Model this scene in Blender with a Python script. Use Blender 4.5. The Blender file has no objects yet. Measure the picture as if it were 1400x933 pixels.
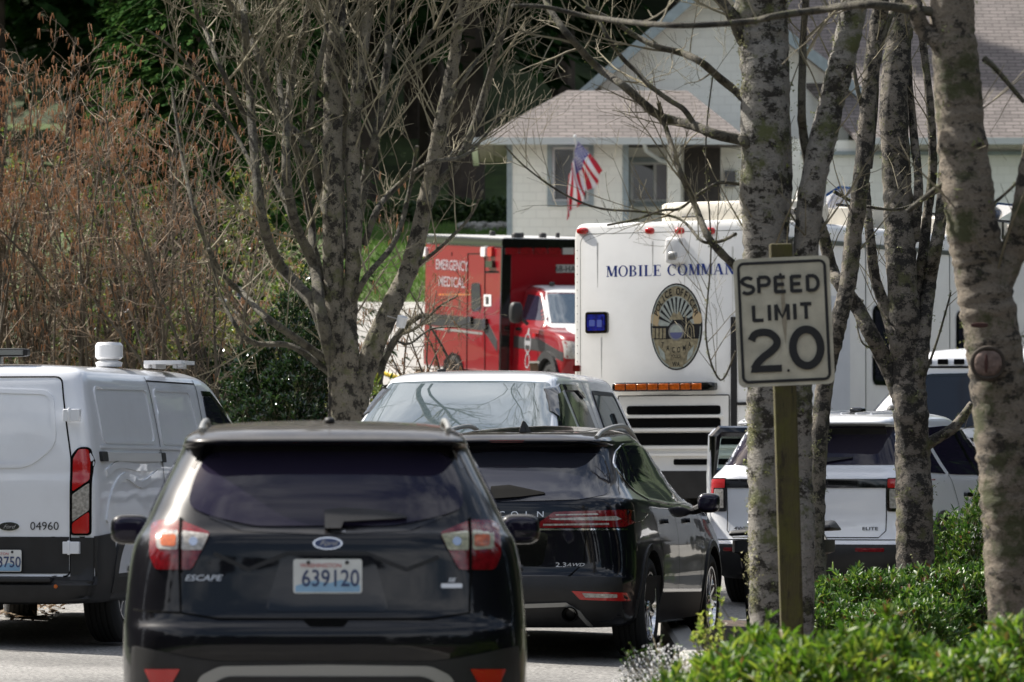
import bpy, bmesh, math, random
from mathutils import Vector, Matrix
from mathutils.bvhtree import BVHTree
R = random.Random(7)
PI = math.pi
sc = bpy.context.scene
COL = sc.collection
FPX = 7500.0; YH = 665.0; CZ = 1.45
PITCH = math.atan((YH - 466.5) / FPX)

# ---------------------------------------------------------------- camera
cam = bpy.data.cameras.new('camera'); camo = bpy.data.objects.new('camera', cam); COL.objects.link(camo)
cam.sensor_width = 36; cam.lens = FPX * 36 / 1400; cam.clip_start = 0.5; cam.clip_end = 3000
camo.location = (0, 0, CZ); camo.rotation_euler = (PI / 2 + PITCH, 0, 0)
cam.dof.use_dof = True; cam.dof.focus_distance = 43; cam.dof.aperture_fstop = 6.5
sc.camera = camo
def ray(px, py):
    u = (px - 700) / FPX; v = (466.5 - py) / FPX
    return Vector((u, math.cos(PITCH) - math.sin(PITCH) * v, math.sin(PITCH) + math.cos(PITCH) * v))
def P(px, py, d):
    r = ray(px, py); return Vector((0, 0, CZ)) + r * (d / r.y)
def lerp(a, b, t): return a + (b - a) * t
GK = [(-30, -1.55), (0, -1.5), (25, -1.41), (38, -1.25), (48, -1.02), (52, -.93), (60, -.6), (70, -.15), (80, .4), (94, 1.4), (102, 2.4), (110, 3.4), (120, 5.2), (135, 7.0), (150, 10), (180, 24), (240, 45), (400, 90)]
def ground(x, y):
    b = GK[0][1]
    for (a, za), (c, zc) in zip(GK, GK[1:]):
        if y >= a:
            t = min(1, (y - a) / (c - a)); b = za + (zc - za) * t
    f = max(0, min(1, (62 - y) / 8))
    return CZ + b - .035 * max(-5, min(5, x)) * f

# ---------------------------------------------------------------- materials
MATS = {}
def nt(name):
    m = bpy.data.materials.new(name); m.use_nodes = True
    n = m.node_tree; n.nodes.clear()
    o = n.nodes.new('ShaderNodeOutputMaterial'); return m, n, o
def mat(name, col, rough=.5, metal=0, coat=0, var=0, vs=8, bump=0, bs=40, spec=.5, trans=0, ior=1.5, emit=None, es=0, coat_r=.03):
    if name in MATS: return MATS[name]
    m, n, o = nt(name)
    b = n.nodes.new('ShaderNodeBsdfPrincipled'); n.links.new(b.outputs[0], o.inputs[0])
    b.inputs['Base Color'].default_value = (*col, 1); b.inputs['Roughness'].default_value = rough
    b.inputs['Metallic'].default_value = metal; b.inputs['Coat Weight'].default_value = coat
    b.inputs['Coat Roughness'].default_value = coat_r; b.inputs['Specular IOR Level'].default_value = spec
    b.inputs['IOR'].default_value = ior; b.inputs['Transmission Weight'].default_value = trans
    if emit: b.inputs['Emission Color'].default_value = (*emit, 1); b.inputs['Emission Strength'].default_value = es
    tc = n.nodes.new('ShaderNodeTexCoord')
    if var:
        t = n.nodes.new('ShaderNodeTexNoise'); t.inputs['Scale'].default_value = vs; t.inputs['Detail'].default_value = 6
        n.links.new(tc.outputs['Object'], t.inputs['Vector'])
        r = n.nodes.new('ShaderNodeValToRGB'); r.color_ramp.elements[0].position = .35; r.color_ramp.elements[1].position = .68
        r.color_ramp.elements[0].color = (*[c * (1 - var) for c in col], 1); r.color_ramp.elements[1].color = (*[min(1, c * (1 + var)) for c in col], 1)
        n.links.new(t.outputs[0], r.inputs[0]); n.links.new(r.outputs[0], b.inputs['Base Color'])
    if bump:
        t = n.nodes.new('ShaderNodeTexNoise'); t.inputs['Scale'].default_value = bs; t.inputs['Detail'].default_value = 5
        n.links.new(tc.outputs['Object'], t.inputs['Vector'])
        k = n.nodes.new('ShaderNodeBump'); k.inputs['Strength'].default_value = bump; k.inputs['Distance'].default_value = .02
        n.links.new(t.outputs[0], k.inputs['Height']); n.links.new(k.outputs[0], b.inputs['Normal'])
    MATS[name] = m; return m
def paint(name, col, rough=.35, dirt=.12, coat=1, spec=.5, top=.1):
    """car paint with a thin uneven film of road dust and faint panel waviness"""
    m, n, o = nt(name)
    b = n.nodes.new('ShaderNodeBsdfPrincipled'); n.links.new(b.outputs[0], o.inputs[0])
    b.inputs['Roughness'].default_value = rough; b.inputs['Coat Weight'].default_value = coat; b.inputs['Specular IOR Level'].default_value = spec
    tc = n.nodes.new('ShaderNodeTexCoord')
    t = n.nodes.new('ShaderNodeTexNoise'); t.inputs['Scale'].default_value = 3.5; t.inputs['Detail'].default_value = 9; t.inputs['Roughness'].default_value = .65
    n.links.new(tc.outputs['Object'], t.inputs['Vector'])
    r = n.nodes.new('ShaderNodeMapRange'); r.inputs['From Min'].default_value = .45; r.inputs['From Max'].default_value = .8; r.inputs['To Max'].default_value = dirt
    n.links.new(t.outputs[0], r.inputs['Value'])
    mx = n.nodes.new('ShaderNodeMix'); mx.data_type = 'RGBA'; mx.inputs[6].default_value = (*col, 1); mx.inputs[7].default_value = (.2, .18, .15, 1)
    ge = n.nodes.new('ShaderNodeNewGeometry'); sz_ = n.nodes.new('ShaderNodeSeparateXYZ'); n.links.new(ge.outputs['Normal'], sz_.inputs[0])
    up_ = n.nodes.new('ShaderNodeMapRange'); up_.inputs['From Min'].default_value = .7; up_.inputs['From Max'].default_value = .98; up_.inputs['To Max'].default_value = top; n.links.new(sz_.outputs[2], up_.inputs['Value'])
    ml = n.nodes.new('ShaderNodeMath'); ml.operation = 'MULTIPLY_ADD'; n.links.new(t.outputs[0], ml.inputs[0]); n.links.new(up_.outputs[0], ml.inputs[1]); n.links.new(r.outputs[0], ml.inputs[2])
    n.links.new(ml.outputs[0], mx.inputs[0]); n.links.new(mx.outputs[2], b.inputs['Base Color'])
    r2 = n.nodes.new('ShaderNodeMapRange'); r2.inputs['From Min'].default_value = .35; r2.inputs['From Max'].default_value = .75; r2.inputs['To Min'].default_value = .02; r2.inputs['To Max'].default_value = .06
    n.links.new(t.outputs[0], r2.inputs['Value']); n.links.new(r2.outputs[0], b.inputs['Coat Roughness'])
    w = n.nodes.new('ShaderNodeTexNoise'); w.inputs['Scale'].default_value = 1.3; n.links.new(tc.outputs['Object'], w.inputs['Vector'])
    k = n.nodes.new('ShaderNodeBump'); k.inputs['Strength'].default_value = .25; k.inputs['Distance'].default_value = .03
    n.links.new(w.outputs[0], k.inputs['Height']); n.links.new(k.outputs[0], b.inputs['Coat Normal']); 
    MATS[name] = m; return m
M_black = paint('black_paint', (.002, .002, .004), .35, .010, .65, .12, .75)
M_black2 = paint('black_paint_two', (.002, .002, .005), .3, .006, .8, .12, .5)
M_white = paint('white_paint', (.74, .76, .80), .35, .10)
M_white2 = paint('bright_white_paint', (.80, .81, .83), .3, .05)
M_bus = paint('bus_paint', (.82, .81, .78), .4, .09, .6)
M_cream = mat('cream_gelcoat', (.72, .67, .57), .5, var=.08)
M_red = paint('red_paint', (.19, .002, .007), .3, .01, .6, .15)
M_plast = mat('black_plastic', (.008, .008, .009), .55, var=.4, bump=.1, bs=200)
M_gloss = mat('gloss_black', (.004, .004, .004), .12, coat=.5)
M_rubber = mat('rubber', (.009, .009, .009), .85, bump=.3, bs=120)
M_glass = mat('tinted_glass', (.017, .014, .028), .03, spec=.35, ior=1.5)
M_glass2 = mat('light_tinted_glass', (.018, .019, .026), .03, spec=.6, ior=1.5)
M_wind = mat('windshield_glass', (.07, .095, .105), .015, metal=.0, spec=1.0, ior=2.2)
M_chrome = mat('chrome', (.75, .75, .76), .12, metal=1)
M_alu = mat('aluminium', (.55, .55, .56), .3, metal=1)
M_balu = mat('bright_aluminium', (.85, .85, .86), .35, metal=.6)
M_silver = mat('silver_trim', (.3, .3, .29), .4, metal=.5)
M_gap = mat('panel_gap', (.003, .003, .003), .9, spec=.1)
M_lred = mat('red_lens', (.15, .004, .007), .15, coat=.6, var=.35, vs=40)
M_lred2 = mat('bright_red_lens', (.42, .010, .010), .15, coat=.6)
M_lwhite = mat('clear_lens', (.34, .32, .29), .12, coat=1, var=.35, vs=50)
M_lamber = mat('amber_lens', (.5, .10, .01), .15, coat=1, var=.4, vs=25)
M_lyel = mat('fogged_lens', (.30, .29, .17), .2, coat=1, var=.3, vs=60)
M_lblue = mat('blue_lens', (.01, .02, .32), .1, coat=1, var=.6, vs=30)
M_text = mat('black_vinyl', (.01, .01, .012), .4)
M_wtext = mat('silver_lettering', (.6, .6, .62), .25, metal=.6)
M_btext = mat('blue_vinyl', (.012, .04, .24), .35)
M_pblue = mat('plate_blue', (.25, .42, .6), .4, var=.1)
M_pwhite = mat('plate_white', (.62, .63, .62), .4, var=.06)
M_ptext = mat('plate_ink', (.03, .05, .13), .5)
M_prtext = mat('plate_red_ink', (.45, .1, .1), .5)
M_wplast = mat('white_plastic', (.68, .68, .68), .35, coat=.2)
M_gold = mat('badge_gold', (.36, .31, .20), .4, metal=.3, var=.3, vs=25)
M_pgreen = mat('badge_silver', (.42, .46, .42), .4, metal=.2, var=.15, vs=20)
M_dark = mat('dark_interior', (.01, .01, .01), .9)

def leafmat(name, c1, c2, c3, rough=.35, tr=.35, spec=.5, old=None):
    m, n, o = nt(name)
    g = n.nodes.new('ShaderNodeNewGeometry'); r = n.nodes.new('ShaderNodeValToRGB')
    e = r.color_ramp.elements; e[0].color = (*c1, 1); e[1].color = (*c3, 1); e.new(.55).color = (*c2, 1)
    if old: e[-1].position = .955; e.new(.975).color = (*old, 1)
    n.links.new(g.outputs['Random Per Island'], r.inputs[0])
    b = n.nodes.new('ShaderNodeBsdfPrincipled'); b.inputs['Roughness'].default_value = rough; b.inputs['Specular IOR Level'].default_value = spec
    t = n.nodes.new('ShaderNodeBsdfTranslucent'); mx = n.nodes.new('ShaderNodeMixShader'); mx.inputs[0].default_value = tr
    n.links.new(r.outputs[0], b.inputs['Base Color']); n.links.new(r.outputs[0], t.inputs[0])
    n.links.new(b.outputs[0], mx.inputs[1]); n.links.new(t.outputs[0], mx.inputs[2]); n.links.new(mx.outputs[0], o.inputs[0])
    MATS[name] = m; return m
def barkmat(name, light, dark, moss, sc_=6, dk=.5, ms=.56, stretch=2.2):
    m, n, o = nt(name)
    b = n.nodes.new('ShaderNodeBsdfPrincipled'); b.inputs['Roughness'].default_value = .85; n.links.new(b.outputs[0], o.inputs[0])
    tc = n.nodes.new('ShaderNodeTexCoord'); mp = n.nodes.new('ShaderNodeMapping'); mp.inputs['Scale'].default_value = (1, 1, stretch)
    n.links.new(tc.outputs['Object'], mp.inputs[0])
    def noise(s, d=8, ro=.6, src=None):
        t = n.nodes.new('ShaderNodeTexNoise'); t.inputs['Scale'].default_value = s; t.inputs['Detail'].default_value = d; t.inputs['Roughness'].default_value = ro
        n.links.new(src or mp.outputs[0], t.inputs['Vector']); return t.outputs[0]
    def ramp(s, a, c):
        r = n.nodes.new('ShaderNodeMapRange'); r.inputs['From Min'].default_value = a; r.inputs['From Max'].default_value = c; n.links.new(s, r.inputs['Value']); return r.outputs[0]
    def mix(f, a, c):
        x = n.nodes.new('ShaderNodeMix'); x.data_type = 'RGBA'; n.links.new(f, x.inputs[0])
        for i, v in ((6, a), (7, c)):
            if isinstance(v, tuple): x.inputs[i].default_value = (*v, 1)
            else: n.links.new(v, x.inputs[i])
        return x.outputs[2]
    c = mix(ramp(noise(sc_ * 4), .35, .65), tuple(k * .7 for k in light), light)
    c = mix(ramp(noise(sc_, 12, .78), dk, dk + .035), c, dark)
    c = mix(ramp(noise(sc_ * 2.6, 12, .75), .56, .59), c, tuple(k * .45 for k in light))
    c = mix(ramp(noise(sc_ * 12, 3), .6, .68), c, tuple(k * .4 for k in light))
    c = mix(ramp(noise(sc_ * .7, 9, .72, tc.outputs['Object']), ms, ms + .1), c, moss)
    n.links.new(c, b.inputs['Base Color'])
    k = n.nodes.new('ShaderNodeBump'); k.inputs['Strength'].default_value = 1; k.inputs['Distance'].default_value = .035
    n.links.new(noise(sc_ * 4, 10, .75), k.inputs['Height']); n.links.new(k.outputs[0], b.inputs['Normal'])
    MATS[name] = m; return m

# ---------------------------------------------------------------- object helpers
def tag(o, label=None, cat=None, group=None, kind=None):
    if label: o['label'] = label
    if cat: o['category'] = cat
    if group: o['group'] = group
    if kind: o['kind'] = kind
    return o
class MB:
    def __init__(s): s.v = []; s.f = []; s.mi = []; s.cm = 0
    def add(s, vs, fs):
        n = len(s.v); s.v.extend(tuple(v) for v in vs); s.f.extend(tuple(i + n for i in f) for f in fs); s.mi.extend([s.cm] * len(fs)); return s
    def box(s, c, sz, rz=0, M=None):
        x, y, z = (k / 2 for k in sz)
        vs = [Vector((a * x, b * y, d * z)) for a in (-1, 1) for b in (-1, 1) for d in (-1, 1)]
        if rz: vs = [Matrix.Rotation(rz, 3, 'Z') @ v for v in vs]
        if M: vs = [M @ v for v in vs]
        vs = [v + Vector(c) for v in vs]
        return s.add(vs, [(0, 1, 3, 2), (4, 6, 7, 5), (0, 4, 5, 1), (2, 3, 7, 6), (0, 2, 6, 4), (1, 5, 7, 3)])
    def b2(s, x0, x1, y0, y1, z0, z1): return s.box(((x0 + x1) / 2, (y0 + y1) / 2, (z0 + z1) / 2), (abs(x1 - x0), abs(y1 - y0), abs(z1 - z0)))
    def tube(s, pts, rad, n=8, cap=True):
        pts = [Vector(p) for p in pts]; m = len(pts)
        if not hasattr(rad, '__len__'): rad = [rad] * m
        vs = []; fs = []; up = None
        for i, p in enumerate(pts):
            d = (pts[min(i + 1, m - 1)] - pts[max(i - 1, 0)])
            if d.length < 1e-9: d = Vector((0, 0, 1))
            d.normalize()
            if up is None: up = d.orthogonal().normalized()
            else:
                up = up - d * up.dot(d)
                up = up.normalized() if up.length > 1e-6 else d.orthogonal().normalized()
            w = d.cross(up)
            for k in range(n):
                a = 2 * PI * k / n; vs.append(p + (up * math.cos(a) + w * math.sin(a)) * rad[i])
        for i in range(m - 1):
            for k in range(n):
                a = i * n + k; b = i * n + (k + 1) % n; fs.append((a, b, b + n, a + n))
        if cap: fs.append(tuple(reversed(range(n)))); fs.append(tuple(range((m - 1) * n, m * n)))
        return s.add(vs, fs)
    def lathe(s, prof, c=(0, 0, 0), axis='x', n=40, close=False):
        vs = []; fs = []; m = len(prof); c = Vector(c)
        for k in range(n):
            a = 2 * PI * k / n; ca, sa = math.cos(a), math.sin(a)
            for (t, r) in prof:
                vs.append(c + (Vector((t, r * ca, r * sa)) if axis == 'x' else Vector((r * ca, t, r * sa)) if axis == 'y' else Vector((r * ca, r * sa, t))))
        for k in range(n):
            k2 = (k + 1) % n
            for i in range(m - 1 + (1 if close else 0)):
                j = (i + 1) % m; fs.append((k * m + i, k * m + j, k2 * m + j, k2 * m + i))
        return s.add(vs, fs)
    def sup(s, c, sz, n=4, nu=20, nv=12, M=None):
        """superellipsoid: a rounded box"""
        vs = []; fs = []; e = 2 / n
        def p(t): return math.copysign(abs(t) ** e, t)
        for j in range(nv + 1):
            ph = -PI / 2 + PI * j / nv
            for i in range(nu):
                th = 2 * PI * (i + .5) / nu
                v = Vector((p(math.cos(ph)) * p(math.cos(th)) * sz[0] / 2, p(math.cos(ph)) * p(math.sin(th)) * sz[1] / 2, p(math.sin(ph)) * sz[2] / 2))
                if M: v = M @ v
                vs.append(v + Vector(c))
        for j in range(nv):
            for i in range(nu):
                a = j * nu + i; b = j * nu + (i + 1) % nu; fs.append((a, b, b + nu, a + nu))
        return s.add(vs, fs)
    def prism(s, poly, y0, y1, plane='xz'):
        n = len(poly)
        def q(p, y): return (p[0], y, p[1]) if plane == 'xz' else (y, p[0], p[1]) if plane == 'yz' else (p[0], p[1], y)
        vs = [q(p, y0) for p in poly] + [q(p, y1) for p in poly]
        return s.add(vs, [tuple(range(n)), tuple(reversed(range(n, 2 * n)))] + [(i, (i + 1) % n, (i + 1) % n + n, i + n) for i in range(n)])
    def build(s, name, m, parent=None, smooth=True, ang=35, bevel=0, fix=True):
        me = bpy.data.meshes.new(name); me.from_pydata(s.v, [], s.f)
        ms = m if isinstance(m, (list, tuple)) else [m]
        for k in ms: me.materials.append(k)
        if len(ms) > 1: me.polygons.foreach_set('material_index', s.mi)
        if fix:
            b = bmesh.new(); b.from_mesh(me); bmesh.ops.recalc_face_normals(b, faces=b.faces); b.to_mesh(me); b.free()
        if smooth: me.shade_smooth(); me.set_sharp_from_angle(angle=math.radians(ang))
        o = bpy.data.objects.new(name, me); COL.objects.link(o)
        if parent: o.parent = parent
        if bevel:
            k = o.modifiers.new('bevel', 'BEVEL'); k.width = bevel; k.segments = 2; k.limit_method = 'ANGLE'; k.angle_limit = math.radians(40)
        return o
def empty(name, loc, heading=0):
    o = bpy.data.objects.new(name, None); COL.objects.link(o); o.location = loc; o.rotation_euler = (0, 0, -heading); o.empty_display_size = .3; return o
def cat(p, t):
    """Catmull-Rom through rows p at parameter t"""
    n = len(p) - 1; i = min(int(t), n - 1); f = t - i
    a, b, c, d = p[max(i - 1, 0)], p[i], p[i + 1], p[min(i + 2, n)]
    return [.5 * (2 * B + (C - A) * f + (2 * A - 5 * B + 4 * C - D) * f * f + (3 * B - A - 3 * C + D) * f ** 3) for A, B, C, D in zip(a, b, c, d)]
def curve(pts, k=6):
    n = len(pts) - 1
    return [cat(pts, i / k) for i in range(n * k + 1)]

class Frame:
    def __init__(s, x, y, heading, z=None, pitch=0):
        s.o = Vector((x, y, ground(x, y) if z is None else z)); s.h = heading
        s.M = Matrix.Translation(s.o) @ Matrix.Rotation(-heading, 4, 'Z') @ Matrix.Rotation(-pitch, 4, 'X'); s.I = s.M.inverted()
    def at(s, px, py, axis, c):
        o = s.I @ Vector((0, 0, CZ)); d = (s.I.to_3x3() @ ray(px, py)); t = (c - o[axis]) / d[axis]; return o + d * t
    def xz(s, px, py, c=0): p = s.at(px, py, 1, c); return (p.x, p.z)
    def yz(s, px, py, c=0): p = s.at(px, py, 0, c); return (p.y, p.z)
    def xzs(s, pp, c=0): return [s.xz(a, b, c) for a, b in pp]
    def yzs(s, pp, c=0): return [s.yz(a, b, c) for a, b in pp]

class Body:
    """closed shell from stacked rounded plan outlines; rows = zr zf yr yf w Dr Df nr nf tap"""
    def __init__(s, keys, sub=4, ns=14, nq=16):
        n = len(keys) - 1; rows = [cat(keys, i / sub) for i in range(n * sub + 1)]
        V = []; F = []
        for (zr, zf, yr, yf, w, Dr, Df, nr, nf, tap) in rows:
            half = []
            def arc_(nn, D_):
                o_ = []
                for q in range(6): x_ = .14 * q; o_.append((w * x_, D_ * (1 - (1 - x_ ** nn) ** (1 / nn))))
                a0 = math.asin(min(1, .7 ** (nn / 2)))
                for q in range(nq - 5): t = lerp(a0, PI / 2, q / (nq - 6)); o_.append((w * max(math.sin(t), 0) ** (2 / nn), D_ * (1 - max(math.cos(t), 0) ** (2 / nn))))
                return o_
            for x_, y_ in arc_(max(nr, 1.5), Dr): half.append((x_, yr + y_))
            for i in range(1, ns): half.append((w, lerp(yr + Dr, yf - Df, i / ns)))
            for x_, y_ in reversed(arc_(max(nf, 1.5), Df)): half.append((x_, yf - y_))
            half[0] = (0, half[0][1]); half[-1] = (0, half[-1][1])
            ring = []
            for x, y in half:
                u = (y - yr) / max(yf - yr, .01); k = 1 - tap * abs(2 * u - 1) ** 3
                ring.append((x * k, y, zr + (zf - zr) * u))
            ring += [(-x, y, z) for x, y, z in reversed(ring[1:-1])]
            V += ring; N = len(ring)
        m = len(rows)
        for j in range(m - 1):
            for i in range(N):
                a = j * N + i; b = j * N + (i + 1) % N; F.append((a, b, b + N, a + N))
        F.append(tuple(reversed(range(N)))); 
        top = (m - 1) * N; H = N // 2
        for i in range(H):                       # close the roof with cross strips
            a, b = top + i, top + i + 1; c, d = top + (N - i) % N, top + (N - i - 1) % N
            q = []
            for k in (a, b, d, c):
                if k not in q: q.append(k)
            if len(q) > 2: F.append(tuple(q))
        F2 = []
        for f in F:
            if len(f) == 4: F2 += [(f[0], f[1], f[2]), (f[0], f[2], f[3])]
            elif len(f) == 3: F2.append(f)
            else: F2 += [(f[0], f[i], f[i + 1]) for i in range(1, len(f) - 1)]
        F = F2; s.v, s.f = V, F
        s.c = ((min(v[1] for v in V) + max(v[1] for v in V)) / 2, (min(v[2] for v in V) + max(v[2] for v in V)) / 2)
        s.bvh = BVHTree.FromPolygons([Vector(v) for v in V], F)
    def make(s, name, m, parent, arches=(), lower=None, lz=0):
        mb = MB(); mb.add(s.v, s.f)
        if lower:
            mb.mi = [1 if sum(s.v[i][2] for i in f) / len(f) < lz else 0 for f in s.f]
        o = mb.build(name, [m, lower or M_plast, M_dark], parent, ang=28)
        if not lower: 
            for p in o.data.polygons: p.material_index = 0
        if arches:
            c = MB()
            for (x, y, z, r) in arches:
                sgn = 1 if x > 0 else -1
                c.lathe([(x - sgn * .32, 0.001), (x - sgn * .32, r), (x + sgn * .3, r), (x + sgn * .3, .001)], (0, y, z), 'x', 36)
            co = c.build('cut', [M_dark], None)
            co.data.materials.clear(); 
            for k in (m, lower or M_plast, M_dark): co.data.materials.append(k)
            for p in co.data.polygons: p.material_index = 2
            k = o.modifiers.new('b', 'BOOLEAN'); k.object = co; k.operation = 'DIFFERENCE'; k.solver = 'EXACT'; 
            par = o.parent; o.parent = None
            bpy.context.view_layer.update()
            dg = bpy.context.evaluated_depsgraph_get(); me = bpy.data.meshes.new_from_object(o.evaluated_get(dg))
            o.modifiers.clear(); old = o.data; o.data = me; bpy.data.meshes.remove(old); bpy.data.objects.remove(co); me.name = name
            me.shade_smooth(); me.set_sharp_from_angle(angle=math.radians(28)); o.parent = par
        return o
    def hit(s, axis, sg, a, b):
        """axis 'y': ray along sg*y through (x=a,z=b); axis 'x': ray along sg*x through (y=a,z=b); axis 'z': down through (x,y)"""
        if axis == 'y': o = Vector((a, -9 * sg, b)); d = Vector((0, sg, 0))
        elif axis == 'x': o = Vector((-9 * sg, a, b)); d = Vector((sg, 0, 0))
        else: o = Vector((a, b, 9)); d = Vector((0, 0, -1))
        h = s.bvh.ray_cast(o, d); a0_, b0_ = a, b
        cA = 0 if axis in 'yz' else s.c[0]; cB = s.c[1] if axis in 'yx' else s.c[0]
        for q in range(40):
            if h[0] is not None: break
            a0_ = lerp(a0_, cA, .006); b0_ = lerp(b0_, cB, .003)
            o = Vector((a0_, -9 * sg, b0_)) if axis == 'y' else Vector((-9 * sg, a0_, b0_)) if axis == 'x' else Vector((a0_, b0_, 9)); h = s.bvh.ray_cast(o, d)
        if h[0] is None:
            q = s.bvh.find_nearest(Vector((a, (0 if sg > 0 else 5), b)) if axis == 'y' else Vector(((-1 if sg > 0 else 1), a, b)) if axis == 'x' else Vector((a, b, 2)))
            return q[0], d
        return h[0], d
    def proj(s, name, polys, axis, sg, m, parent, off=.006, grid=.06, skirt=.02, label=None, flat=False):
        if len(polys) > 1 and name in ('red_lens', 'clear_lens', 'rail_end', 'door_handle', 'tail_light', 'headlight', 'marker_lamp', 'reflector', 'lower_cladding'):
            return [s.proj(name, [p], axis, sg, m, parent, off, grid, skirt, label) for p in polys][0]
        B = bmesh.new()
        for poly in polys:
            b = bmesh.new(); vs = [b.verts.new((p[0], p[1], 0)) for p in poly]
            try: b.faces.new(vs)
            except Exception: b.free(); continue
            if grid:
                xs = [p[0] for p in poly]; ys = [p[1] for p in poly]
                for lo, hi, nrm in ((min(xs), max(xs), (1, 0, 0)), (min(ys), max(ys), (0, 1, 0))):
                    k = math.ceil(lo / grid)
                    while k * grid < hi:
                        bmesh.ops.bisect_plane(b, geom=b.verts[:] + b.edges[:] + b.faces[:], plane_co=Vector(nrm) * (k * grid + 1e-5), plane_no=nrm); k += 1
            mp = {}
            for v in b.verts:
                p, d = s.hit(axis, sg, v.co.x, v.co.y); mp[v] = (B.verts.new(p - d * off), d)
            for f in b.faces:
                try: B.faces.new([mp[v][0] for v in f.verts])
                except Exception: pass
            if skirt:
                for e in b.edges:
                    if len(e.link_faces) == 1:
                        a, c = e.verts; A, d = mp[a]; C, _ = mp[c]
                        B.faces.new([A, C, B.verts.new(C.co + d * (off + skirt)), B.verts.new(A.co + d * (off + skirt))])
            b.free()
        me = bpy.data.meshes.new(name)
        bmesh.ops.remove_doubles(B, verts=B.verts, dist=.00005)
        bmesh.ops.recalc_face_normals(B, faces=B.faces); 
        B.to_mesh(me); B.free(); me.materials.append(m)
        me.shade_smooth(); me.set_sharp_from_angle(angle=math.radians(40))
        o = bpy.data.objects.new(name, me); COL.objects.link(o); o.parent = parent
        if label: o['label'] = label
        return o

def ribbon(pts, w, closed=False):
    """list of quads along a 2-D line"""
    out = []; P_ = [Vector(p).to_2d() if len(p) == 2 else Vector(p[:2]) for p in pts]
    n = len(P_)
    if closed: P_.append(P_[0]); n += 1
    L = []; Rr = []
    for i in range(n):
        if closed: a, b = P_[(i - 1) if i else n - 2], P_[(i + 1) if i < n - 1 else 1]
        else: a, b = P_[max(i - 1, 0)], P_[min(i + 1, n - 1)]
        d = (b - a)
        if d.length < 1e-9: d = Vector((1, 0))
        d.normalize(); q = Vector((-d.y, d.x)) * w / 2; L.append(P_[i] + q); Rr.append(P_[i] - q)
    for i in range(n - 1): out.append([tuple(L[i]), tuple(Rr[i]), tuple(Rr[i + 1]), tuple(L[i + 1])])
    return out
def rrect(x0, x1, z0, z1, r, n=5):
    out = []
    for cx, cz, a0 in ((x1 - r, z1 - r, 0), (x0 + r, z1 - r, PI / 2), (x0 + r, z0 + r, PI), (x1 - r, z0 + r, 1.5 * PI)):
        for i in range(n + 1): a = a0 + PI / 2 * i / n; out.append((cx + r * math.cos(a), cz + r * math.sin(a)))
    return out
def ell(cx, cz, rx, rz, n=28): return [(cx + rx * math.cos(2 * PI * i / n), cz + rz * math.sin(2 * PI * i / n)) for i in range(n)]
def roundpoly(p, r=.03, n=4):
    out = []; m = len(p)
    for i in range(m):
        a, b, c = Vector(p[i - 1]), Vector(p[i]), Vector(p[(i + 1) % m])
        u = (a - b); v = (c - b); rr = min(r, u.length * .45, v.length * .45); u.normalize(); v.normalize()
        A = b + u * rr; C = b + v * rr
        for k in range(n + 1):
            t = k / n; q = A * (1 - t) ** 2 + b * 2 * t * (1 - t) + C * t * t; out.append((q.x, q.y))
    return out
def text2(s, h, cx=0, cz=0, sx=1, bold=0, shear=0, space=1, align='C'):
    """outline letters from the built-in font as 2-D faces, cap height h"""
    c = bpy.data.curves.new('t', 'FONT'); c.body = s; c.size = h / .72; c.offset = bold * h; c.shear = shear; c.space_character = space; c.resolution_u = 3; c.align_x = 'CENTER' if align == 'C' else 'LEFT'
    o = bpy.data.objects.new('t', c); COL.objects.link(o); bpy.context.view_layer.update()
    dg = bpy.context.evaluated_depsgraph_get(); me = bpy.data.meshes.new_from_object(o.evaluated_get(dg))
    out = [[(cx + me.vertices[i].co.x * sx, cz + me.vertices[i].co.y - h / 2) for i in p.vertices] for p in me.polygons]
    bpy.data.objects.remove(o); bpy.data.curves.remove(c); bpy.data.meshes.remove(me); return out
def flat(name, polys, plane, c, m, parent, th=.002, label=None):
    """flat marks: plane 'y-' faces -y at y=c, 'x+' faces +x at x=c, 'y+' mirrored"""
    mb = MB()
    for k, p in enumerate(polys):
        n = len(p)
        if plane == 'y-': mb.add([(a, c, b) for a, b in p], [tuple(range(n))])
        elif plane == 'x+': mb.add([(c, a, b) for a, b in p], [tuple(range(n))])
        elif plane == 'x-': mb.add([(c, a, b) for a, b in p], [tuple(range(n))])
    o = mb.build(name, m, parent, smooth=False)
    if label: o['label'] = label
    return o

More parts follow.
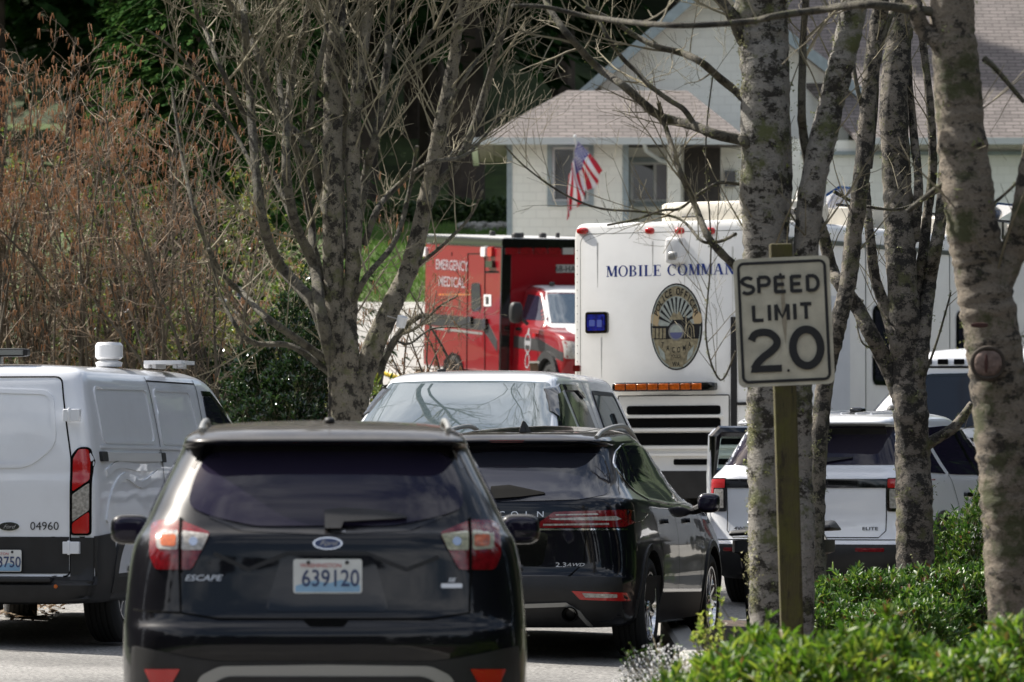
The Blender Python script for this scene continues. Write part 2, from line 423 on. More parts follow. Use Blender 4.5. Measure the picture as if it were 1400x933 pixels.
def wheel(parent, x, y, r, w, side, spokes=10, rimm=None, cover=False, R0=None, rz=0):
    """tyre mesh named wheel with a rim under it"""
    R0 = R0 or r * .66; rimm = rimm or M_alu
    t = MB(); hw = w / 2
    prof = [(-hw * .8, R0), (-hw, R0 + .03), (-hw * 1.04, (R0 + r) / 2), (-hw * .96, r - .03), (-hw * .8, r - .006)]
    for g in (-.5, -.15, .15, .5):
        prof += [(hw * (g - .06), r), (hw * (g - .05), r - .012), (hw * (g + .05), r - .012), (hw * (g + .06), r)]
    prof += [(hw * .8, r - .006), (hw * .96, r - .03), (hw * 1.04, (R0 + r) / 2), (hw, R0 + .03), (hw * .8, R0)]
    t.lathe(prof, (0, 0, 0), 'x', 48, close=True)
    o = t.build('wheel', M_rubber, parent); o.location = (x, y, r); o.rotation_euler = (0, 0, rz)
    k = MB(); s = side
    k.lathe([(-s * hw * .7, R0 * .98), (s * hw * .75, R0 * .98), (s * hw * .95, R0 * 1.0), (s * hw * .95, R0 * .94), (s * hw * .6, R0 * .9), (s * hw * .1, R0 * .85), (-s * hw * .2, .02)], (0, 0, 0), 'x', 48)
    k.lathe([(s * hw * .9, .001), (s * hw * .9, R0 * .14), (s * hw * .8, R0 * .2), (s * hw * .2, R0 * .22)], (0, 0, 0), 'x', 24)
    for i in range(spokes):
        a = 2 * PI * i / spokes + .1
        Mx = Matrix.Rotation(a, 3, 'X')
        pts = [(s * hw * .8, -R0 * .07, R0 * .12), (s * hw * .8, R0 * .07, R0 * .12), (s * hw * .88, R0 * .045, R0 * .93), (s * hw * .88, -R0 * .045, R0 * .93)]
        bk = [(p[0] - s * .03, p[1], p[2]) for p in pts]
        k.add([Mx @ Vector(p) for p in pts + bk], [(0, 1, 2, 3), (7, 6, 5, 4), (0, 4, 5, 1), (1, 5, 6, 2), (2, 6, 7, 3), (3, 7, 4, 0)])
    ro = k.build('rim', rimm, o, smooth=True, ang=30)
    return o
def plate(parent, cx, cz, y, digits, small=None, w=.305, h=.152):
    o = MB().prism(rrect(cx - w / 2, cx + w / 2, cz - h / 2, cz + h / 2, .012), y, y + .004).build('licence_plate', M_pwhite, parent, smooth=False)
    flat('plate_band', [[(cx - w * .47, cz - h * .46), (cx + w * .47, cz - h * .46), (cx + w * .47, cz - h * .25), (cx + w * .2, cz - h * .1), (cx + w * .02, cz - h * .2), (cx - w * .2, cz - h * .12), (cx - w * .47, cz - h * .28)]], 'y-', y - .0015, M_pblue, o)
    flat('plate_number', text2(digits, h * .5, cx + w * .04, cz - h * .04, .82, .012), 'y-', y - .004, M_ptext, o)
    flat('plate_state', text2('WASHINGTON', h * .12, cx - w * .1, cz + h * .32, 1.05, .01), 'y-', y - .004, M_prtext, o)
    sc_ = MB()
    for q in (-.28, .28): sc_.lathe([(y - .008, .001), (y - .008, .007), (y, .009)], (cx + q * w, 0, cz + h * .4), 'y', 10)
    sc_.build('plate_screw', M_plast, o)
    return o
def mirror(parent, c, side, m, sz=(.2, .16, .16), name='side_mirror', glassy=True):
    mb = MB(); mb.sup((c[0], c[1], c[2]), sz, 3.2); o = mb.build(name, m, parent)
    a = MB(); a.tube([(c[0] - side * sz[0] * .4, c[1] + .02, c[2] - sz[2] * .25), (c[0] - side * (sz[0] * .5 + .09), c[1] + .05, c[2] - sz[2] * .55)], [.035, .03], 8); a.build('mirror_arm', M_plast, o)
    if glassy:
        g = MB(); g.sup((c[0], c[1] - sz[1] * .42, c[2]), (sz[0] * .8, sz[1] * .25, sz[2] * .78), 3.2); g.build('mirror_glass', M_glass, o)
    return o
# ================================================================ VEHICLES
def start(name, label, cat_, fr):
    e = empty(name, fr.o, fr.h); return tag(e, label, cat_)
def gaps(b, lines, axis, sg, parent, w=.008, off=.0035, m=None, name='panel_seam', closed=False, grid=.08):
    polys = []
    for l in lines: polys += ribbon(l, w, closed)
    return b.proj(name, polys, axis, sg, m or M_gap, parent, off=off, grid=.07, skirt=0)

# ---- near black compact SUV, seen squarely from behind
d0 = 24.3; fe = Frame((444.5 - 700) / FPX * d0, d0, math.radians(-1.9))
e = start('parked_suv', 'black compact SUV nearest the camera, seen squarely from behind with plate 639120', 'SUV', fe)
keys = [  # zr zf yr yf w Dr Df nr nf tap
 (.24, .24, .35, 4.2, .55, .5, .5, 4, 4, 0), (.25, .22, .12, 4.4, .82, .5, .6, 4, 4, .02), (.40, .35, .03, 4.48, .90, .6, .7, 4.5, 4, .02),
 (.60, .55, .0, 4.52, .92, .65, .8, 4.5, 4, .02), (.74, .66, .0, 4.52, .922, .65, .8, 4.5, 4, .03), (.80, .74, .04, 4.5, .92, .6, .85, 4.5, 4, .03),
 (.98, .86, .07, 4.4, .91, .6, .9, 4.5, 4, .04), (1.10, .96, .085, 4.2, .895, .62, .9, 4.5, 4, .05), (1.165, 1.02, .105, 3.95, .875, .65, .9, 4.5, 4, .05), (1.195, 1.06, .14, 3.8, .855, .65, .8, 4.5, 4, .05), (1.26, 1.12, .195, 3.5, .82, .65, .7, 4.5, 4, .05),
 (1.36, 1.26, .27, 3.15, .77, .62, .6, 4.5, 4, .05), (1.48, 1.43, .385, 2.75, .705, .6, .55, 4.5, 4, .05), (1.56, 1.54, .45, 2.5, .665, .6, .5, 4.5, 4, .05),
 (1.568, 1.555, .37, 2.45, .66, .5, .5, 5, 4, .04), (1.585, 1.59, .33, 2.3, .65, .45, .5, 5, 4, .04), (1.605, 1.64, .36, 2.15, .635, .45, .5, 4.5, 4, .04), (1.635, 1.675, .46, 2.0, .57, .5, .5, 4, 4, .04), (1.655, 1.69, .66, 1.85, .42, .6, .5, 3.5, 3.5, .04), (1.665, 1.695, .85, 1.75, .2, .5, .4, 3, 3, .04), (1.668, 1.697, 1.0, 1.7, .03, .3, .3, 3, 3, 0)]
b = Body(keys)
b.make('body', M_black, e, [(s * .92, y, .345, .40) for s in (-1, 1) for y in (.98, 3.67)])
for sx in (-1, 1):
    for y in (.98, 3.67): wheel(e, sx * .80, y, .345, .225, sx, 5)
X = lambda pp, c=.08: fe.xzs(pp, c)
b.proj('rear_window', [roundpoly(X([(284, 617), (612, 617), (627, 650), (636, 694), (600, 706), (540, 718), (350, 719), (290, 706), (256, 692), (266, 650)], .3), .05)], 'y', 1, M_glass, e, off=.007, grid=.05, skirt=.006)
b.proj('liftgate_trim', ribbon(X([(262, 640), (280, 611), (620, 611), (633, 640)], .35), .02), 'y', 1, M_gloss, e, off=.003, skirt=0, grid=.1)
br = b.proj('brake_light', [X([(400, 605.5), (495, 605.5), (492, 610), (403, 610)], .27)], 'y', 1, M_lred, e, off=.005)
for mir, pts in ((0, None), (1, None)):
    f = (lambda pp: [((444.5 * 2 - a) if mir else a, c) for a, c in pp])
    t = b.proj('tail_light', [roundpoly(X(f([(204, 716), (216, 711), (246, 711), (288, 728), (262, 779), (212, 779), (203, 760)]), .12), .02)], 'y', 1, M_lred, e, off=.010, grid=.03, skirt=.05)
    b.proj('clear_lens', [roundpoly(X(f([(212, 727), (243, 724), (243, 752), (213, 750)]), .12), .015), roundpoly(X(f([(248, 725), (286, 730), (276, 752), (248, 752)]), .12), .01)], 'y', 1, M_lwhite if not mir else M_lyel, t, off=.013, grid=.03, skirt=.004)
    b.proj('turn_lens', [roundpoly(X(f([(218, 731), (240, 730), (240, 747), (219, 746)]), .12), .012)], 'y', 1, M_lamber, t, off=.016, grid=.03, skirt=.004)
    b.proj('reverse_bulb', [ell(*X(f([(264, 740)]), .1)[0], .02, .02, 14)], 'y', 1, M_chrome, t, off=.016, grid=0, skirt=.003)
    b.proj('lamp_split', ribbon(X(f([(245.5, 708), (245.5, 782)]), .1), .012), 'y', 1, M_gap, t, off=.018, grid=.03, skirt=.01)
gaps(b, [X([(245, 780), (247, 838), (300, 846), (590, 846), (642, 838), (644, 780)]), X([(247, 838), (190, 836), (180, 834)])], 'y', 1, e, .009)
gaps(b, [X([(292, 757), (340, 779), (392, 757), (500, 757), (556, 779), (600, 762)])], 'y', 1, e, .02, .002, M_plast, 'recess_crease')
b.proj('licence_recess', [roundpoly(X([(385, 760), (511, 760), (532, 836), (362, 836)]), .03)], 'y', 1, M_black2, e, off=.004, skirt=.01)
gaps(b, [X([(285, 706), (330, 724), (444, 729), (560, 724), (605, 706)])], 'y', 1, e, .014, .004, M_black2, 'liftgate_lip')
bp = b.proj('bumper', [roundpoly(X([(178, 884), (262, 900), (300, 905), (592, 905), (630, 900), (712, 884), (716, 1000), (660, 1050), (230, 1050), (172, 1000)], 0), .02)], 'y', 1, M_plast, e, off=.014, grid=.06)
b.proj('skid_trim', [roundpoly(X([(262, 960), (272, 925), (300, 911), (444, 909), (590, 911), (618, 925), (630, 960), (600, 990), (290, 990)], 0), .03)], 'y', 1, M_silver, e, off=.024)
b.proj('skid_inset', [roundpoly(X([(282, 962), (292, 934), (310, 925), (580, 925), (598, 934), (608, 962), (590, 980), (300, 980)], 0), .03)], 'y', 1, M_plast, e, off=.03)
b.proj('handle_recess', [roundpoly(X([(414, 848), (477, 848), (470, 857), (424, 857)], 0), .01)], 'y', 1, M_gap, e, off=.003)
for f in (lambda a: a, lambda a: 889 - a):
    b.proj('reflector', [roundpoly(X([(f(196), 916), (f(246), 915), (f(232), 940), (f(207), 940)], .02), .005)], 'y', 1, M_lred2, e, off=.02)
px = X([(448, 788)], .07)[0]
plate(e, px[0], px[1], b.hit('y', 1, px[0], px[1])[0].y - .02, '639120')
c_ = X([(448, 743)], .09)[0]; yy = b.hit('y', 1, *c_)[0].y
o = b.proj('oval_badge', [ell(*c_, .066, .028)], 'y', 1, M_chrome, e, off=.006, grid=0); b.proj('badge_face', [ell(*c_, .058, .022)], 'y', 1, M_ptext, o, off=.0075, grid=0)
flat('badge_script', text2('Ford', .026, c_[0], c_[1] + .002, 1.1, 0, .5), 'y-', yy - .0105, M_wtext, o)
c_ = X([(277, 790)], .09)[0]; b.proj('model_lettering', text2('ESCAPE', .026, c_[0], c_[1], 1.35, .02, .3), 'y', 1, M_wtext, e, off=.006, grid=.03, skirt=0)
c_ = X([(617, 793)], .09)[0]; b.proj('trim_lettering', text2('SE', .018, c_[0], c_[1], 1.35, .02, .3), 'y', 1, M_wtext, e, off=.006, grid=.03, skirt=0)
b.proj('trim_badge', [roundpoly(X([(603, 798), (632, 798), (632, 804), (603, 804)], .09), .004)], 'y', 1, M_wtext, e, off=.004, grid=0)
wp = X([(444, 697), (470, 694), (520, 697), (556, 705), (556, 708), (470, 713), (466, 722), (444, 722)], .2)
b.proj('rear_wiper', [wp], 'y', 1, M_plast, e, off=.03, grid=.08, skirt=.02)
b.proj('wiper_nozzle', [X([(452, 724), (472, 724), (472, 727), (452, 727)], .2)], 'y', 1, M_alu, e, off=.01, grid=0)
an = MB(); az = b.hit('z', -1, .02, 1.15)[0].z; an.sup((.02, 1.15, az + .012), (.05, .09, .035), 2.5); an.tube([(.02, 1.16, az + .02), (.02, 1.10, az + .20), (.02, 1.02, az + .45)], [.008, .003, .002], 6); an.build('roof_antenna', M_plast, e)
for sx in (-1, 1):
    ml = mirror(e, (sx * .965, 2.95, 1.17), sx, M_black, (.20, .13, .15))
    sg = -sx; w_ = 1.02
    sw = [(1.05, 1.22), (.75, 1.28), (.95, 1.47), (1.5, 1.55), (2.3, 1.53), (2.95, 1.22), (2.95, 1.14)]
    b.proj('side_window', [roundpoly(sw, .05)], 'x', sg, M_glass, e, off=.007, grid=.08, skirt=.006)
    rl = MB(); pts = []
    for t in range(11):
        y = .55 + 1.75 * t / 10; h = b.hit('z', -1, sx * .56, y)[0].z; pts.append((sx * .56, y, h + .012 + .016 * math.sin(PI * t / 10)))
    rl.tube(pts, .013, 8); rl.build('roof_rail', M_silver, e)
    gaps(b, [[(1.55, 1.12), (1.5, .95), (1.45, .6), (1.5, .4)], [(2.2, 1.5), (2.25, .5)], [(3.1, 1.1), (3.2, .5)]], 'x', sg, e)
    hd = b.proj('door_handle', [rrect(1.6, 1.78, .98, 1.01, .012), rrect(2.5, 2.68, .96, .99, .012)], 'x', sg, M_black, e, off=.03)
ins = MB()
b.proj('windshield', [roundpoly([(-.62, 1.20), (.62, 1.20), (.5, 1.56), (-.5, 1.56)], .05)], 'y', -1, M_glass, e, off=.004, skirt=.004)
for sx in (-1, 1): b.proj('headlight', [roundpoly([(sx * .5, .82), (sx * .85, .84), (sx * .88, .92), (sx * .55, .9)], .02)], 'y', -1, M_lwhite, e, off=.006)
b.proj('grille', [roundpoly([(-.45, .55), (.45, .55), (.5, .8), (-.5, .8)], .03)], 'y', -1, M_plast, e, off=.006)

# ---- black premium SUV behind it, nosed to the right
d0 = 38.9; hl = math.radians(11.5); fl = Frame(-.08, d0, hl)
e = start('parked_suv', 'black SUV with full-width red tail lamp, between the nearest SUV and the shrubs', 'SUV', fl)
keys = [
 (.22, .22, .35, 4.2, .55, .5, .5, 4, 4, 0), (.24, .2, .10, 4.45, .84, .5, .6, 4, 4, .02), (.40, .35, .0, 4.52, .905, .6, .7, 4.5, 4, .03),
 (.55, .52, -.02, 4.55, .93, .62, .8, 4.5, 4, .03), (.62, .62, .02, 4.55, .932, .62, .8, 4.5, 4, .03), (.80, .78, .03, 4.5, .93, .62, .85, 4.2, 4, .04),
 (.96, .90, .03, 4.35, .915, .65, .9, 4.0, 4, .05), (1.08, 1.0, .045, 4.1, .90, .68, .9, 4.0, 4, .05), (1.14, 1.05, .075, 3.75, .88, .68, .9, 4.0, 4, .05), (1.17, 1.08, .125, 3.6, .855, .68, .8, 4.0, 4, .05), (1.24, 1.14, .225, 3.3, .80, .7, .7, 4.2, 4, .05),
 (1.32, 1.26, .34, 3.0, .755, .68, .6, 4.2, 4, .05), (1.43, 1.42, .47, 2.65, .70, .65, .55, 4.2, 4, .05), (1.51, 1.52, .55, 2.4, .665, .6, .5, 4.2, 4, .05),
 (1.53, 1.54, .46, 2.35, .655, .55, .5, 4.5, 4, .05), (1.55, 1.58, .42, 2.2, .64, .5, .5, 4.5, 4, .05), (1.575, 1.625, .46, 2.0, .60, .5, .5, 4, 4, .04), (1.60, 1.655, .56, 1.85, .48, .6, .5, 4, 4, .04), (1.612, 1.668, .75, 1.75, .3, .6, .5, 3, 3, .04), (1.617, 1.672, .95, 1.65, .03, .3, .3, 3, 3, 0)]
b = Body(keys)
b.make('body', M_black2, e, [(s * .93, y, .36, .41) for s in (-1, 1) for y in (.93, 3.62)])
for sx in (-1, 1):
    wheel(e, sx * .80, .93, .36, .235, sx, 10, M_chrome, R0=.25); wheel(e, sx * .80, 3.62, .36, .235, sx, 10, M_chrome, R0=.25)
X = lambda pp, c=.1: fl.xzs(pp, c)
def XM(pp, c=.1):
    return [(-x, z) for x, z in X(pp, c)]
cz = .35
rw = X([(700, 617), (812, 620), (829, 655), (833, 676), (800, 683), (700, 686)], .3); rw = rw + [(-x, z) for x, z in reversed(rw)]
b.proj('rear_window', [roundpoly(rw, .04)], 'y', 1, M_glass2, e, off=.007, grid=.05, skirt=.006)
hr = b.proj('headrest_silhouette', [roundpoly([(-.52, 1.26), (-.25, 1.26), (-.27, 1.37), (-.5, 1.37)], .04)], 'y', 1, M_glass, e, off=.0085, grid=.05, skirt=0) 
hr.name = 'headrest_patch'  # flat glass patch added as the outline of a headrest behind the window
tl = b.proj('tail_light', [roundpoly([(x, z) for x, z in X([(735, 717), (758, 700), (850, 697), (857, 702), (857, 714), (848, 721), (738, 722)], .06)], .012)], 'y', 1, M_lred, e, off=.010, grid=.03, skirt=.04)
tl2 = b.proj('tail_light', [roundpoly(XM([(735, 717), (758, 700), (850, 697), (857, 702), (857, 714), (848, 721), (738, 722)], .06), .012)], 'y', 1, M_lred, e, off=.010, grid=.03, skirt=.04)
for tt, XX in ((tl, X), (tl2, XM)):
    b.proj('clear_lens', [XX(q, .06) for q in ([(752, 709), (838, 706), (844, 710), (838, 712), (756, 711)], [(760, 703.5), (815, 702), (817, 704), (762, 705)], [(744, 716.5), (830, 715.5), (830, 718), (744, 719)])], 'y', 1, M_lwhite, tt, off=.013, grid=.04, skirt=.004)
xl = X([(735, 717)], .06)[0][0]; z1 = X([(735, 711)], .06)[0][1]; z0 = X([(735, 721)], .06)[0][1]
b.proj('light_bar', [[(-xl, z0), (xl - .01, z0), (xl - .01, z1), (-xl, z1)]], 'y', 1, M_lred, e, off=.008, grid=.05)
cl = [(x, z) for x, z in X([(861, 716), (850, 724), (735, 724)], .06)]; cl = cl + [(-x, z) for x, z in reversed(cl)]
b.proj('chrome_strip', ribbon(cl, .012), 'y', 1, M_chrome, e, off=.008, grid=.06, skirt=.01)
for i, ch in enumerate('LINCOLN'):
    x = -.28 + .56 * i / 6; b.proj('lettering', text2(ch, .042, x, X([(700, 703)], .06)[0][1], 1.25, .01), 'y', 1, M_wtext, e, off=.006, grid=.03, skirt=0)
c_ = X([(777, 772)], .06)[0]; b.proj('trim_lettering', text2('2.3', .032, c_[0] - .045, c_[1], 1.5, .01), 'y', 1, M_wtext, e, off=.006, grid=.03, skirt=0); b.proj('trim_lettering', text2('AWD', .024, c_[0] + .055, c_[1], 1.5, .01, .3), 'y', 1, M_wtext, e, off=.006, grid=.03, skirt=0)
gaps(b, [X([(800, 722), (802, 740), (800, 770), (778, 790), (740, 798), (690, 799)]), XM([(800, 722), (802, 740), (800, 770), (778, 790), (740, 798), (690, 799)])], 'y', 1, e, .008)
b.proj('licence_recess', [roundpoly([(-.3, .66), (.3, .66), (.34, .9), (-.34, .9)], .05)], 'y', 1, M_gloss, e, off=.003, skirt=.01)
bpz = [(-.95, .40), (-.93, .58), (-.6, .59), (.6, .59), (.93, .58), (.95, .40), (.8, .22), (-.8, .22)]
b.proj('bumper', [bpz], 'y', 1, M_plast, e, off=.012)
sk = X([(715, 829), (774, 827), (790, 838), (803, 858)], 0); sk = sk[::-1] + [(-x, z) for x, z in sk]
b.proj('skid_trim', ribbon(sk, .03), 'y', 1, M_silver, e, off=.03, grid=.06)
for XX in (X, XM):
    b.proj('reflector', [roundpoly(XX([(784, 808), (852, 811), (854, 823), (795, 820)], .05), .006)], 'y', 1, M_lred2, e, off=.018)
    b.proj('fog_lens', [roundpoly(XX([(798, 811), (842, 813), (842, 818), (802, 817)], .05), .006)], 'y', 1, M_lwhite, e, off=.022)
for sx in (-1, 1):
    k = MB(); k.lathe([(-.01, .045), (-.03, .055), (.2, .05), (.2, .035), (0, .035)], (sx * .5, 0, .32), 'y', 24); k.build('tailpipe', M_gap, e)
b.proj('rear_wiper', [X([(676, 665), (700, 663), (750, 673), (752, 675), (720, 679), (678, 682)], .3)], 'y', 1, M_gap, e, off=.03, grid=.08)
b.proj('brake_light', [X([(668, 602), (716, 602), (714, 605), (670, 605)], .4)], 'y', 1, M_lred, e, off=.005)
az = b.hit('z', -1, 0, .85)[0].z
k = MB(); k.add([(-.03, .78, az), (.03, .78, az), (.03, 1.0, az), (-.03, 1.0, az), (-.008, .80, az + .085), (.008, .80, az + .085), (.005, .87, az + .08), (-.005, .87, az + .08)], [(0, 1, 5, 4), (1, 2, 6, 5), (2, 3, 7, 6), (3, 0, 4, 7), (4, 5, 6, 7), (0, 3, 2, 1)]); k.build('roof_antenna', M_plast, e, bevel=.008)
b.proj('moonroof', [roundpoly([(-.42, .95), (.42, .95), (.42, 1.9), (-.42, 1.9)], .06)], 'z', -1, M_gloss, e, off=.003, grid=.1, skirt=.003)
for sx in (-1, 1):
    sg = -sx
    mirror(e, (sx * 1.0, 2.98, 1.10), sx, M_black2, (.17, .13, .15))
    sw = [(.72, 1.26), (.68, 1.38), (.85, 1.47), (1.2, 1.53), (1.8, 1.54), (2.35, 1.47), (2.95, 1.17), (2.9, 1.11), (2.0, 1.10), (1.1, 1.14), (.85, 1.19)]
    sp = roundpoly(sw, .09, 6)
    b.proj('side_window', [sp], 'x', sg, M_glass2, e, off=.007, grid=.08, skirt=.006)
    b.proj('window_trim', ribbon(sp, .016, True), 'x', sg, M_chrome, e, off=.009, grid=.1, skirt=.01)
    for yy in ([(1.12, 1.13), (1.1, 1.3), (1.2, 1.53)], [(1.9, 1.10), (1.84, 1.3), (1.74, 1.54)]):
        b.proj('pillar', ribbon(yy, .06), 'x', sg, M_gloss, e, off=.007, grid=.1, skirt=.005)
    gaps(b, [[(1.02, 1.10), (1.2, .9), (1.38, .72), (1.4, .42)], [(1.95, 1.10), (2.02, .9), (2.05, .42)], [(3.02, 1.1), (3.08, .8), (3.02, .42)], [(1.4, .42), (3.02, .42)]], 'x', sg, e)
    for yh in (1.5, 2.45):
        b.proj('door_handle', [rrect(yh, yh + .17, .955, .99, .015)], 'x', sg, M_black2, e, off=.035)
    b.proj('sill_trim', ribbon([(1.35, .47), (3.05, .44)], .02), 'x', sg, M_chrome, e, off=.012)
    b.proj('sill', [[(1.32, .45), (3.1, .42), (3.15, .24), (1.3, .24)]], 'x', sg, M_plast, e, off=.012)
    for yc in (.93, 3.62):
        ar = [(yc + .43 * math.cos(a), .36 + .43 * math.sin(a)) for a in [PI * (k - 1) / 18 for k in range(21)]]
        b.proj('arch_trim', ribbon(ar, .045), 'x', sg, M_plast, e, off=.012, grid=0)
    rl = MB(); pts = []
    for t in range(13):
        y = .62 + 1.8 * t / 12; h = b.hit('z', -1, sx * .575, y)[0].z; pts.append((sx * .575, y, h + .0 + .05 * math.sin(PI * t / 12) ** .6))
    rl.tube(pts, .017, 10); rl.build('roof_rail', M_silver, e)
b.proj('windshield', [roundpoly([(-.62, 1.20), (.62, 1.20), (.5, 1.54), (-.5, 1.54)], .05)], 'y', -1, M_glass, e, off=.004, skirt=.004)
for sx in (-1, 1): b.proj('headlight', [roundpoly([(sx * .5, .78), (sx * .85, .80), (sx * .88, .90), (sx * .5, .86)], .02)], 'y', -1, M_lwhite, e, off=.006)

# ---- white SUV with a driver's door open
he = math.radians(21); fx = Frame(2.58, 48.7, he)
e = start('parked_suv', 'white SUV with its front left door standing open, behind the trunks and the wheeled bin', 'SUV', fx)
keys = [
 (.26, .26, .4, 4.6, .6, .5, .5, 4, 4, 0), (.28, .24, .12, 4.9, .88, .5, .6, 4, 4, .02), (.42, .4, .02, 4.97, .97, .5, .7, 5, 4, .02),
 (.56, .55, .0, 5.0, 1.0, .5, .8, 5, 4, .02), (.62, .6, .05, 5.0, 1.0, .5, .8, 5, 4, .02), (.80, .80, .08, 4.98, 1.0, .5, .8, 5, 4.5, .03),
 (1.0, .98, .07, 4.9, .99, .5, .85, 5, 4.5, .03), (1.15, 1.10, .07, 4.6, .98, .5, .85, 5, 4.5, .03), (1.21, 1.16, .10, 4.1, .96, .5, .9, 4.5, 4, .04), (1.27, 1.22, .16, 3.8, .92, .55, .8, 4.5, 4, .04),
 (1.40, 1.36, .24, 3.4, .85, .55, .6, 4.5, 4, .04), (1.55, 1.52, .34, 3.0, .78, .55, .55, 4.5, 4, .04), (1.63, 1.62, .40, 2.8, .745, .55, .5, 4.5, 4, .04),
 (1.645, 1.64, .12, 2.75, .735, .45, .5, 5, 4, .04), (1.68, 1.68, .12, 2.65, .72, .45, .5, 5, 4, .04), (1.71, 1.73, .22, 2.5, .68, .5, .5, 4.5, 4, .04), (1.735, 1.765, .4, 2.3, .56, .6, .5, 4, 4, .04), (1.745, 1.78, .7, 2.1, .3, .6, .5, 3, 3, .04), (1.75, 1.785, .9, 2.0, .03, .3, .3, 3, 3, 0)]
b = Body(keys)
b.make('body', M_white2, e, [(s * 1.0, y, .39, .44) for s in (-1, 1) for y in (1.05, 4.07)], M_plast, .5)
for sx in (-1, 1):
    for y in (1.05, 4.07): wheel(e, sx * .86, y, .385, .255, sx, 5, M_gloss)
X = lambda pp, c=.08: fx.xzs(pp, c)
b.proj('rear_window', [roundpoly([(-.87, 1.285), (.87, 1.285), (.80, 1.48), (.73, 1.625), (-.73, 1.625), (-.80, 1.48)], .03)], 'y', 1, M_glass, e, off=.007, grid=.05, skirt=.006)
b.proj('window_header', [[(-.66, 1.53), (.66, 1.53), (.62, 1.63), (-.62, 1.63)]], 'y', 1, M_gloss, e, off=.007, grid=.06, skirt=.004)
tr = b.proj('tailgate_strip', [[(-.75, 1.08), (.75, 1.08), (.75, 1.16), (-.75, 1.16)]], 'y', 1, M_gloss, e, off=.012, grid=.06)
flat('model_lettering', text2('EXPLORER', .035, -.02, 1.12, 1.5, 0, 0, 1.6), 'y-', b.hit('y', 1, 0, 1.12)[0].y - .015, M_plast, tr)
for sx in (-1, 1):
    t = b.proj('tail_light', [roundpoly([(sx * .75, .87), (sx * .975, .87), (sx * .975, 1.17), (sx * .75, 1.17)], .02)], 'y', 1, M_gloss, e, off=.012, grid=.02, skirt=.03)
    b.proj('red_lens', [roundpoly([(sx * .76, 1.08), (sx * .885, 1.08), (sx * .895, .895), (sx * .97, .89), (sx * .97, 1.16), (sx * .76, 1.16)], .01)], 'y', 1, M_lred2, t, off=.022, grid=.02, skirt=.01)
    b.proj('clear_lens', [roundpoly([(sx * .775, .90), (sx * .885, .90), (sx * .878, 1.07), (sx * .775, 1.07)], .01)], 'y', 1, M_lwhite, t, off=.021, grid=.03, skirt=.01)
    b.proj('reflector', [rrect(sx * .62 - .13, sx * .62 + .13, .515, .55, .01)], 'y', 1, M_lred, e, off=.02)
    b.proj('trim_lettering', text2('ELITE' if sx > 0 else '4WD', .028, sx * .60, .72, 1.6, .02), 'y', 1, M_text, e, off=.006, grid=.03, skirt=0)
    sg = -sx
    sw = [(.42, 1.27), (.62, 1.52), (.9, 1.61), (2.0, 1.65), (2.7, 1.6), (3.55, 1.26), (3.5, 1.2), (1.6, 1.2), (.6, 1.22)]
    b.proj('side_window', [roundpoly(sw, .06)], 'x', sg, M_glass, e, off=.007, grid=.08, skirt=.006)
    b.proj('pillar', ribbon([(1.28, 1.2), (1.12, 1.62)], .10), 'x', sg, M_white2, e, off=.009, grid=.1)
    b.proj('pillar', ribbon([(2.3, 1.2), (2.15, 1.65)], .09), 'x', sg, M_gloss, e, off=.008, grid=.1)
    gaps(b, [[(1.3, 1.2), (1.5, .95), (1.6, .75), (1.6, .5)], [(2.3, 1.2), (2.35, .5)], [(3.5, 1.2), (3.5, .5)]], 'x', sg, e)
    for yh in (1.7, 2.75): b.proj('door_handle', [rrect(yh, yh + .2, 1.0, 1.04, .018)], 'x', sg, M_gloss, e, off=.035)
    b.proj('sill', [[(1.5, .5), (3.6, .5), (3.6, .28), (1.5, .28)]], 'x', sg, M_plast, e, off=.012)
    for yc in (1.05, 4.07):
        ar = [(yc + .465 * math.cos(a), .39 + .465 * math.sin(a)) for a in [PI * (k - 1) / 18 for k in range(21)]]
        b.proj('arch_trim', ribbon(ar, .05), 'x', sg, M_plast, e, off=.012, grid=0)
    rb = MB()
    for q in (.2, .34, .48): 
        pts = [(sx * q, y, b.hit('z', -1, sx * q, y)[0].z + .003) for y in [.5 + .2 * i for i in range(10)]]; rb.tube(pts, .012, 6)
    rb.build('roof_rib', M_white2, e)
mirror(e, (1.12, 3.35, 1.22), 1, M_gloss, (.2, .15, .17))
gaps(b, [[(-.745, 1.16), (-.74, .70), (-.68, .64), (.68, .64), (.74, .70), (.745, 1.16)], [(-.9, .62), (.9, .62)]], 'y', 1, e)
b.proj('bumper', [[(-1.0, .30), (-1.0, .58), (1.0, .58), (1.0, .30), (.85, .24), (-.85, .24)]], 'y', 1, M_plast, e, off=.014)
c_ = (.07, 1.035); o = b.proj('oval_badge', [rrect(-.01, .15, 1.01, 1.06, .025)], 'y', 1, M_gloss, e, off=.006, grid=0); flat('badge_script', text2('Ford', .022, .07, 1.035, 1.6), 'y-', b.hit('y', 1, .07, 1.035)[0].y - .0075, M_wtext, o)
plate(e, .0, .86, b.hit('y', 1, 0, .86)[0].y - .02, 'AK 5912')
b.proj('rear_wiper', [[(-.15, 1.33), (-.12, 1.30), (.1, 1.30), (.40, 1.345), (.40, 1.355), (.1, 1.35)]], 'y', 1, M_plast, e, off=.03, grid=.1)
for x in (-.32, .28):
    az = b.hit('z', -1, x, .75)[0].z; k = MB(); k.sup((x, .75, az + .02), (.13, .16, .075), 4); k.build('roof_beacon', M_gloss, e)
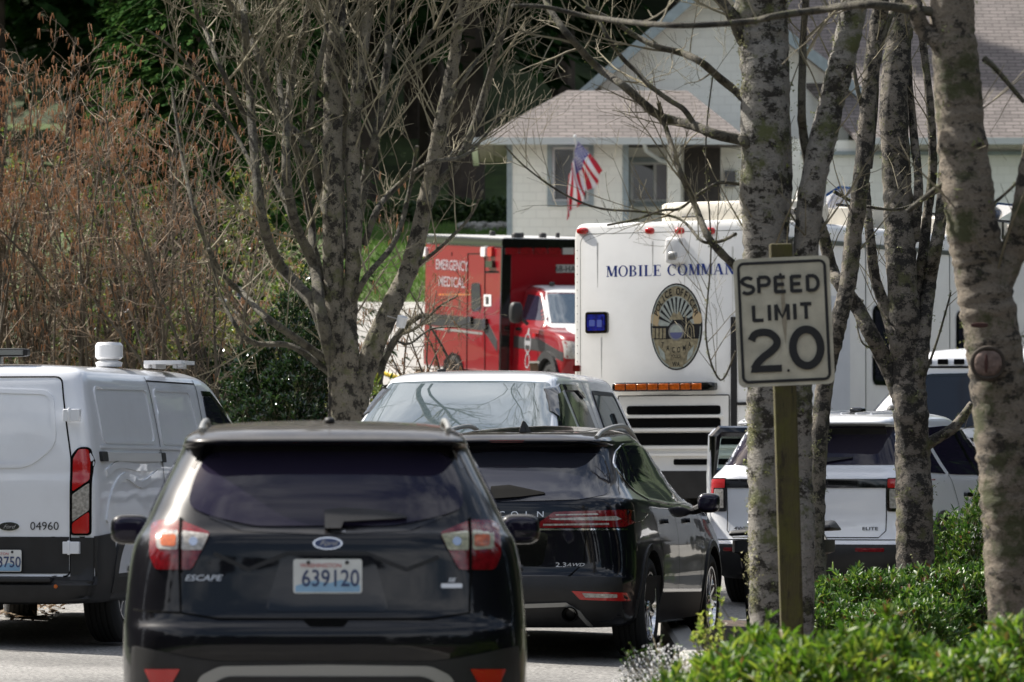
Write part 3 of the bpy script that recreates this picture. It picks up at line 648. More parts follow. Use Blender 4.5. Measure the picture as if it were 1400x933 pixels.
# open front left door, hinged at its front edge
hy = 3.48; hz0, hz1 = .42, 1.2
do = MB(); 
def dpt(t, z, n=0):   # t metres back from the hinge along the open door
    a = math.radians(48); return (-.99 - math.sin(a) * t + math.cos(a) * n, hy - math.cos(a) * t - math.sin(a) * n * 1, z)
pl = [(0, .45), (0, 1.2), (.04, 1.24), (.62, 1.6), (.72, 1.64), (1.06, 1.64), (1.12, 1.58), (1.14, 1.2), (1.13, .6), (1.05, .45)]
wo = [(.14, 1.22), (.60, 1.54), (.72, 1.58), (1.02, 1.58), (1.06, 1.22)]
def door_faces(n0, n1):
    mb = MB()
    lower = [(0, .45), (0, 1.2), (1.14, 1.2), (1.13, .6), (1.05, .45)]
    for poly in (lower, [(0, 1.2), (.04, 1.24), (.62, 1.6), (.6, 1.54), (.14, 1.2)], [(.62, 1.6), (.72, 1.64), (1.06, 1.64), (1.12, 1.58), (1.02, 1.58), (.72, 1.58), (.6, 1.54)], [(1.12, 1.58), (1.14, 1.2), (1.06, 1.2), (1.02, 1.58)]):
        n = len(poly); mb.add([dpt(t, z, n0) for t, z in poly] + [dpt(t, z, n1) for t, z in poly], [tuple(range(n)), tuple(reversed(range(n, 2 * n)))] + [(i, (i + 1) % n, (i + 1) % n + n, i + n) for i in range(n)])
    return mb
dr = door_faces(0, .07).build('front_door', M_white2, e, smooth=False)
g = MB(); n = len(wo); g.add([dpt(t, z, .03) for t, z in wo] + [dpt(t, z, .036) for t, z in wo], [tuple(range(n)), tuple(reversed(range(n, 2 * n)))]); 
MATS['door_glass'] = None; del MATS['door_glass']
M_dglass = mat('door_glass', (.5, .62, .6), .02, trans=1, ior=1.05, spec=.6)
g.build('door_window', M_dglass, dr, smooth=False)
tr = MB(); tr.tube([dpt(t, z, .075) for t, z in [(.08, 1.22), (.12, 1.27), (.6, 1.565), (.72, 1.605), (1.04, 1.605), (1.08, 1.56), (1.1, 1.21), (.08, 1.21)]], .06, 8)
tr.build('window_seal', M_gloss, dr)
ip = MB(); ip.sup(dpt(.55, .85, -.03), (.5, .5, .5), 4); 
k = MB(); k.tube([dpt(.12, 1.18, .0), dpt(.15, 1.2, -.12)], .03, 8); k.sup(dpt(.16, 1.24, -.2), (.14, .2, .17), 3); k.build('side_mirror', M_gloss, dr)
k = MB(); pn = [(.1, .52), (.1, 1.14), (1.06, 1.14), (1.04, .6), (.98, .52)]; n = 5; k.add([dpt(t, z, .06) for t, z in pn] + [dpt(t, z, .12) for t, z in pn], [tuple(range(n)), tuple(reversed(range(n, 2 * n)))] + [(i, (i + 1) % n, (i + 1) % n + n, i + n) for i in range(n)]); k.build('door_panel', M_plast, dr, smooth=False)
for sx in (-1, 1): b.proj('headlight', [roundpoly([(sx * .55, .95), (sx * .95, .95), (sx * .95, 1.05), (sx * .55, 1.03)], .02)], 'y', -1, M_lwhite, e, off=.006)
b.proj('windshield', [roundpoly([(-.74, 1.25), (.74, 1.25), (.6, 1.62), (-.6, 1.62)], .05)], 'y', -1, M_glass, e, off=.004, skirt=.004)
b.proj('grille', [roundpoly([(-.5, .6), (.5, .6), (.52, .98), (-.52, .98)], .03)], 'y', -1, M_gloss, e, off=.006)

# ---- white pickup with a canopy, facing the camera (local +y is its nose)
hp = PI + math.radians(10.5); fp = Frame(.27, 51.15, hp)
e = start('pickup_truck', 'white pickup truck with a canopy over its bed, facing the camera', 'pickup truck', fp)
keys = [
 (.38, .38, .3, 5.3, .7, .3, .4, 5, 4, 0), (.40, .36, .03, 5.7, .96, .25, .5, 6, 4, 0), (.7, .6, .0, 5.88, 1.0, .22, .6, 7, 4.5, 0), (1.0, .95, .0, 5.9, 1.01, .22, .6, 7, 4.5, 0),
 (1.2, 1.12, .02, 5.8, 1.0, .22, .6, 7, 4.5, 0), (1.30, 1.20, .03, 5.6, .985, .22, .7, 7, 4.5, 0), (1.37, 1.27, .05, 4.75, .955, .22, .6, 6, 4.5, .01), (1.42, 1.34, .06, 4.52, .94, .22, .45, 6, 4.5, .02),
 (1.55, 1.50, .10, 4.24, .885, .25, .4, 6, 4.5, .02), (1.72, 1.68, .20, 3.92, .82, .25, .38, 6, 4.5, .02), (1.85, 1.83, .30, 3.64, .765, .28, .38, 5, 4.5, .02), (1.91, 1.90, .38, 3.5, .735, .3, .38, 5, 4.5, .02), (1.955, 1.945, .5, 3.3, .66, .4, .5, 4, 4, .02), (1.985, 1.975, .8, 2.9, .45, .5, .6, 4, 4, .02), (1.995, 1.985, 1.2, 2.6, .03, .3, .3, 3, 3, 0)]
b = Body(keys)
b.make('body', M_white, e, [(s * 1.0, y, .40, .46) for s in (-1, 1) for y in (1.15, 4.85)])
for sx in (-1, 1):
    for y in (1.15, 4.85): wheel(e, sx * .86, y, .40, .27, sx, 6)
b.proj('windshield', [roundpoly([(-.86, 1.32), (.86, 1.32), (.80, 1.6), (.71, 1.86), (.3, 1.875), (-.3, 1.875), (-.71, 1.86), (-.80, 1.6)], .04)], 'y', -1, M_wind, e, off=.007, grid=.05, skirt=.006)
b.proj('cowl', [[(-.88, 1.26), (.88, 1.26), (.86, 1.33), (-.86, 1.33)]], 'y', -1, M_plast, e, off=.008)
for q in (-.62, .1):
    b.proj('windshield_wiper', ribbon([(q, 1.32), (q + .3, 1.35), (q + .55, 1.36)], .018), 'y', -1, M_plast, e, off=.03, grid=.1)
for sx in (-1, 1):
    sg = -sx
    b.proj('side_window', [roundpoly([(4.2, 1.36), (4.02, 1.5), (3.62, 1.76), (3.3, 1.80), (3.22, 1.36)], .05)], 'x', sg, M_glass2, e, off=.007, grid=.07, skirt=.006)
    b.proj('side_window', [roundpoly([(3.08, 1.36), (3.14, 1.80), (2.6, 1.81), (2.35, 1.72), (2.3, 1.36)], .05)], 'x', sg, M_glass2, e, off=.007, grid=.07, skirt=.006)
    b.proj('window_visor', ribbon([(3.95, 1.58), (3.62, 1.78), (3.3, 1.825)], .05), 'x', sg, M_gloss, e, off=.03)
    b.proj('window_visor', ribbon([(3.14, 1.825), (2.6, 1.83), (2.38, 1.76)], .05), 'x', sg, M_gloss, e, off=.03)
    cw = roundpoly([(1.85, 1.45), (1.78, 1.80), (.62, 1.80), (.42, 1.45)], .06)
    b.proj('canopy_window', [cw], 'x', sg, M_wind, e, off=.006, grid=.1, skirt=.01)
    b.proj('canopy_window_frame', ribbon(cw, .035, True), 'x', sg, M_plast, e, off=.012, grid=.2)
    b.proj('canopy_latch', [rrect(1.12, 1.16, 1.50, 1.62, .01)], 'x', sg, M_plast, e, off=.03, grid=0)
    gaps(b, [[(2.12, 1.98), (2.12, .5)], [(3.15, 1.36), (3.15, .6)], [(4.3, 1.33), (4.3, .6)], [(2.1, 1.38), (.1, 1.40)]], 'x', sg, e, .012)
    for yh in (2.35, 3.35): b.proj('door_handle', [rrect(yh, yh + .2, 1.14, 1.18, .018)], 'x', sg, M_plast, e, off=.035)
    mirror(e, (sx * 1.12, 4.05, 1.33), sx, M_plast, (.2, .14, .17), glassy=False)
    b.proj('headlight', [roundpoly([(sx * .62, .85), (sx * .98, .85), (sx * .98, 1.1), (sx * .62, 1.08)], .03)], 'y', -1, M_lwhite, e, off=.008)
b.proj('grille', [roundpoly([(-.58, .75), (.58, .75), (.6, 1.1), (-.6, 1.1)], .04)], 'y', -1, M_chrome, e, off=.01)
b.proj('front_bumper', [rrect(-.98, .98, .42, .66, .05)], 'y', -1, M_chrome, e, off=.04)
b.proj('tail_light', [rrect(-.98, -.86, .9, 1.25, .02), rrect(.86, .98, .9, 1.25, .02)], 'y', 1, M_lred, e, off=.01)
k = MB(); k.sup((.35, 3.0, b.hit('z', -1, .35, 3.0)[0].z + .01), (.08, .05, .03), 3); k.build('roof_marker', M_plast, e)

# ---- white cargo van at the left (numbered 04960)
hv = math.radians(13); fv = Frame(-3.92, 38.25, hv)
e = start('cargo_van', 'white cargo van numbered 04960 at the left edge, white dome on its roof', 'van', fv)
keys = [
 (.28, .30, .3, 5.2, .7, .2, .5, 6, 4, 0), (.30, .28, .02, 5.45, .98, .16, .6, 8, 4, 0), (.36, .36, .0, 5.52, 1.01, .16, .7, 8, 4, 0), (.45, .55, .0, 5.53, 1.03, .16, .7, 8, 4, 0), (.48, .60, .06, 5.53, 1.03, .16, .7, 7, 4, 0),
 (.80, .90, .06, 5.45, 1.03, .16, .75, 7, 4, 0), (1.10, 1.08, .06, 5.1, 1.025, .16, .8, 7, 4, 0), (1.20, 1.16, .07, 4.8, 1.02, .16, .7, 7, 4, .01), (1.30, 1.26, .075, 4.55, 1.01, .16, .5, 7, 4, .01),
 (1.55, 1.50, .10, 4.2, .975, .17, .45, 7, 4.5, .015), (1.77, 1.75, .14, 3.82, .93, .18, .4, 6.5, 4.5, .02), (1.88, 1.87, .18, 3.6, .895, .2, .4, 6, 4.5, .02), (1.93, 1.93, .23, 3.42, .84, .25, .45, 5, 4, .02), (1.955, 1.965, .34, 3.2, .72, .4, .5, 4, 4, .02), (1.97, 1.985, .6, 2.9, .4, .5, .6, 4, 4, .02), (1.975, 1.99, 1.0, 2.6, .03, .3, .3, 3, 3, 0)]
b = Body(keys)
b.make('body', M_white, e, [(s * 1.03, y, .36, .42) for s in (-1, 1) for y in (.98, 4.28)], M_plast, .5)
for sx in (-1, 1):
    wheel(e, sx * .88, .98, .36, .235, sx, 8, M_wtext, R0=.21); wheel(e, sx * .88, 4.28, .36, .235, sx, 8, M_wtext, R0=.21, rz=.35)
X = lambda pp, c=.06: fv.xzs(pp, c)
Y = lambda pp, c=1.0: fv.yzs(pp, c)
xr = .86
gaps(b, [[(.0, .48), (.0, 1.87)], roundpoly([(xr, .48), (xr, 1.30), (.76, 1.87), (-.76, 1.87), (-xr, 1.30), (-xr, .48)], .05) ], 'y', 1, e, .011)
for sx in (-1, 1):
    b.proj('door_panel_recess', ribbon(roundpoly([(sx * .08, 1.25), (sx * .55, 1.25), (sx * .74, 1.40), (sx * .70, 1.76), (sx * .08, 1.78)], .08), .03, True), 'y', 1, M_white, e, off=.010, skirt=.02)
    b.proj('lower_door_cladding', [[(sx * .02, .50), (sx * .85, .50), (sx * .85, .755), (sx * .02, .755)]], 'y', 1, M_plast, e, off=.006)
    t = b.proj('tail_light', [roundpoly([(sx * .86, .765), (sx * 1.005, .765), (sx * 1.005, 1.27), (sx * .985, 1.38), (sx * .91, 1.38), (sx * .86, 1.32)], .03)], 'y', 1, M_gap, e, off=.012, grid=.04, skirt=.1)
    b.proj('red_lens', [roundpoly([(sx * .878, 1.07), (sx * .992, 1.15), (sx * .992, 1.27), (sx * .975, 1.365), (sx * .915, 1.365), (sx * .878, 1.30)], .015), roundpoly([(sx * .878, .78), (sx * .992, .78), (sx * .992, .93), (sx * .878, .85)], .015)], 'y', 1, M_lred2, t, off=.020, grid=.03, skirt=.01)
    b.proj('clear_lens', [roundpoly([(sx * .878, .86), (sx * .992, .94), (sx * .992, 1.13), (sx * .878, 1.05)], .01)], 'y', 1, M_lwhite, t, off=.020, grid=.03, skirt=.01)
    for z in (1.60, .68):
        k = MB(); k.box((sx * .875, .05, z), (.12, .05, .085)); k.tube([(sx * .86, .03, z - .05), (sx * .86, .03, z + .05)], .012, 8); k.build('door_hinge', M_white, e, bevel=.01)
    b.proj('side_marker', [rrect(sx * .62 - .05, sx * .62 + .05, .395, .425, .008)], 'y', 1, M_lred, e, off=.014)
    sg = -sx
    b.proj('slide_rail_cover', [rrect(.32, 1.78, 1.285, 1.345, .015)], 'x', sg, M_balu, e, off=.02, grid=.2)
    b.proj('rail_end', [rrect(.29, .42, 1.28, 1.35, .015), rrect(1.72, 1.82, 1.28, 1.35, .015)], 'x', sg, M_plast, e, off=.024, grid=.2)
    b.proj('swage_line', ribbon([(.35, 1.385), (3.3, 1.38)], .018), 'x', sg, M_white, e, off=.012, grid=.3)
    for pn in ([(.42, 1.42), (.42, 1.80), (1.64, 1.81), (1.66, 1.42)], [(1.84, 1.42), (1.84, 1.81), (2.76, 1.81), (2.86, 1.42)]):
        b.proj('panel_recess', ribbon(roundpoly(pn, .07), .022, True), 'x', sg, M_white, e, off=.008, grid=.2)
    for pn in ([(.36, .86), (.5, 1.06), (.82, 1.18), (1.2, 1.12), (1.62, 1.2)], [(.4, 1.2), (.7, 1.26), (1.2, 1.24), (1.7, 1.26)], [(1.85, 1.0), (2.3, 1.16), (3.0, 1.18)]):
        b.proj('reflection_rib', ribbon(curve(pn, 4), .05), 'x', sg, M_white, e, off=.012, grid=.15)  # raised wavy ribs in body white stand in for glossy wavy reflections
    gaps(b, [curve([(1.74, 1.90), (1.75, 1.6), (1.78, 1.3), (1.8, .7)], 4), curve([(3.0, 1.90), (2.98, 1.6), (3.05, 1.3), (3.1, .5)], 4), [(1.74, 1.87), (3.0, 1.87)], curve([(4.3, 1.3), (4.2, .9), (4.0, .5)], 4)], 'x', sg, e, .010)
    b.proj('side_window', [roundpoly([(3.12, 1.24), (3.12, 1.78), (3.35, 1.78), (3.75, 1.60), (4.2, 1.30), (4.2, 1.22)], .07)], 'x', sg, M_glass2, e, off=.007, grid=.07, skirt=.006)
    b.proj('window_divider', ribbon([(3.60, 1.24), (3.56, 1.70)], .035), 'x', sg, M_gloss, e, off=.008, grid=.1)
    b.proj('window_seal', ribbon([(3.12, 1.80), (3.35, 1.80), (3.75, 1.62), (4.2, 1.32)], .04), 'x', sg, M_gloss, e, off=.01, grid=.1)
    b.proj('lower_cladding', [[(.03, .30), (.03, .755), (.5, .78), (.56, .60), (.5, .30)], [(1.42, .32), (1.42, .58), (3.8, .58), (3.8, .32)]], 'x', sg, M_plast, e, off=.016)
    b.proj('rub_strip', [rrect(1.5, 3.6, .70, .80, .02)], 'x', sg, M_plast, e, off=.02)
    ar = [(.98 + .46 * math.cos(a), .36 + .46 * math.sin(a)) for a in [PI * (k - 1) / 18 for k in range(21)]]
    b.proj('arch_trim', ribbon(ar, .09), 'x', sg, M_plast, e, off=.022, grid=0)
    mirror(e, (sx * 1.22, 4.1, 1.28), sx, M_plast, (.24, .18, .34), glassy=True)
b.proj('bumper', [[(-1.02, .30), (-1.02, .75), (-.87, .75), (-.865, .47), (.865, .47), (.87, .75), (1.02, .75), (1.02, .30)]], 'y', 1, M_plast, e, off=.02, grid=.07)
k = MB(); k.b2(-.75, .75, -.04, .12, .44, .475); k.b2(-.3, .3, .0, .3, .24, .29); k.build('bumper_step', M_plast, e, bevel=.01)
k = MB(); k.tube([(.15, .3, .33), (.62, .1, .34)], .045, 12); k.build('muffler', M_gap, e)
px = X([(-10, 767)], .04)[0]
plate(e, X([(30, 767)], .04)[0][0] - .155, X([(30, 767)], .04)[0][1], .035, 'C93750')
c_ = X([(61, 719)], .06)[0]; b.proj('fleet_number', text2('04960', .058, c_[0], c_[1], 1.05, .0), 'y', 1, M_text, e, off=.006, grid=.03, skirt=0)
c_ = X([(13, 720)], .06)[0]; o = b.proj('oval_badge', [ell(*c_, .075, .03)], 'y', 1, M_chrome, e, off=.012, grid=0); b.proj('badge_face', [ell(*c_, .066, .024)], 'y', 1, M_plast, o, off=.014, grid=0)
flat('badge_script', text2('Ford', .028, c_[0], c_[1], 1.1, 0, .5), 'y-', b.hit('y', 1, *c_)[0].y - .018, M_wtext, o)
b.proj('indicator', [ell(*X([(78, 802)], .0)[0], .014, .014, 12)], 'y', 1, M_lamber, e, off=.03, grid=0)
tz = 1.97
k = MB(); p = X([(149, 486)], 1.6)[0]; k.lathe([(tz, .09), (tz + .03, .10), (tz + .05, .06), (tz + .055, .085), (tz + .07, .10), (tz + .155, .10), (tz + .175, .085), (tz + .18, .001)], (p[0], 1.6, 0), 'z', 28); k.build('beacon_dome', M_wplast, e)
k = MB(); p = X([(-40, 490)], .35)[0]; k.sup((p[0], .35, tz + .075), (.86, .1, .06), 8); k.build('roof_light_bar', M_plast, e)
k = MB(); k.box((p[0], .30, tz + .075), (.80, .02, .035)); k.box((p[0] + .2, .36, tz + .025), (.06, .05, .06)); k.box((p[0] - .2, .36, tz + .025), (.06, .05, .06)); k.build('bar_lens', M_silver, e)
p = X([(234, 495)], 2.55)[0]; k = MB(); k.box((p[0], 2.5, tz + .048), (.29, .34, .028)); k.box((p[0] - .08, 2.5, tz + .02), (.03, .26, .03)); k.box((p[0] + .08, 2.5, tz + .02), (.03, .26, .03)); k.sup((p[0] - .13, 2.38, tz + .03), (.05, .06, .05), 4); k.sup((p[0] + .13, 2.38, tz + .03), (.05, .06, .05), 4); k.build('roof_vent', M_wplast, e)
b.proj('windshield', [roundpoly([(-.9, 1.30), (.9, 1.30), (.75, 1.84), (-.75, 1.84)], .05)], 'y', -1, M_glass, e, off=.004, skirt=.004)
for sx in (-1, 1): b.proj('headlight', [roundpoly([(sx * .55, .85), (sx * .98, .85), (sx * .98, 1.2), (sx * .65, 1.05)], .03)], 'y', -1, M_lwhite, e, off=.006)
b.proj('grille', [roundpoly([(-.5, .6), (.5, .6), (.55, 1.0), (-.55, 1.0)], .03)], 'y', -1, M_plast, e, off=.006)

# ---- older white van side-on behind the white SUV; local +y (nose) points left
hw = math.radians(-84); fw = Frame(3.05 + 5.35, 58.3, hw); fw = Frame(8.40, 58.3, hw, ground(8.4, 58.3) + .10)
e = start('passenger_van', 'older white van standing side-on beyond the white SUV', 'van', fw)
keys = [
 (.40, .40, .3, 5.0, .7, .2, .5, 6, 4, 0), (.42, .40, .02, 5.2, .96, .16, .4, 7, 4.5, 0), (.7, .7, .0, 5.35, 1.0, .16, .4, 7, 4.5, 0), (1.05, 1.0, .0, 5.3, 1.0, .16, .4, 7, 4.5, 0),
 (1.22, 1.15, .02, 5.1, .99, .16, .5, 7, 4.5, 0), (1.3, 1.24, .03, 4.75, .975, .16, .4, 7, 4.5, 0), (1.6, 1.56, .06, 4.45, .92, .16, .35, 7, 4.5, 0), (1.9, 1.88, .10, 4.15, .87, .17, .35, 7, 4.5, 0), (1.93, 1.92, .08, 4.2, .885, .17, .35, 7, 4.5, 0),
 (2.02, 2.01, .14, 4.1, .85, .25, .4, 6, 4.5, 0), (2.10, 2.09, .3, 3.9, .7, .4, .5, 4, 4, 0), (2.14, 2.13, .7, 3.4, .4, .5, .6, 4, 4, 0), (2.15, 2.14, 1.2, 2.9, .03, .3, .3, 3, 3, 0)]
b = Body(keys)
b.make('body', M_white2, e, [(s * 1.0, y, .38, .43) for s in (-1, 1) for y in (1.1, 4.45)])
for sx in (-1, 1):
    sg = -sx
    for y in (1.1, 4.45): wheel(e, sx * .86, y, .38, .24, sx, 8)
    b.proj('side_window', [roundpoly([(4.36, 1.28), (3.96, 1.82), (3.35, 1.83), (3.3, 1.28)], .06)], 'x', sg, M_glass2, e, off=.006, grid=.1, skirt=.004)
    b.proj('window_seal', ribbon(roundpoly([(4.36, 1.28), (3.96, 1.82), (3.35, 1.83), (3.3, 1.28)], .06), .03, True), 'x', sg, M_gloss, e, off=.009, grid=.1)
    gaps(b, [[(3.2, 1.9), (3.15, 1.2), (3.2, .6)], [(4.45, 1.26), (4.3, .9), (4.2, .6)], [(1.75, 1.9), (1.72, .6)]], 'x', sg, e, .012)
    b.proj('drip_rail', ribbon([(.15, 1.915), (4.2, 1.905)], .02), 'x', sg, M_gap, e, off=.012, grid=.4)
    for q in range(6): b.proj('marker_lamp', [rrect(3.05 + q * .17, 3.16 + q * .17, 1.935, 1.99, .01)], 'x', sg, M_gap, e, off=.03, grid=0)
    b.proj('door_handle', [rrect(3.35, 3.52, 1.12, 1.16, .015)], 'x', sg, M_plast, e, off=.03)
    mirror(e, (sx * 1.15, 4.3, 1.38), sx, M_plast, (.2, .14, .24))
b.proj('windshield', [roundpoly([(-.82, 1.34), (.82, 1.34), (.7, 1.84), (-.7, 1.84)], .05)], 'y', -1, M_glass2, e, off=.004, skirt=.004)
b.proj('tail_light', [rrect(-.98, -.88, 1.0, 1.4, .02), rrect(.88, .98, 1.0, 1.4, .02)], 'y', 1, M_lred, e, off=.01)

# ---- mobile command bus: local +y runs away from the face, +x to the right along it
hb = math.radians(30); nearx, neary = 2.93, 60.0
cx = nearx - 1.3 * math.cos(hb); cy = neary + 1.3 * math.sin(hb)
fb = Frame(cx, cy, hb)
e = start('command_bus', 'large white bus with a gold police badge and blue MOBILE COMMAND lettering', 'bus', fb)
X = lambda pp, c=0: fb.xzs(pp, c)
HT = X([(900, 303)])[0][1]; W = 1.3; LB = 11.0
sec = roundpoly([(-W, .45), (-W, HT), (W, HT), (W, .45)], .14, 6)
sec = [p for p in sec]
mb = MB(); n = len(sec)
ys = [(0.0, .06), (.02, .02), (.06, 0.0), (LB - .06, 0), (LB, .06)]
vs = []; 
for y, ins_ in ys:
    vs += [(x * (1 - ins_ / W), y, z - (ins_ if z > 1 else -ins_)) for x, z in sec]
fs = [tuple(range(n)), tuple(reversed(range(n * (len(ys) - 1), n * len(ys))))]
for j in range(len(ys) - 1):
    for i in range(n): a = j * n + i; c = j * n + (i + 1) % n; fs.append((a, c, c + n, a + n))
mb.add(vs, fs); mb.build('body', M_bus, e, ang=30)
for sx in (-1, 1):
    for y in (2.6, 3.9, 9.0): wheel(e, sx * 1.1, y, .5, .3, sx, 8, R0=.29)
def onface(name, polys, m, off=.004, parent=None, th=True, label=None):
    mb = MB()
    for q, p in enumerate(polys):
        if th: mb.prism(p, -off, -off + max(off, .004) + .003)
        else: mb.add([(a, -off - q * .0001, c) for a, c in p], [tuple(range(len(p)))])
    o = mb.build(name, m, parent or e, smooth=False)
    if label: o['label'] = label
    return o
for px in (797, 889, 930, 972, 1054):
    x, z = X([(px, 316)])[0]; k = MB(); k.sup((x, -.01, z), (.11 if px != 797 else .14, .07, .075), 3); k.build('clearance_light', M_lred2, e)
x, z = X([(927, 343)])[0]; k = MB(); k.sup((x, -.05, z), (.21, .16, .29), 6); cbx = k.build('camera_housing', M_wplast, e); k = MB(); k.sup((x, -.11, z - .06), (.13, .08, .1), 3); k.build('camera_lens', M_silver, cbx)
x, z = X([(817.5, 441.5)])[0]
o = onface('blue_light', [rrect(x - .14, x + .14, z - .12, z + .12, .03)], M_gloss, .04); onface('light_lens', [rrect(x - .11, x + .11, z - .09, z + .09, .02)], M_lblue, .055, o)
onface('light_cell', [rrect(x - .08, x - .01, z - .04, z + .03, .01), rrect(x + .02, x + .08, z - .05, z + .03, .01)], mat('blue_led_cell', (.15, .2, .6), .2), .06, o)
# serif lettering
def arcq(cx, cz, rx, rz, a0, a1, tx, tz, n=10):
    out = []; pr = None
    for i in range(n + 1):
        a = math.radians(a0 + (a1 - a0) * i / n); ca, sa = math.cos(a), math.sin(a)
        q = ((cx + rx * ca, cz + rz * sa), (cx + (rx - tx) * ca, cz + (rz - tz) * sa))
        if pr: out.append([pr[0], q[0], q[1], pr[1]])
        pr = q
    return out
def bar(x0, z0, x1, z1, w): return [[(x0 - w / 2, z0), (x0 + w / 2, z0), (x1 + w / 2, z1), (x1 - w / 2, z1)]]
def srf(x, z, w, s): return [[(x - w / 2, z), (x + w / 2, z), (x + w / 2, z + s * .05), (x - w / 2, z + s * .05)]]
T, t_ = .2, .08
GL = {
 'M': (1.0, bar(.14, 0, .14, 1, t_) + bar(.86, 0, .86, 1, T) + bar(.2, 1, .48, .05, T) + bar(.5, .05, .8, 1, t_) + srf(.14, 0, .26, 1) + srf(.86, 0, .34, 1) + srf(.12, .95, .24, 1) + srf(.88, .95, .3, 1)),
 'O': (.86, arcq(.43, .5, .43, .52, 0, 360, .17, .06, 28)),
 'B': (.74, bar(.16, 0, .16, 1, T) + arcq(.3, .74, .34, .26, -90, 90, .16, .05) + arcq(.3, .26, .4, .26, -90, 90, .18, .05) + srf(.16, 0, .3, 1) + srf(.16, .95, .3, 1)),
 'I': (.40, bar(.2, 0, .2, 1, T) + srf(.2, 0, .38, 1) + srf(.2, .95, .38, 1)),
 'L': (.72, bar(.2, 0, .2, 1, T) + srf(.2, .95, .38, 1) + [[(.02, 0), (.68, 0), (.68, .05), (.02, .05)], [(.62, .05), (.68, .05), (.7, .28)]]),
 'E': (.74, bar(.2, 0, .2, 1, T) + [[(.02, 0), (.68, 0), (.68, .05), (.02, .05)], [(.02, .95), (.66, .95), (.66, 1), (.02, 1)], [(.3, .47), (.5, .47), (.5, .53), (.3, .53)], [(.48, .38), (.54, .38), (.54, .62), (.48, .62)], [(.62, .05), (.68, .05), (.72, .28)], [(.60, .95), (.66, .95), (.68, .74)]]),
 'C': (.82, arcq(.43, .5, .43, .52, 48, 312, .17, .06, 24) + [[(.68, .9), (.74, 1.0), (.76, .68), (.70, .68)]]),
 'A': (.90, bar(.14, .05, .43, 1, t_) + bar(.74, .05, .47, 1, T) + [[(.24, .30), (.64, .30), (.64, .36), (.26, .36)]] + srf(.14, 0, .26, 1) + srf(.75, 0, .36, 1)),
 'N': (.9, bar(.16, 0, .16, 1, t_) + bar(.76, 0, .76, 1, t_) + bar(.18, 1, .74, 0, T) + srf(.16, 0, .28, 1) + srf(.12, .95, .24, 1) + srf(.76, .95, .28, 1)),
 'D': (.86, bar(.18, 0, .18, 1, T) + arcq(.32, .5, .5, .5, -90, 90, .18, .05, 14) + [[(.05, 0), (.33, 0), (.33, .05), (.05, .05)], [(.05, .95), (.33, .95), (.33, 1), (.05, 1)]]),
 'R': (.8, bar(.16, 0, .16, 1, T) + arcq(.3, .74, .34, .26, -90, 90, .16, .05) + bar(.4, .48, .7, 0, T) + srf(.16, 0, .3, 1) + srf(.16, .95, .3, 1)), 
 'T': (.8, bar(.4, 0, .4, 1, T) + srf(.4, 0, .36, 1) + [[(.03, .95), (.77, .95), (.77, 1), (.03, 1)]])}
def serif(s, h, gap=.1):
    x = 0; out = []
    for ch in s:
        if ch == ' ': x += .45; continue
        w, ps = GL[ch]; out += [[((x + a) * h, b_ * h) for a, b_ in p] for p in ps]; x += w + gap
    return out, x * h
(x0, z0), (x1, z1) = X([(829, 379), (1022, 379)]); zt = X([(829, 364)])[0][1]
ps, wd = serif('MOBILE COMMAND', zt - z0); kx = (x1 - x0) / wd
mb = MB()
for q, p in enumerate(ps): mb.add([(x0 + a * kx, -.004 - .00008 * q, z0 + c) for a, c in p], [tuple(range(len(p)))])
mb.build('lettering', M_btext, e, smooth=False)
# oval badge
(bx, bz) = X([(925, 447)])[0]; rx = (X([(960, 447)])[0][0] - X([(889, 447)])[0][0]) / 2; rz = (X([(925, 388)])[0][1] - X([(925, 507)])[0][1]) / 2
bo = onface('badge', [ell(bx, bz, rx, rz, 40)], M_plast, .004)
def bd(name, polys, m, off):
    if name in ('badge_shoulder', 'badge_flank', 'badge_panel') and len(polys) > 1: return [bd(name, [p], m, off) for p in polys][0]
    return onface(name, [[(bx + a * rx, bz + c * rz) for a, c in p] for p in polys], m, off, bo, th=False)
bd('badge_field', [ell(0, 0, .95, .965, 40)], M_gold, .0052)
bd('badge_edge', ribbon(ell(0, 0, .93, .95, 40), .03, True), M_pgreen, .007)
bd('badge_sky', [[(0, -.25)] + [(.74 * math.cos(a), .02 + .68 * math.sin(a)) for a in [math.radians(5 + 170 * i / 24) for i in range(25)]]], M_pgreen, .0075)
rays = []
for i in range(11):
    a = math.radians(18 + 144 * i / 10); da = math.radians(3.2)
    rays.append([(.12 * math.cos(a), .02 + .1 * math.sin(a)), (.70 * math.cos(a - da), .02 + .66 * math.sin(a - da)), (.70 * math.cos(a + da), .02 + .66 * math.sin(a + da))])
bd('badge_ray', rays, M_text, .0082)
for i, ch in enumerate('POLICE OFFICER'):
    a = math.radians(158 - 136 * i / 13); c, s = math.cos(a - PI / 2), math.sin(a - PI / 2); hh = .17
    bd('badge_lettering', [[(.83 * math.cos(a) + (c * u * 1.0 - s * v), .02 + .80 * math.sin(a) + (s * u + c * v)) for u, v in p] for p in text2(ch, hh, 0, 0, .9, .03)], M_text, .0095)
bd('badge_shoulder', [[(-.97, .28), (-.70, .42), (-.62, .25), (-.72, .0), (-.98, .1)], [(.97, .28), (.70, .42), (.62, .25), (.72, .0), (.98, .1)]], mat('badge_tan', (.5, .38, .22), .5), .0085)
bd('badge_scene', [[(-.95, -.28), (.95, -.28), (.97, .06), (.62, .06), (.45, .2), (.2, .24), (-.1, .18), (-.3, .02), (-.95, .02)]], M_text, .009)
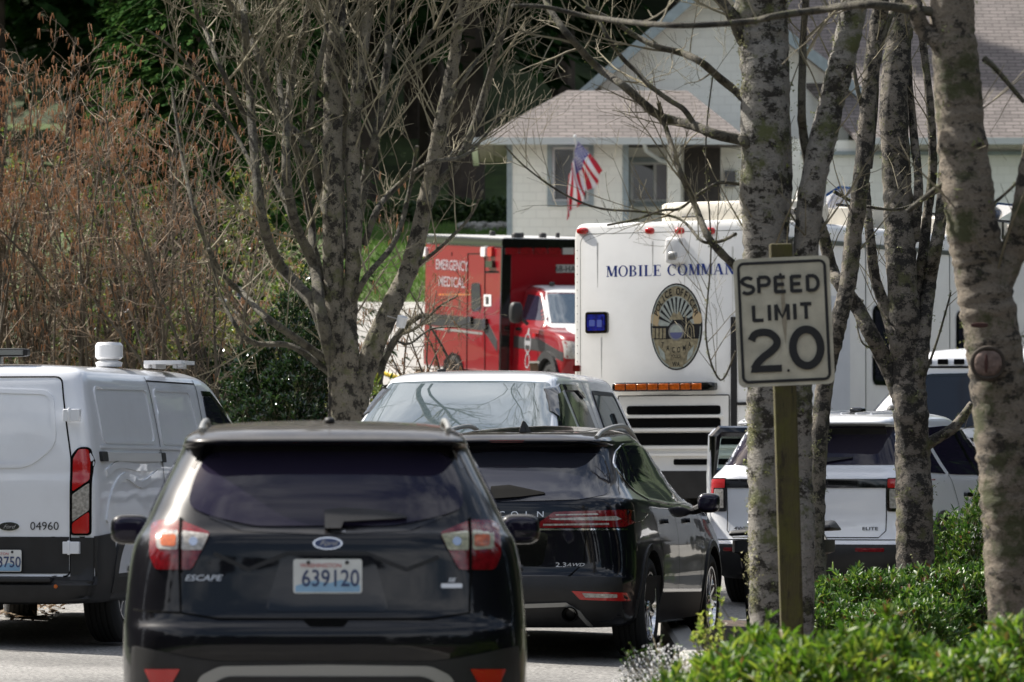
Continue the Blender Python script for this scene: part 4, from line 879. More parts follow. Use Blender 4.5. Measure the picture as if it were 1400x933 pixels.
bd('badge_building', [[(-.92 + .14 * i, -.26), (-.82 + .14 * i, -.26), (-.82 + .14 * i, -.03), (-.92 + .14 * i, -.03)] for i in range(4)] + ribbon([(.32, -.25), (.36, 0), (.5, .12), (.66, 0), (.7, -.25)], .04) + ribbon([(.44, -.25), (.46, -.04), (.52, .03), (.58, -.04), (.6, -.25)], .03), M_gold, .0098)
bd('badge_mountain', [[(-.28, .16), (-.1, .34), (.02, .28), (.12, .36), (.3, .16)]], M_gold, .0098)
bd('badge_seal', [ell(0, -.12, .3, .2, 24)], M_silver, .0105); bd('seal_sky', [ell(0, -.12, .24, .16, 24)], M_pgreen, .0112); bd('seal_water', [[(.24 * math.cos(a), -.13 + .15 * math.sin(a)) for a in [PI + PI * i / 10 for i in range(11)]]], mat('seal_violet', (.12, .13, .26), .4), .0118)
bd('badge_ribbon', [[(-.72, -.28), (-.3, -.42), (0, -.44), (.3, -.42), (.72, -.28), (.62, -.44), (.3, -.60), (0, -.62), (-.3, -.60), (-.62, -.44)]], M_gold, .012)
for i, ch in enumerate('TACOMA'):
    t = (i - 2.5) / 2.5; bd('badge_lettering', [[(.52 * t + u, -.53 + .12 * t * t + v + .18 * t * u) for u, v in p] for p in text2(ch, .13, 0, 0, .9, .03)], M_text, .0125)
bd('badge_panel', [[(-.42, -.62), (.42, -.62), (.36, -.74), (-.36, -.74)], [(-.34, -.78), (.34, -.78), (.26, -.93), (-.26, -.93)]], M_gold, .0115)
bd('badge_flank', [[(-.7, -.42), (-.45, -.6), (-.4, -.8), (-.62, -.66)], [(.7, -.42), (.45, -.6), (.4, -.8), (.62, -.66)]], M_pgreen, .0108)
bd('badge_lettering', text2('POLICE', .08, 0, -.68, 1.0, .02), M_text, .0125); bd('badge_lettering', text2('WA', .11, 0, -.86, 1.1, .03), M_text, .0125)
# amber arrow bar, grille, trims
(xa, za), (xb, zb) = X([(845, 530), (981, 530)]); za -= .0
k = MB(); k.sup(((xa + xb) / 2, -.07, za), (xb - xa + .04, .1, .10), 10); ab = k.build('amber_light_bar', M_gloss, e)
for i in range(8):
    u0 = lerp(xa + .03, xb - .12, i / 8); u1 = lerp(xa + .03, xb - .12, (i + .88) / 8); k = MB(); k.b2(u0, u1, -.128, -.11, za - .033, za + .033); k.build('amber_lens', M_lamber, ab, bevel=.004)
gx0 = X([(846, 560)])[0][0]; gx1 = X([(1000, 560)])[0][0]; zg = lambda y: X([(920, y)])[0][1]
onface('service_panel', [rrect(gx0, gx1 - .02, zg(660), zg(541), .02)], M_bus, .012)
onface('panel_outline', ribbon(rrect(gx0, gx1 - .02, zg(660), zg(541), .02), .012, True), M_gap, .0135, th=False)
sx0, sx1 = X([(858, 560)])[0][0], X([(986, 560)])[0][0]
for a, c in ((555, 567), (572, 585), (592, 609)):
    so = onface('vent_slot', [rrect(sx0, sx1, zg(c), zg(a), .03)], M_gap, .020)
onface('vent_slot', [rrect(X([(922, 630)])[0][0], sx1, zg(636), zg(628), .02)], M_gap, .020)
onface('vent_slot', [rrect(sx0, sx1, zg(672), zg(655), .02)], M_gap, .020)
for y in (569.5, 588, 612, 622, 645): onface('vent_slat', [rrect(sx0 - .03, sx1 + .03, zg(y) - .014, zg(y) + .014, .008)], M_bus, .05)
xv = X([(1004, 500)])[0][0]; onface('black_trim', [[(xv - .035, .5), (xv + .035, .5), (xv + .035, zg(435)), (xv - .035, zg(435))], [(xv + .04, zg(555)), (W - .05, zg(555)), (W - .05, zg(551)), (xv + .04, zg(551))]], M_plast, .02)
x, z = X([(789, 504)])[0]; onface('marker_lamp', [rrect(x - .04, x + .05, z - .035, z + .035, .01)], M_lred, .03)
onface('rear_bumper', [rrect(-W + .03, W - .03, .45, .75, .05)], M_plast, .12)
gm = ribbon(rrect(-W + .10, W - .10, .9, HT - .12, .12), .008, True)
onface('end_cap_seam', gm, M_silver, .002, th=False)
rv_ = MB()
for q in range(26):
    z_ = lerp(1.0, HT - .3, q / 25)
    for x_ in (-W + .06, W - .06): rv_.sup((x_, -.002, z_), (.014, .01, .014), 2, 8, 5)
rv = rv_.build('rivets', M_silver, e); rv['kind'] = 'stuff'
onface('small_label', [rrect(W - .62, W - .47, HT - .55, HT - .47, .005), rrect(-W + .2, -W + .3, zg(640), zg(620), .005)], M_wtext, .003)
M_grime = mat('drip_grime', (.68, .67, .63), .6, var=.1)
onface('drip_stain', [[(x_ - .012, z_), (x_ + .012, z_), (x_ + .004, z_ - l_), (x_ - .004, z_ - l_)] for x_, z_, l_ in ((-.98, HT - .22, .5), (-.28, HT - .22, .35), (.12, HT - .22, .6), (.5, HT - .22, .3), (-.93, zg(460), .45), (.72, HT - .3, .8))], M_grime, .0015, th=False)
# side: seams, windows, belt rail
sm = MB()
for y in (.35, 2.1, 3.2, 4.3, 5.6, 6.9, 8.2): sm.b2(W - .001, W + .006, y, y + .02, .6, HT - .25)
sm.b2(W - .001, W + .02, .1, LB - .1, HT - .25, HT - .20); sm.build('side_seam', M_alu, e, smooth=False)
for y0_, y1_ in ((2.3, 3.0), (4.5, 5.4), (7.1, 8.0)):
    k = MB(); k.prism(rrect(y0_, y1_, 1.75, 2.6, .06), W - .002, W + .012, 'yz'); wo_ = k.build('side_window', M_glass2, e, smooth=False)
    flat('window_frame', ribbon(rrect(y0_, y1_, 1.75, 2.6, .06), .05, True), 'x+', W + .016, M_gloss, wo_)
k = MB(); k.prism(rrect(.9, 1.7, .7, 2.7, .05), W - .002, W + .01, 'yz'); k.build('side_door', M_white, e, smooth=False)
# roof equipment
k = MB(); k.sup((.3, 1.1, HT + .12), (1.75, .9, .26), 10); ac = k.build('roof_unit', M_cream, e); k = MB(); k.tube([(.95, .62, HT + .12), (1.25, .5, HT + .10)], .04, 10); k.tube([(-.25, .63, HT + .08), (-.05, .62, HT + .08), (-.05, .62, HT + .14)], .012, 6); k.build('pipe', M_plast, ac)
for y in (3.4, 6.2, 8.6):
    k = MB(); k.sup((.2, y, HT + .14), (1.5, 1.3, .30), 8); k.build('roof_unit', M_cream, e)
k = MB(); k.sup((1.18, 1.0, HT + .27), (.3, .25, .2), 5); dm = k.build('roof_floodlight', M_wplast, e); k = MB(); k.tube([(1.15, 1.0, HT), (1.15, 1.0, HT + .2)], .018, 8); k.build('lamp_stalk', M_gloss, dm)
k = MB(); 
for z in (.22,): k.tube([(1.2, 1.6, HT + z), (1.2, 10.5, HT + z)], .018, 6)
for y in range(2, 11): k.tube([(1.2, y, HT - .02), (1.2, y, HT + .22)], .014, 6)
k.build('roof_rail', M_gloss, e)
for y in (2.2, 6.4): k = MB(); k.box((.9, y, HT + .34), (.42, .6, .03), M=Matrix.Rotation(math.radians(-28), 3, 'Y')); k.build('solar_panel', mat('solar_blue', (.01, .05, .18), .15, coat=1), e, smooth=False)
k = MB(); k.lathe([(HT + .3, .001), (HT + .33, .10), (HT + .45, .16), (HT + .55, .15), (HT + .62, .10), (HT + .64, .001)], (1.0, 7.55, 0), 'z', 20); k.tube([(1.0, 7.55, HT), (1.0, 7.55, HT + .34)], .03, 8); cm = k.build('dome_camera', M_wplast, e); k = MB(); k.tube([(.9, 7.55, HT + .68), (1.1, 7.55, HT + .68)], .025, 8); k.build('camera_cap', M_gloss, cm)

# ---- red ambulance; local +y is its nose
ang = math.atan2(1.37, -3.75); ha = ang; # heading vector (sin, cos)
hv_ = Vector((math.sin(ha), math.cos(ha)))
corner = P(683, 500, 93.6)   # near front corner of the box, vehicle's right side
# right side of the vehicle: right vector = (cos h, -sin h)
rv = Vector((math.cos(ha), -math.sin(ha)))
BL, BW = 4.0, 1.22
ox = Vector((corner.x, corner.y)) - hv_ * BL - rv * BW
PT = math.radians(3.4); gz = ground(corner.x, corner.y) + BL * math.sin(PT)
fa = Frame(ox.x, ox.y, ha, gz, PT)
e = start('ambulance', 'red and black ambulance with a white cab roof parked beyond the command bus', 'ambulance', fa); e.rotation_euler = fa.M.to_euler()
Zt = fa.I @ P(683, 326, 93.6); HA = Zt.z; zs = (fa.I @ P(683, 512, 93.6)).z
MB().prism(roundpoly([(-BW, zs), (-BW, HA - .04), (BW, HA - .04), (BW, zs)], .04), 0, BL).build('box_body', M_red, e, bevel=.02)
k = MB(); k.prism(roundpoly([(-BW - .02, HA - .16), (-BW - .02, HA), (BW + .02, HA), (BW + .02, HA - .16)], .03), -.02, BL + .02); k.build('roof_edge', M_gloss, e)
k = MB(); k.b2(-BW + .03, BW - .03, .03, BL - .03, HA - .02, HA + .012); k.build('roof', M_wplast, e)
k = MB(); 
for x, y, s in ((.2, 3.2, .12), (.7, 3.5, .08), (-.3, 2.6, .07), (.9, 3.8, .16), (.4, 1.2, .1)): k.sup((x, y, HA + .05), (s, s, .1), 4)
k.build('roof_fitting', M_plast, e)
k = MB(); k.b2(-BW - .012, -BW + .1, BL - .05, BL + .012, zs, HA - .16); k.build('corner_post', M_gloss, e, bevel=.01)
k = MB(); k.b2(BW - .16, BW + .014, BL - .05, BL + .014, zs, HA - .16); k.build('corner_post', M_gloss, e, bevel=.01)
def sd(name, polys, m, off, parent=None):
    mb = MB()
    for p in polys: mb.prism(p, BW - .003, BW + off, 'yz')
    return mb.build(name, m, parent or e, smooth=False)
Ya = lambda pp: fa.yzs(pp, BW)
sd('stripe', [Ya([(575, 428), (625, 432), (660, 437), (660, 452), (622, 448), (575, 443)]), Ya([(660, 437), (668, 442), (680, 466), (680, 482), (668, 462), (660, 452)])], M_plast, .005)
sd('stripe', [Ya([(590, 446.5), (660, 455), (660, 458), (590, 450)])], M_silver, .006)
sd('yellow_stripe', [Ya([(600, 402), (644, 402), (644, 404), (600, 404)])], M_lamber, .006)
w_ = sd('door_window', [roundpoly(Ya([(645, 387), (657, 387), (658, 424), (645, 426)]), .1)], M_glass, .012); 
dfr = [Ya([(640, 347), (663, 347), (663, 510), (638, 510)])]
mb = MB(); 
for p in ribbon(dfr[0] , .03, True): mb.prism(p, BW + .001, BW + .008, 'yz')
mb.build('side_door_seam', M_gap, e, smooth=False)
mb = MB()
for l in ([(596, 450), (596, 510)], [(663, 372), (682, 372)], [(618, 345), (618, 350)]):
    for p in ribbon(Ya(l), .03): mb.prism(p, BW + .001, BW + .007, 'yz')
mb.build('locker_seam', M_gap, e, smooth=False)
for px, mm in ((582, M_wplast), (577, M_lred2), (663.5, M_wplast), (672.5, M_lred2)):
    p = Ya([(px - 3, 338), (px + 3, 338), (px + 3, 351), (px - 3, 351)]); sd('warning_light', [roundpoly(p, .04)], mm, .05)
p = Ya([(668, 357), (677, 357), (677, 366), (668, 366)]); sd('scene_lamp', [p], M_gloss, .06)
p = Ya([(662, 403), (672, 403), (672, 419), (662, 419)]); o = sd('sign_plate', [p], M_wplast, .01); sd('sign_mark', [Ya([(665, 406), (669, 406), (669, 416), (665, 416)])], M_plast, .014, o)
sd('door_handle', [Ya([(643, 433), (647, 433), (647, 443), (643, 443)]), Ya([(662, 436), (667, 436), (667, 450), (662, 450)])], M_gloss, .05)
sd('side_reflector', [Ya([(610, 446), (615, 446), (615, 451), (610, 451)])], M_lred2, .04)
M_lett = mat('grey_vinyl', (.32, .26, .28), .5, var=.2, vs=20)
for (pa, pb, z_, s_) in ((596, 640, 361, 'EMERGENCY'), (600, 636, 384, 'MEDICAL')):
    (ya, z0), (yb, z1) = Ya([(pa, z_), (pb, z_)]); hh = Ya([(pa, z_ - 7)])[0][1] - Ya([(pa, z_ + 7)])[0][1]
    ps = text2(s_, hh, 0, 0, 1, .02); xs = [a for p in ps for a, c in p]; kk = (yb - ya) / (max(xs) - min(xs))
    fl_ = [[((ya + yb) / 2 + a * kk, z0 + c) for a, c in p] for p in ps]; flat('lettering', fl_, 'x+', BW + .006, M_lett, e)
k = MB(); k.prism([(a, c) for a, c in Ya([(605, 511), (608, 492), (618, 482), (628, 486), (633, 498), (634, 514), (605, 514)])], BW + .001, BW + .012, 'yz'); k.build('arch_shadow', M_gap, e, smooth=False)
wy = Ya([(621, 505)])[0][0]
for sx in (-1, 1):
    wheel(e, sx * (BW - .13), wy, .42, .28, sx, 8, R0=.24)
# box front wall details
def bf(name, polys, m, off, parent=None):
    mb = MB()
    for p in polys: mb.prism([(x, z) for x, z in p], BL + .0, BL + off)
    return mb.build(name, m, parent or e, smooth=False)
Xa = lambda pp: fa.xzs(pp, BL)
for i in range(6):
    a0 = 690 + i * 19.5; bf('warning_light', [Xa([(a0, 339), (a0 + 15, 339), (a0 + 15, 348), (a0, 348)])], M_lred if i < 4 else M_silver, .06)
p = Xa([(760, 362), (798, 362), (798, 373), (760, 373)]); o = bf('unit_number_panel', [p], M_silver, .008)
zc = (p[0][1] + p[2][1]) / 2; xc = (p[0][0] + p[1][0]) / 2; 
mb = MB()
for q in text2('68-HART', .10, 0, 0, 1.0, .02): mb.add([(xc - a, BL + .012, zc + c) for a, c in q], [tuple(range(len(q)))])
mb.build('unit_number', M_text, o, smooth=False)
# cab
cabk = [  # z rows: (zr zf yr yf w Dr Df nr nf tap)
 (.5, .5, 4.02, 6.0, .7, .05, .5, 8, 4, 0), (.52, .48, 4.0, 6.45, .98, .05, .5, 8, 4, 0), (.9, .85, 4.0, 6.6, 1.0, .05, .5, 8, 4.5, 0), (1.2, 1.15, 4.0, 6.55, 1.0, .05, .6, 8, 4.5, 0), (1.38, 1.3, 4.0, 6.3, .98, .05, .6, 8, 4.5, 0),
 (1.45, 1.36, 4.0, 5.6, .95, .05, .5, 8, 4.5, 0), (1.6, 1.52, 4.0, 5.35, .9, .05, .4, 8, 4.5, .01), (1.9, 1.85, 4.0, 4.98, .82, .05, .35, 8, 4.5, .01), (2.0, 1.98, 4.0, 4.82, .77, .05, .35, 8, 4.5, .01), (2.06, 2.04, 4.0, 4.6, .6, .05, .35, 8, 4, .01), (2.07, 2.06, 4.05, 4.4, .05, .05, .1, 4, 4, 0)]
b = Body(cabk)
b.make('cab', M_red, e, [(s * 1.0, 5.75, .42, .48) for s in (-1, 1)])
for sx in (-1, 1): wheel(e, sx * .85, 5.75, .42, .27, sx, 8, R0=.24)
b.proj('windshield', [roundpoly([(-.82, 1.46), (.82, 1.46), (.70, 1.95), (-.70, 1.95)], .05)], 'y', -1, M_wind, e, off=.006, skirt=.004)
b.proj('windshield_surround', ribbon(roundpoly([(-.86, 1.42), (.86, 1.42), (.73, 2.0), (-.73, 2.0)], .05), .07, True), 'y', -1, M_wplast, e, off=.01, grid=.1)
b.proj('hood_stripe', [[(-.6, 5.45), (.6, 5.45), (.75, 6.25), (-.75, 6.25)]], 'z', -1, M_wplast, e, off=.005, grid=.1)
b.proj('cab_roof_panel', [[(-.68, 4.05), (.68, 4.05), (.68, 4.75), (-.68, 4.75)]], 'z', -1, M_wplast, e, off=.005, grid=.1)
b.proj('grille', [roundpoly([(-.55, .65), (.55, .65), (.58, 1.15), (-.58, 1.15)], .04)], 'y', -1, M_plast, e, off=.01)
for sx in (-1, 1):
    sg = -sx
    b.proj('side_window', [roundpoly([(4.15, 1.48), (4.2, 1.92), (4.75, 1.9), (5.3, 1.5)], .05)], 'x', sg, M_glass, e, off=.004, skirt=.004)
    b.proj('stripe', [[(4.05, 1.0), (4.05, 1.2), (5.3, 1.18), (6.4, 1.0), (6.4, .85), (5.6, .98)]], 'x', sg, M_plast, e, off=.004, skirt=.003)
    ar = [(5.75 + .52 * math.cos(a), .42 + .52 * math.sin(a)) for a in [PI * (k - 1) / 18 for k in range(21)]]
    b.proj('arch_trim', ribbon(ar, .12), 'x', sg, M_plast, e, off=.05, grid=0)
    mirror(e, (sx * 1.32, 5.0, 1.62), sx, M_plast, (.22, .2, .36), glassy=False)
    b.proj('headlight', [roundpoly([(sx * .6, .9), (sx * .97, .9), (sx * .97, 1.2), (sx * .6, 1.16)], .03)], 'y', -1, M_lwhite, e, off=.008)
    b.proj('door_emblem', ribbon([(4.75, 1.35), (4.75, 1.25)], .06) + ribbon(ell(4.75, 1.1, .14, .16, 16), .03, True) + [rrect(4.6, 4.9, 1.06, 1.14, .01)] + ribbon(ell(4.75, .8, .1, .12, 12), .03, True), 'x', sg, M_wtext, e, off=.006, grid=0, skirt=0)
    b.proj('cab_stripe_light', [rrect(5.05, 5.2, 1.22, 1.28, .02)], 'x', sg, M_lred2, e, off=.04)
    gaps(b, [[(5.25, 1.45), (5.25, .6)]], 'x', sg, e, .015)
    b.proj('door_handle', [rrect(4.2, 4.4, 1.3, 1.35, .02)], 'x', sg, M_gloss, e, off=.04)
for sx, x in ((1, .5), (-1, -.5)):
    k = MB(); k.sup((x, 4.5, 2.10), (.1, .1, .08), 3); k.build('cab_roof_lamp', M_gloss, e)

# ---- white cars glimpsed through the thicket
M_far = M_white2
keys = [(.25, .25, .3, 4.2, .6, .5, .5, 4, 4, 0), (.28, .26, .05, 4.5, .85, .5, .6, 4, 4, 0), (.6, .6, 0, 4.6, .9, .5, .6, 4, 4, 0), (.9, .8, .03, 4.5, .9, .5, .8, 4, 4, 0), (1.0, .9, .1, 3.7, .85, .5, .7, 4, 4, 0), (1.2, 1.15, .4, 3.2, .76, .5, .6, 4, 4, 0), (1.45, 1.45, .8, 2.6, .62, .5, .5, 4, 4, 0), (1.52, 1.53, 1.2, 2.3, .4, .5, .5, 4, 4, 0), (1.54, 1.55, 1.5, 2.1, .03, .2, .2, 3, 3, 0)]
bfar = Body(keys)
def far_car(px, py, d, hd, label):
    p = P(px, py, d); z = ground(p.x, d)
    e = empty('parked_car', (p.x, p.y, z), hd); tag(e, label, 'car', 'white cars half hidden behind the thicket')
    bfar.make('body', M_far, e, [(s * .9, y, .33, .38) for s in (-1, 1) for y in (.85, 3.6)])
    for sx in (-1, 1):
        for y in (.85, 3.6): wheel(e, sx * .78, y, .33, .22, sx, 5)
        bfar.proj('side_window', [roundpoly([(.8, .98), (1.1, 1.4), (2.6, 1.4), (3.3, .95)], .06)], 'x', -sx, M_glass2, e, off=.007, grid=.08, skirt=.006)
    bfar.proj('windshield', [roundpoly([(-.7, 1.0), (.7, 1.0), (.55, 1.42), (-.55, 1.42)], .05)], 'y', -1, M_wind, e, off=.004, skirt=.004)
    bfar.proj('headlight', [rrect(-.8, -.5, .65, .78, .03), rrect(.5, .8, .65, .78, .03)], 'y', -1, M_lwhite, e, off=.006)
far_car(318, 410, 100, math.radians(200), 'white car half hidden behind the thicket, just left of the big bare multi-stemmed tree')
far_car(200, 440, 99, math.radians(160), 'white car seen in scraps through the thicket above the cargo van')
# ================================================================ SETTING
def sheet(name, x0, x1, y0, y1, nx, ny, m, dz=0, kind='structure', edge=None):
    mb = MB(); V = []
    for j in range(ny + 1):
        y = lerp(y0, y1, j / ny)
        for i in range(nx + 1):
            a, c = (x0, x1) if not edge else edge(y)
            x = lerp(a, c, i / nx); V.append((x, y, ground(x, y) + dz))
    F = [(j * (nx + 1) + i, j * (nx + 1) + i + 1, (j + 1) * (nx + 1) + i + 1, (j + 1) * (nx + 1) + i) for j in range(ny) for i in range(nx)]
    mb.add(V, F); o = mb.build(name, m, None, ang=80); tag(o, kind=kind); return o
M_soil = mat('forest_soil', (.05, .042, .03), .95, var=.5, vs=.8, bump=.5, bs=3)
M_grass = mat('lawn_grass', (.06, .095, .02), .9, var=.35, vs=1.2, bump=.8, bs=30)
M_conc = mat('concrete', (.30, .29, .27), .85, var=.12, vs=.6, bump=.2, bs=12)
def asphalt():
    m, n, o = nt('asphalt'); b = n.nodes.new('ShaderNodeBsdfPrincipled'); b.inputs['Roughness'].default_value = .85; n.links.new(b.outputs[0], o.inputs[0])
    tc = n.nodes.new('ShaderNodeTexCoord')
    a = n.nodes.new('ShaderNodeTexNoise'); a.inputs['Scale'].default_value = 38; a.inputs['Detail'].default_value = 3; n.links.new(tc.outputs['Object'], a.inputs[0])
    c = n.nodes.new('ShaderNodeTexNoise'); c.inputs['Scale'].default_value = .7; c.inputs['Detail'].default_value = 8; n.links.new(tc.outputs['Object'], c.inputs[0])
    r = n.nodes.new('ShaderNodeValToRGB'); r.color_ramp.elements[0].position = .35; r.color_ramp.elements[0].color = (.09, .087, .083, 1); r.color_ramp.elements[1].position = .65; r.color_ramp.elements[1].color = (.33, .32, .30, 1); n.links.new(a.outputs[0], r.inputs[0])
    r2 = n.nodes.new('ShaderNodeMapRange'); r2.inputs['From Min'].default_value = .3; r2.inputs['From Max'].default_value = .7; r2.inputs['To Min'].default_value = .55; r2.inputs['To Max'].default_value = 1.1; n.links.new(c.outputs[0], r2.inputs[0])
    v = n.nodes.new('ShaderNodeVectorMath'); v.operation = 'SCALE'; n.links.new(r.outputs[0], v.inputs[0]); n.links.new(r2.outputs[0], v.inputs[3]); n.links.new(v.outputs[0], b.inputs['Base Color'])
    # cracks
    w = n.nodes.new('ShaderNodeTexVoronoi'); w.feature = 'DISTANCE_TO_EDGE'; w.inputs['Scale'].default_value = .5; n.links.new(tc.outputs['Object'], w.inputs[0])
    k = n.nodes.new('ShaderNodeBump'); k.inputs['Strength'].default_value = .5; k.inputs['Distance'].default_value = .01; n.links.new(a.outputs[0], k.inputs['Height']); n.links.new(k.outputs[0], b.inputs['Normal'])
    return m
M_asph = asphalt()
M_rough = mat('rough_grass', (.035, .055, .018), .95, var=.5, vs=.8, bump=.5, bs=3)
sheet('terrain', -160, 160, -30, 398, 60, 160, M_rough, -.03)
sheet('road', -6.4, 9, -28, 58, 12, 80, M_asph, .0, edge=lambda y: (-6.4 - (max(0, y - 44)) * .05, 1.15 if y < 44 else min(14, 1.15 + (y - 44) * 3)))
sheet('driveway', -9, 12, 58.01, 112, 10, 60, M_conc, .0, edge=lambda y: (-3.2 - max(0, y - 90) * .02, 14 - max(0, y - 85) * .2))
sheet('lawn', -30, 3, 112.01, 150, 10, 40, M_grass, .0, edge=lambda y: (-30, 40))
# kerb and planting bed on the right
mb = MB(); 
for j in range(36):
    y0, y1 = 8 + j, 8.99 + j
    mb.add([(x, y, ground(1.2, y) + z) for y in (y0, y1) for x, z in ((1.16, -.1), (1.17, .12), (1.20, .14), (1.34, .14), (1.34, -.1))], [(0, 1, 6, 5), (1, 2, 7, 6), (2, 3, 8, 7), (3, 4, 9, 8), (0, 4, 3, 2, 1), (5, 6, 7, 8, 9)])
tag(mb.build('kerb', M_conc, None, smooth=False), kind='structure')
M_bark = mat('bark_mulch', (.06, .04, .028), .95, var=.6, vs=14, bump=1, bs=30)
def bed(y): return (1.345, 9)
sheet('planting_bed', 1.345, 9, 8, 44, 10, 40, M_bark, .10, edge=bed)

# ---- sky, sun
w = bpy.data.worlds.new('World'); sc.world = w; w.use_nodes = True; n = w.node_tree
bg = n.nodes['Background']; sk = n.nodes.new('ShaderNodeTexSky'); sk.sky_type = 'NISHITA'; sk.sun_disc = False
SUN_EL = math.radians(46); SUN_AZ = math.radians(-60)   # clockwise from +y
sk.sun_elevation = SUN_EL; sk.sun_rotation = SUN_AZ; sk.air_density = 1.2; sk.dust_density = 3.0; sk.ozone_density = 1
# broken bright cloud over the clear sky
tc = n.nodes.new('ShaderNodeTexCoord'); mp = n.nodes.new('ShaderNodeMapping'); mp.inputs['Scale'].default_value = (1, 1, 2.2); n.links.new(tc.outputs['Generated'], mp.inputs[0])
ns = n.nodes.new('ShaderNodeTexNoise'); ns.inputs['Scale'].default_value = 2.6; ns.inputs['Detail'].default_value = 9; ns.inputs['Roughness'].default_value = .62; n.links.new(mp.outputs[0], ns.inputs[0])
rr = n.nodes.new('ShaderNodeMapRange'); rr.inputs['From Min'].default_value = .46; rr.inputs['From Max'].default_value = .62; n.links.new(ns.outputs[0], rr.inputs[0])
mx = n.nodes.new('ShaderNodeMix'); mx.data_type = 'RGBA'; mx.inputs[7].default_value = (9.5, 9.7, 10.2, 1); n.links.new(sk.outputs[0], mx.inputs[6]); n.links.new(rr.outputs[0], mx.inputs[0]); n.links.new(mx.outputs[2], bg.inputs[0])
bg.inputs[1].default_value = .075
sl = bpy.data.lights.new('sun', 'SUN'); sl.energy = 5.0; sl.angle = math.radians(.53); sl.color = (1, .95, .87)
so = bpy.data.objects.new('sun', sl); COL.objects.link(so)
dv = Vector((math.sin(SUN_AZ) * math.cos(SUN_EL), math.cos(SUN_AZ) * math.cos(SUN_EL), math.sin(SUN_EL)))
so.rotation_euler = dv.to_track_quat('Z', 'Y').to_euler()
sc.view_settings.view_transform = 'Standard'; sc.view_settings.look = 'None'; sc.view_settings.exposure = .93; sc.view_settings.gamma = 1
sc.cycles.max_bounces = 8; sc.cycles.transparent_max_bounces = 16

# ---- the house
def shingle(name, c1, c2, mortar, sx, sz, vary=.5, msz=.02, rough=.85, plane='xz', bump=.6):
    m, n, o = nt(name); b = n.nodes.new('ShaderNodeBsdfPrincipled'); b.inputs['Roughness'].default_value = rough; n.links.new(b.outputs[0], o.inputs[0])
    tc = n.nodes.new('ShaderNodeTexCoord'); sp = n.nodes.new('ShaderNodeSeparateXYZ'); cb = n.nodes.new('ShaderNodeCombineXYZ'); n.links.new(tc.outputs['Object'], sp.inputs[0])
    ad = n.nodes.new('ShaderNodeMath'); n.links.new(sp.outputs[0], ad.inputs[0]); n.links.new(sp.outputs[1], ad.inputs[1])
    n.links.new(ad.outputs[0] if plane == 'wall' else sp.outputs[0], cb.inputs[0]); n.links.new(sp.outputs[2], cb.inputs[1])
    k = n.nodes.new('ShaderNodeTexBrick'); k.inputs['Scale'].default_value = 1; k.inputs['Brick Width'].default_value = sx; k.inputs['Row Height'].default_value = sz; k.inputs['Mortar Size'].default_value = msz; k.inputs['Bias'].default_value = 0
    k.inputs['Color1'].default_value = (*c1, 1); k.inputs['Color2'].default_value = (*c2, 1); k.inputs['Mortar'].default_value = (*mortar, 1); n.links.new(cb.outputs[0], k.inputs[0])
    t = n.nodes.new('ShaderNodeTexNoise'); t.inputs['Scale'].default_value = 1.5; t.inputs['Detail'].default_value = 8; n.links.new(tc.outputs['Object'], t.inputs[0])
    r = n.nodes.new('ShaderNodeMapRange'); r.inputs['To Min'].default_value = 1 - vary; r.inputs['To Max'].default_value = 1 + vary * .6; n.links.new(t.outputs[0], r.inputs[0])
    v = n.nodes.new('ShaderNodeVectorMath'); v.operation = 'SCALE'; n.links.new(k.outputs[0], v.inputs[0]); n.links.new(r.outputs[0], v.inputs[3]); n.links.new(v.outputs[0], b.inputs['Base Color'])
    q = n.nodes.new('ShaderNodeBump'); q.inputs['Strength'].default_value = bump; q.inputs['Distance'].default_value = .015; q.invert = True; n.links.new(k.outputs['Fac'], q.inputs['Height']); n.links.new(q.outputs[0], b.inputs['Normal'])
    return m
M_side = shingle('wall_shingle', (.87, .86, .77), (.84, .83, .74), (.78, .77, .69), .27, .178, .08, .008, plane='wall')
M_pale = shingle('pale_shingle', (.88, .87, .80), (.85, .84, .77), (.79, .78, .71), .27, .178, .08, .008, plane='wall')  # slightly paler shingle for the gable and garage walls
M_roof = shingle('roof_shingle', (.18, .155, .145), (.13, .112, .105), (.06, .05, .045), .33, .085, .35, .012)
M_trim = mat('house_trim', (.28, .33, .34), .5, var=.1); M_gut = mat('gutter', (.5, .52, .5), .4); M_soff = mat('soffit', (.26, .20, .14), .8, var=.2); M_wtrim = mat('white_trim', (.66, .66, .64), .5)
M_hglass = mat('house_window_glass', (.02, .022, .026), .03, spec=.8)
D = 112.0
hx = P(697, 190, D); gz_h = ground(0, D) - .6
house = empty('house', (hx.x, D, gz_h)); tag(house, 'cream shingled house with pink-brown roofs and a flag, behind the bus and ambulance', 'house')
fh = Frame(hx.x, D, 0, gz_h)
def H(px, py, dy=0): p = fh.at(px, py, 1, dy); return (p.x, p.z)
ez = H(700, 190)[1]; x1 = H(1003, 190)[0]; wallz0 = 0
w1a, w1b = H(755, 276), H(805, 201)
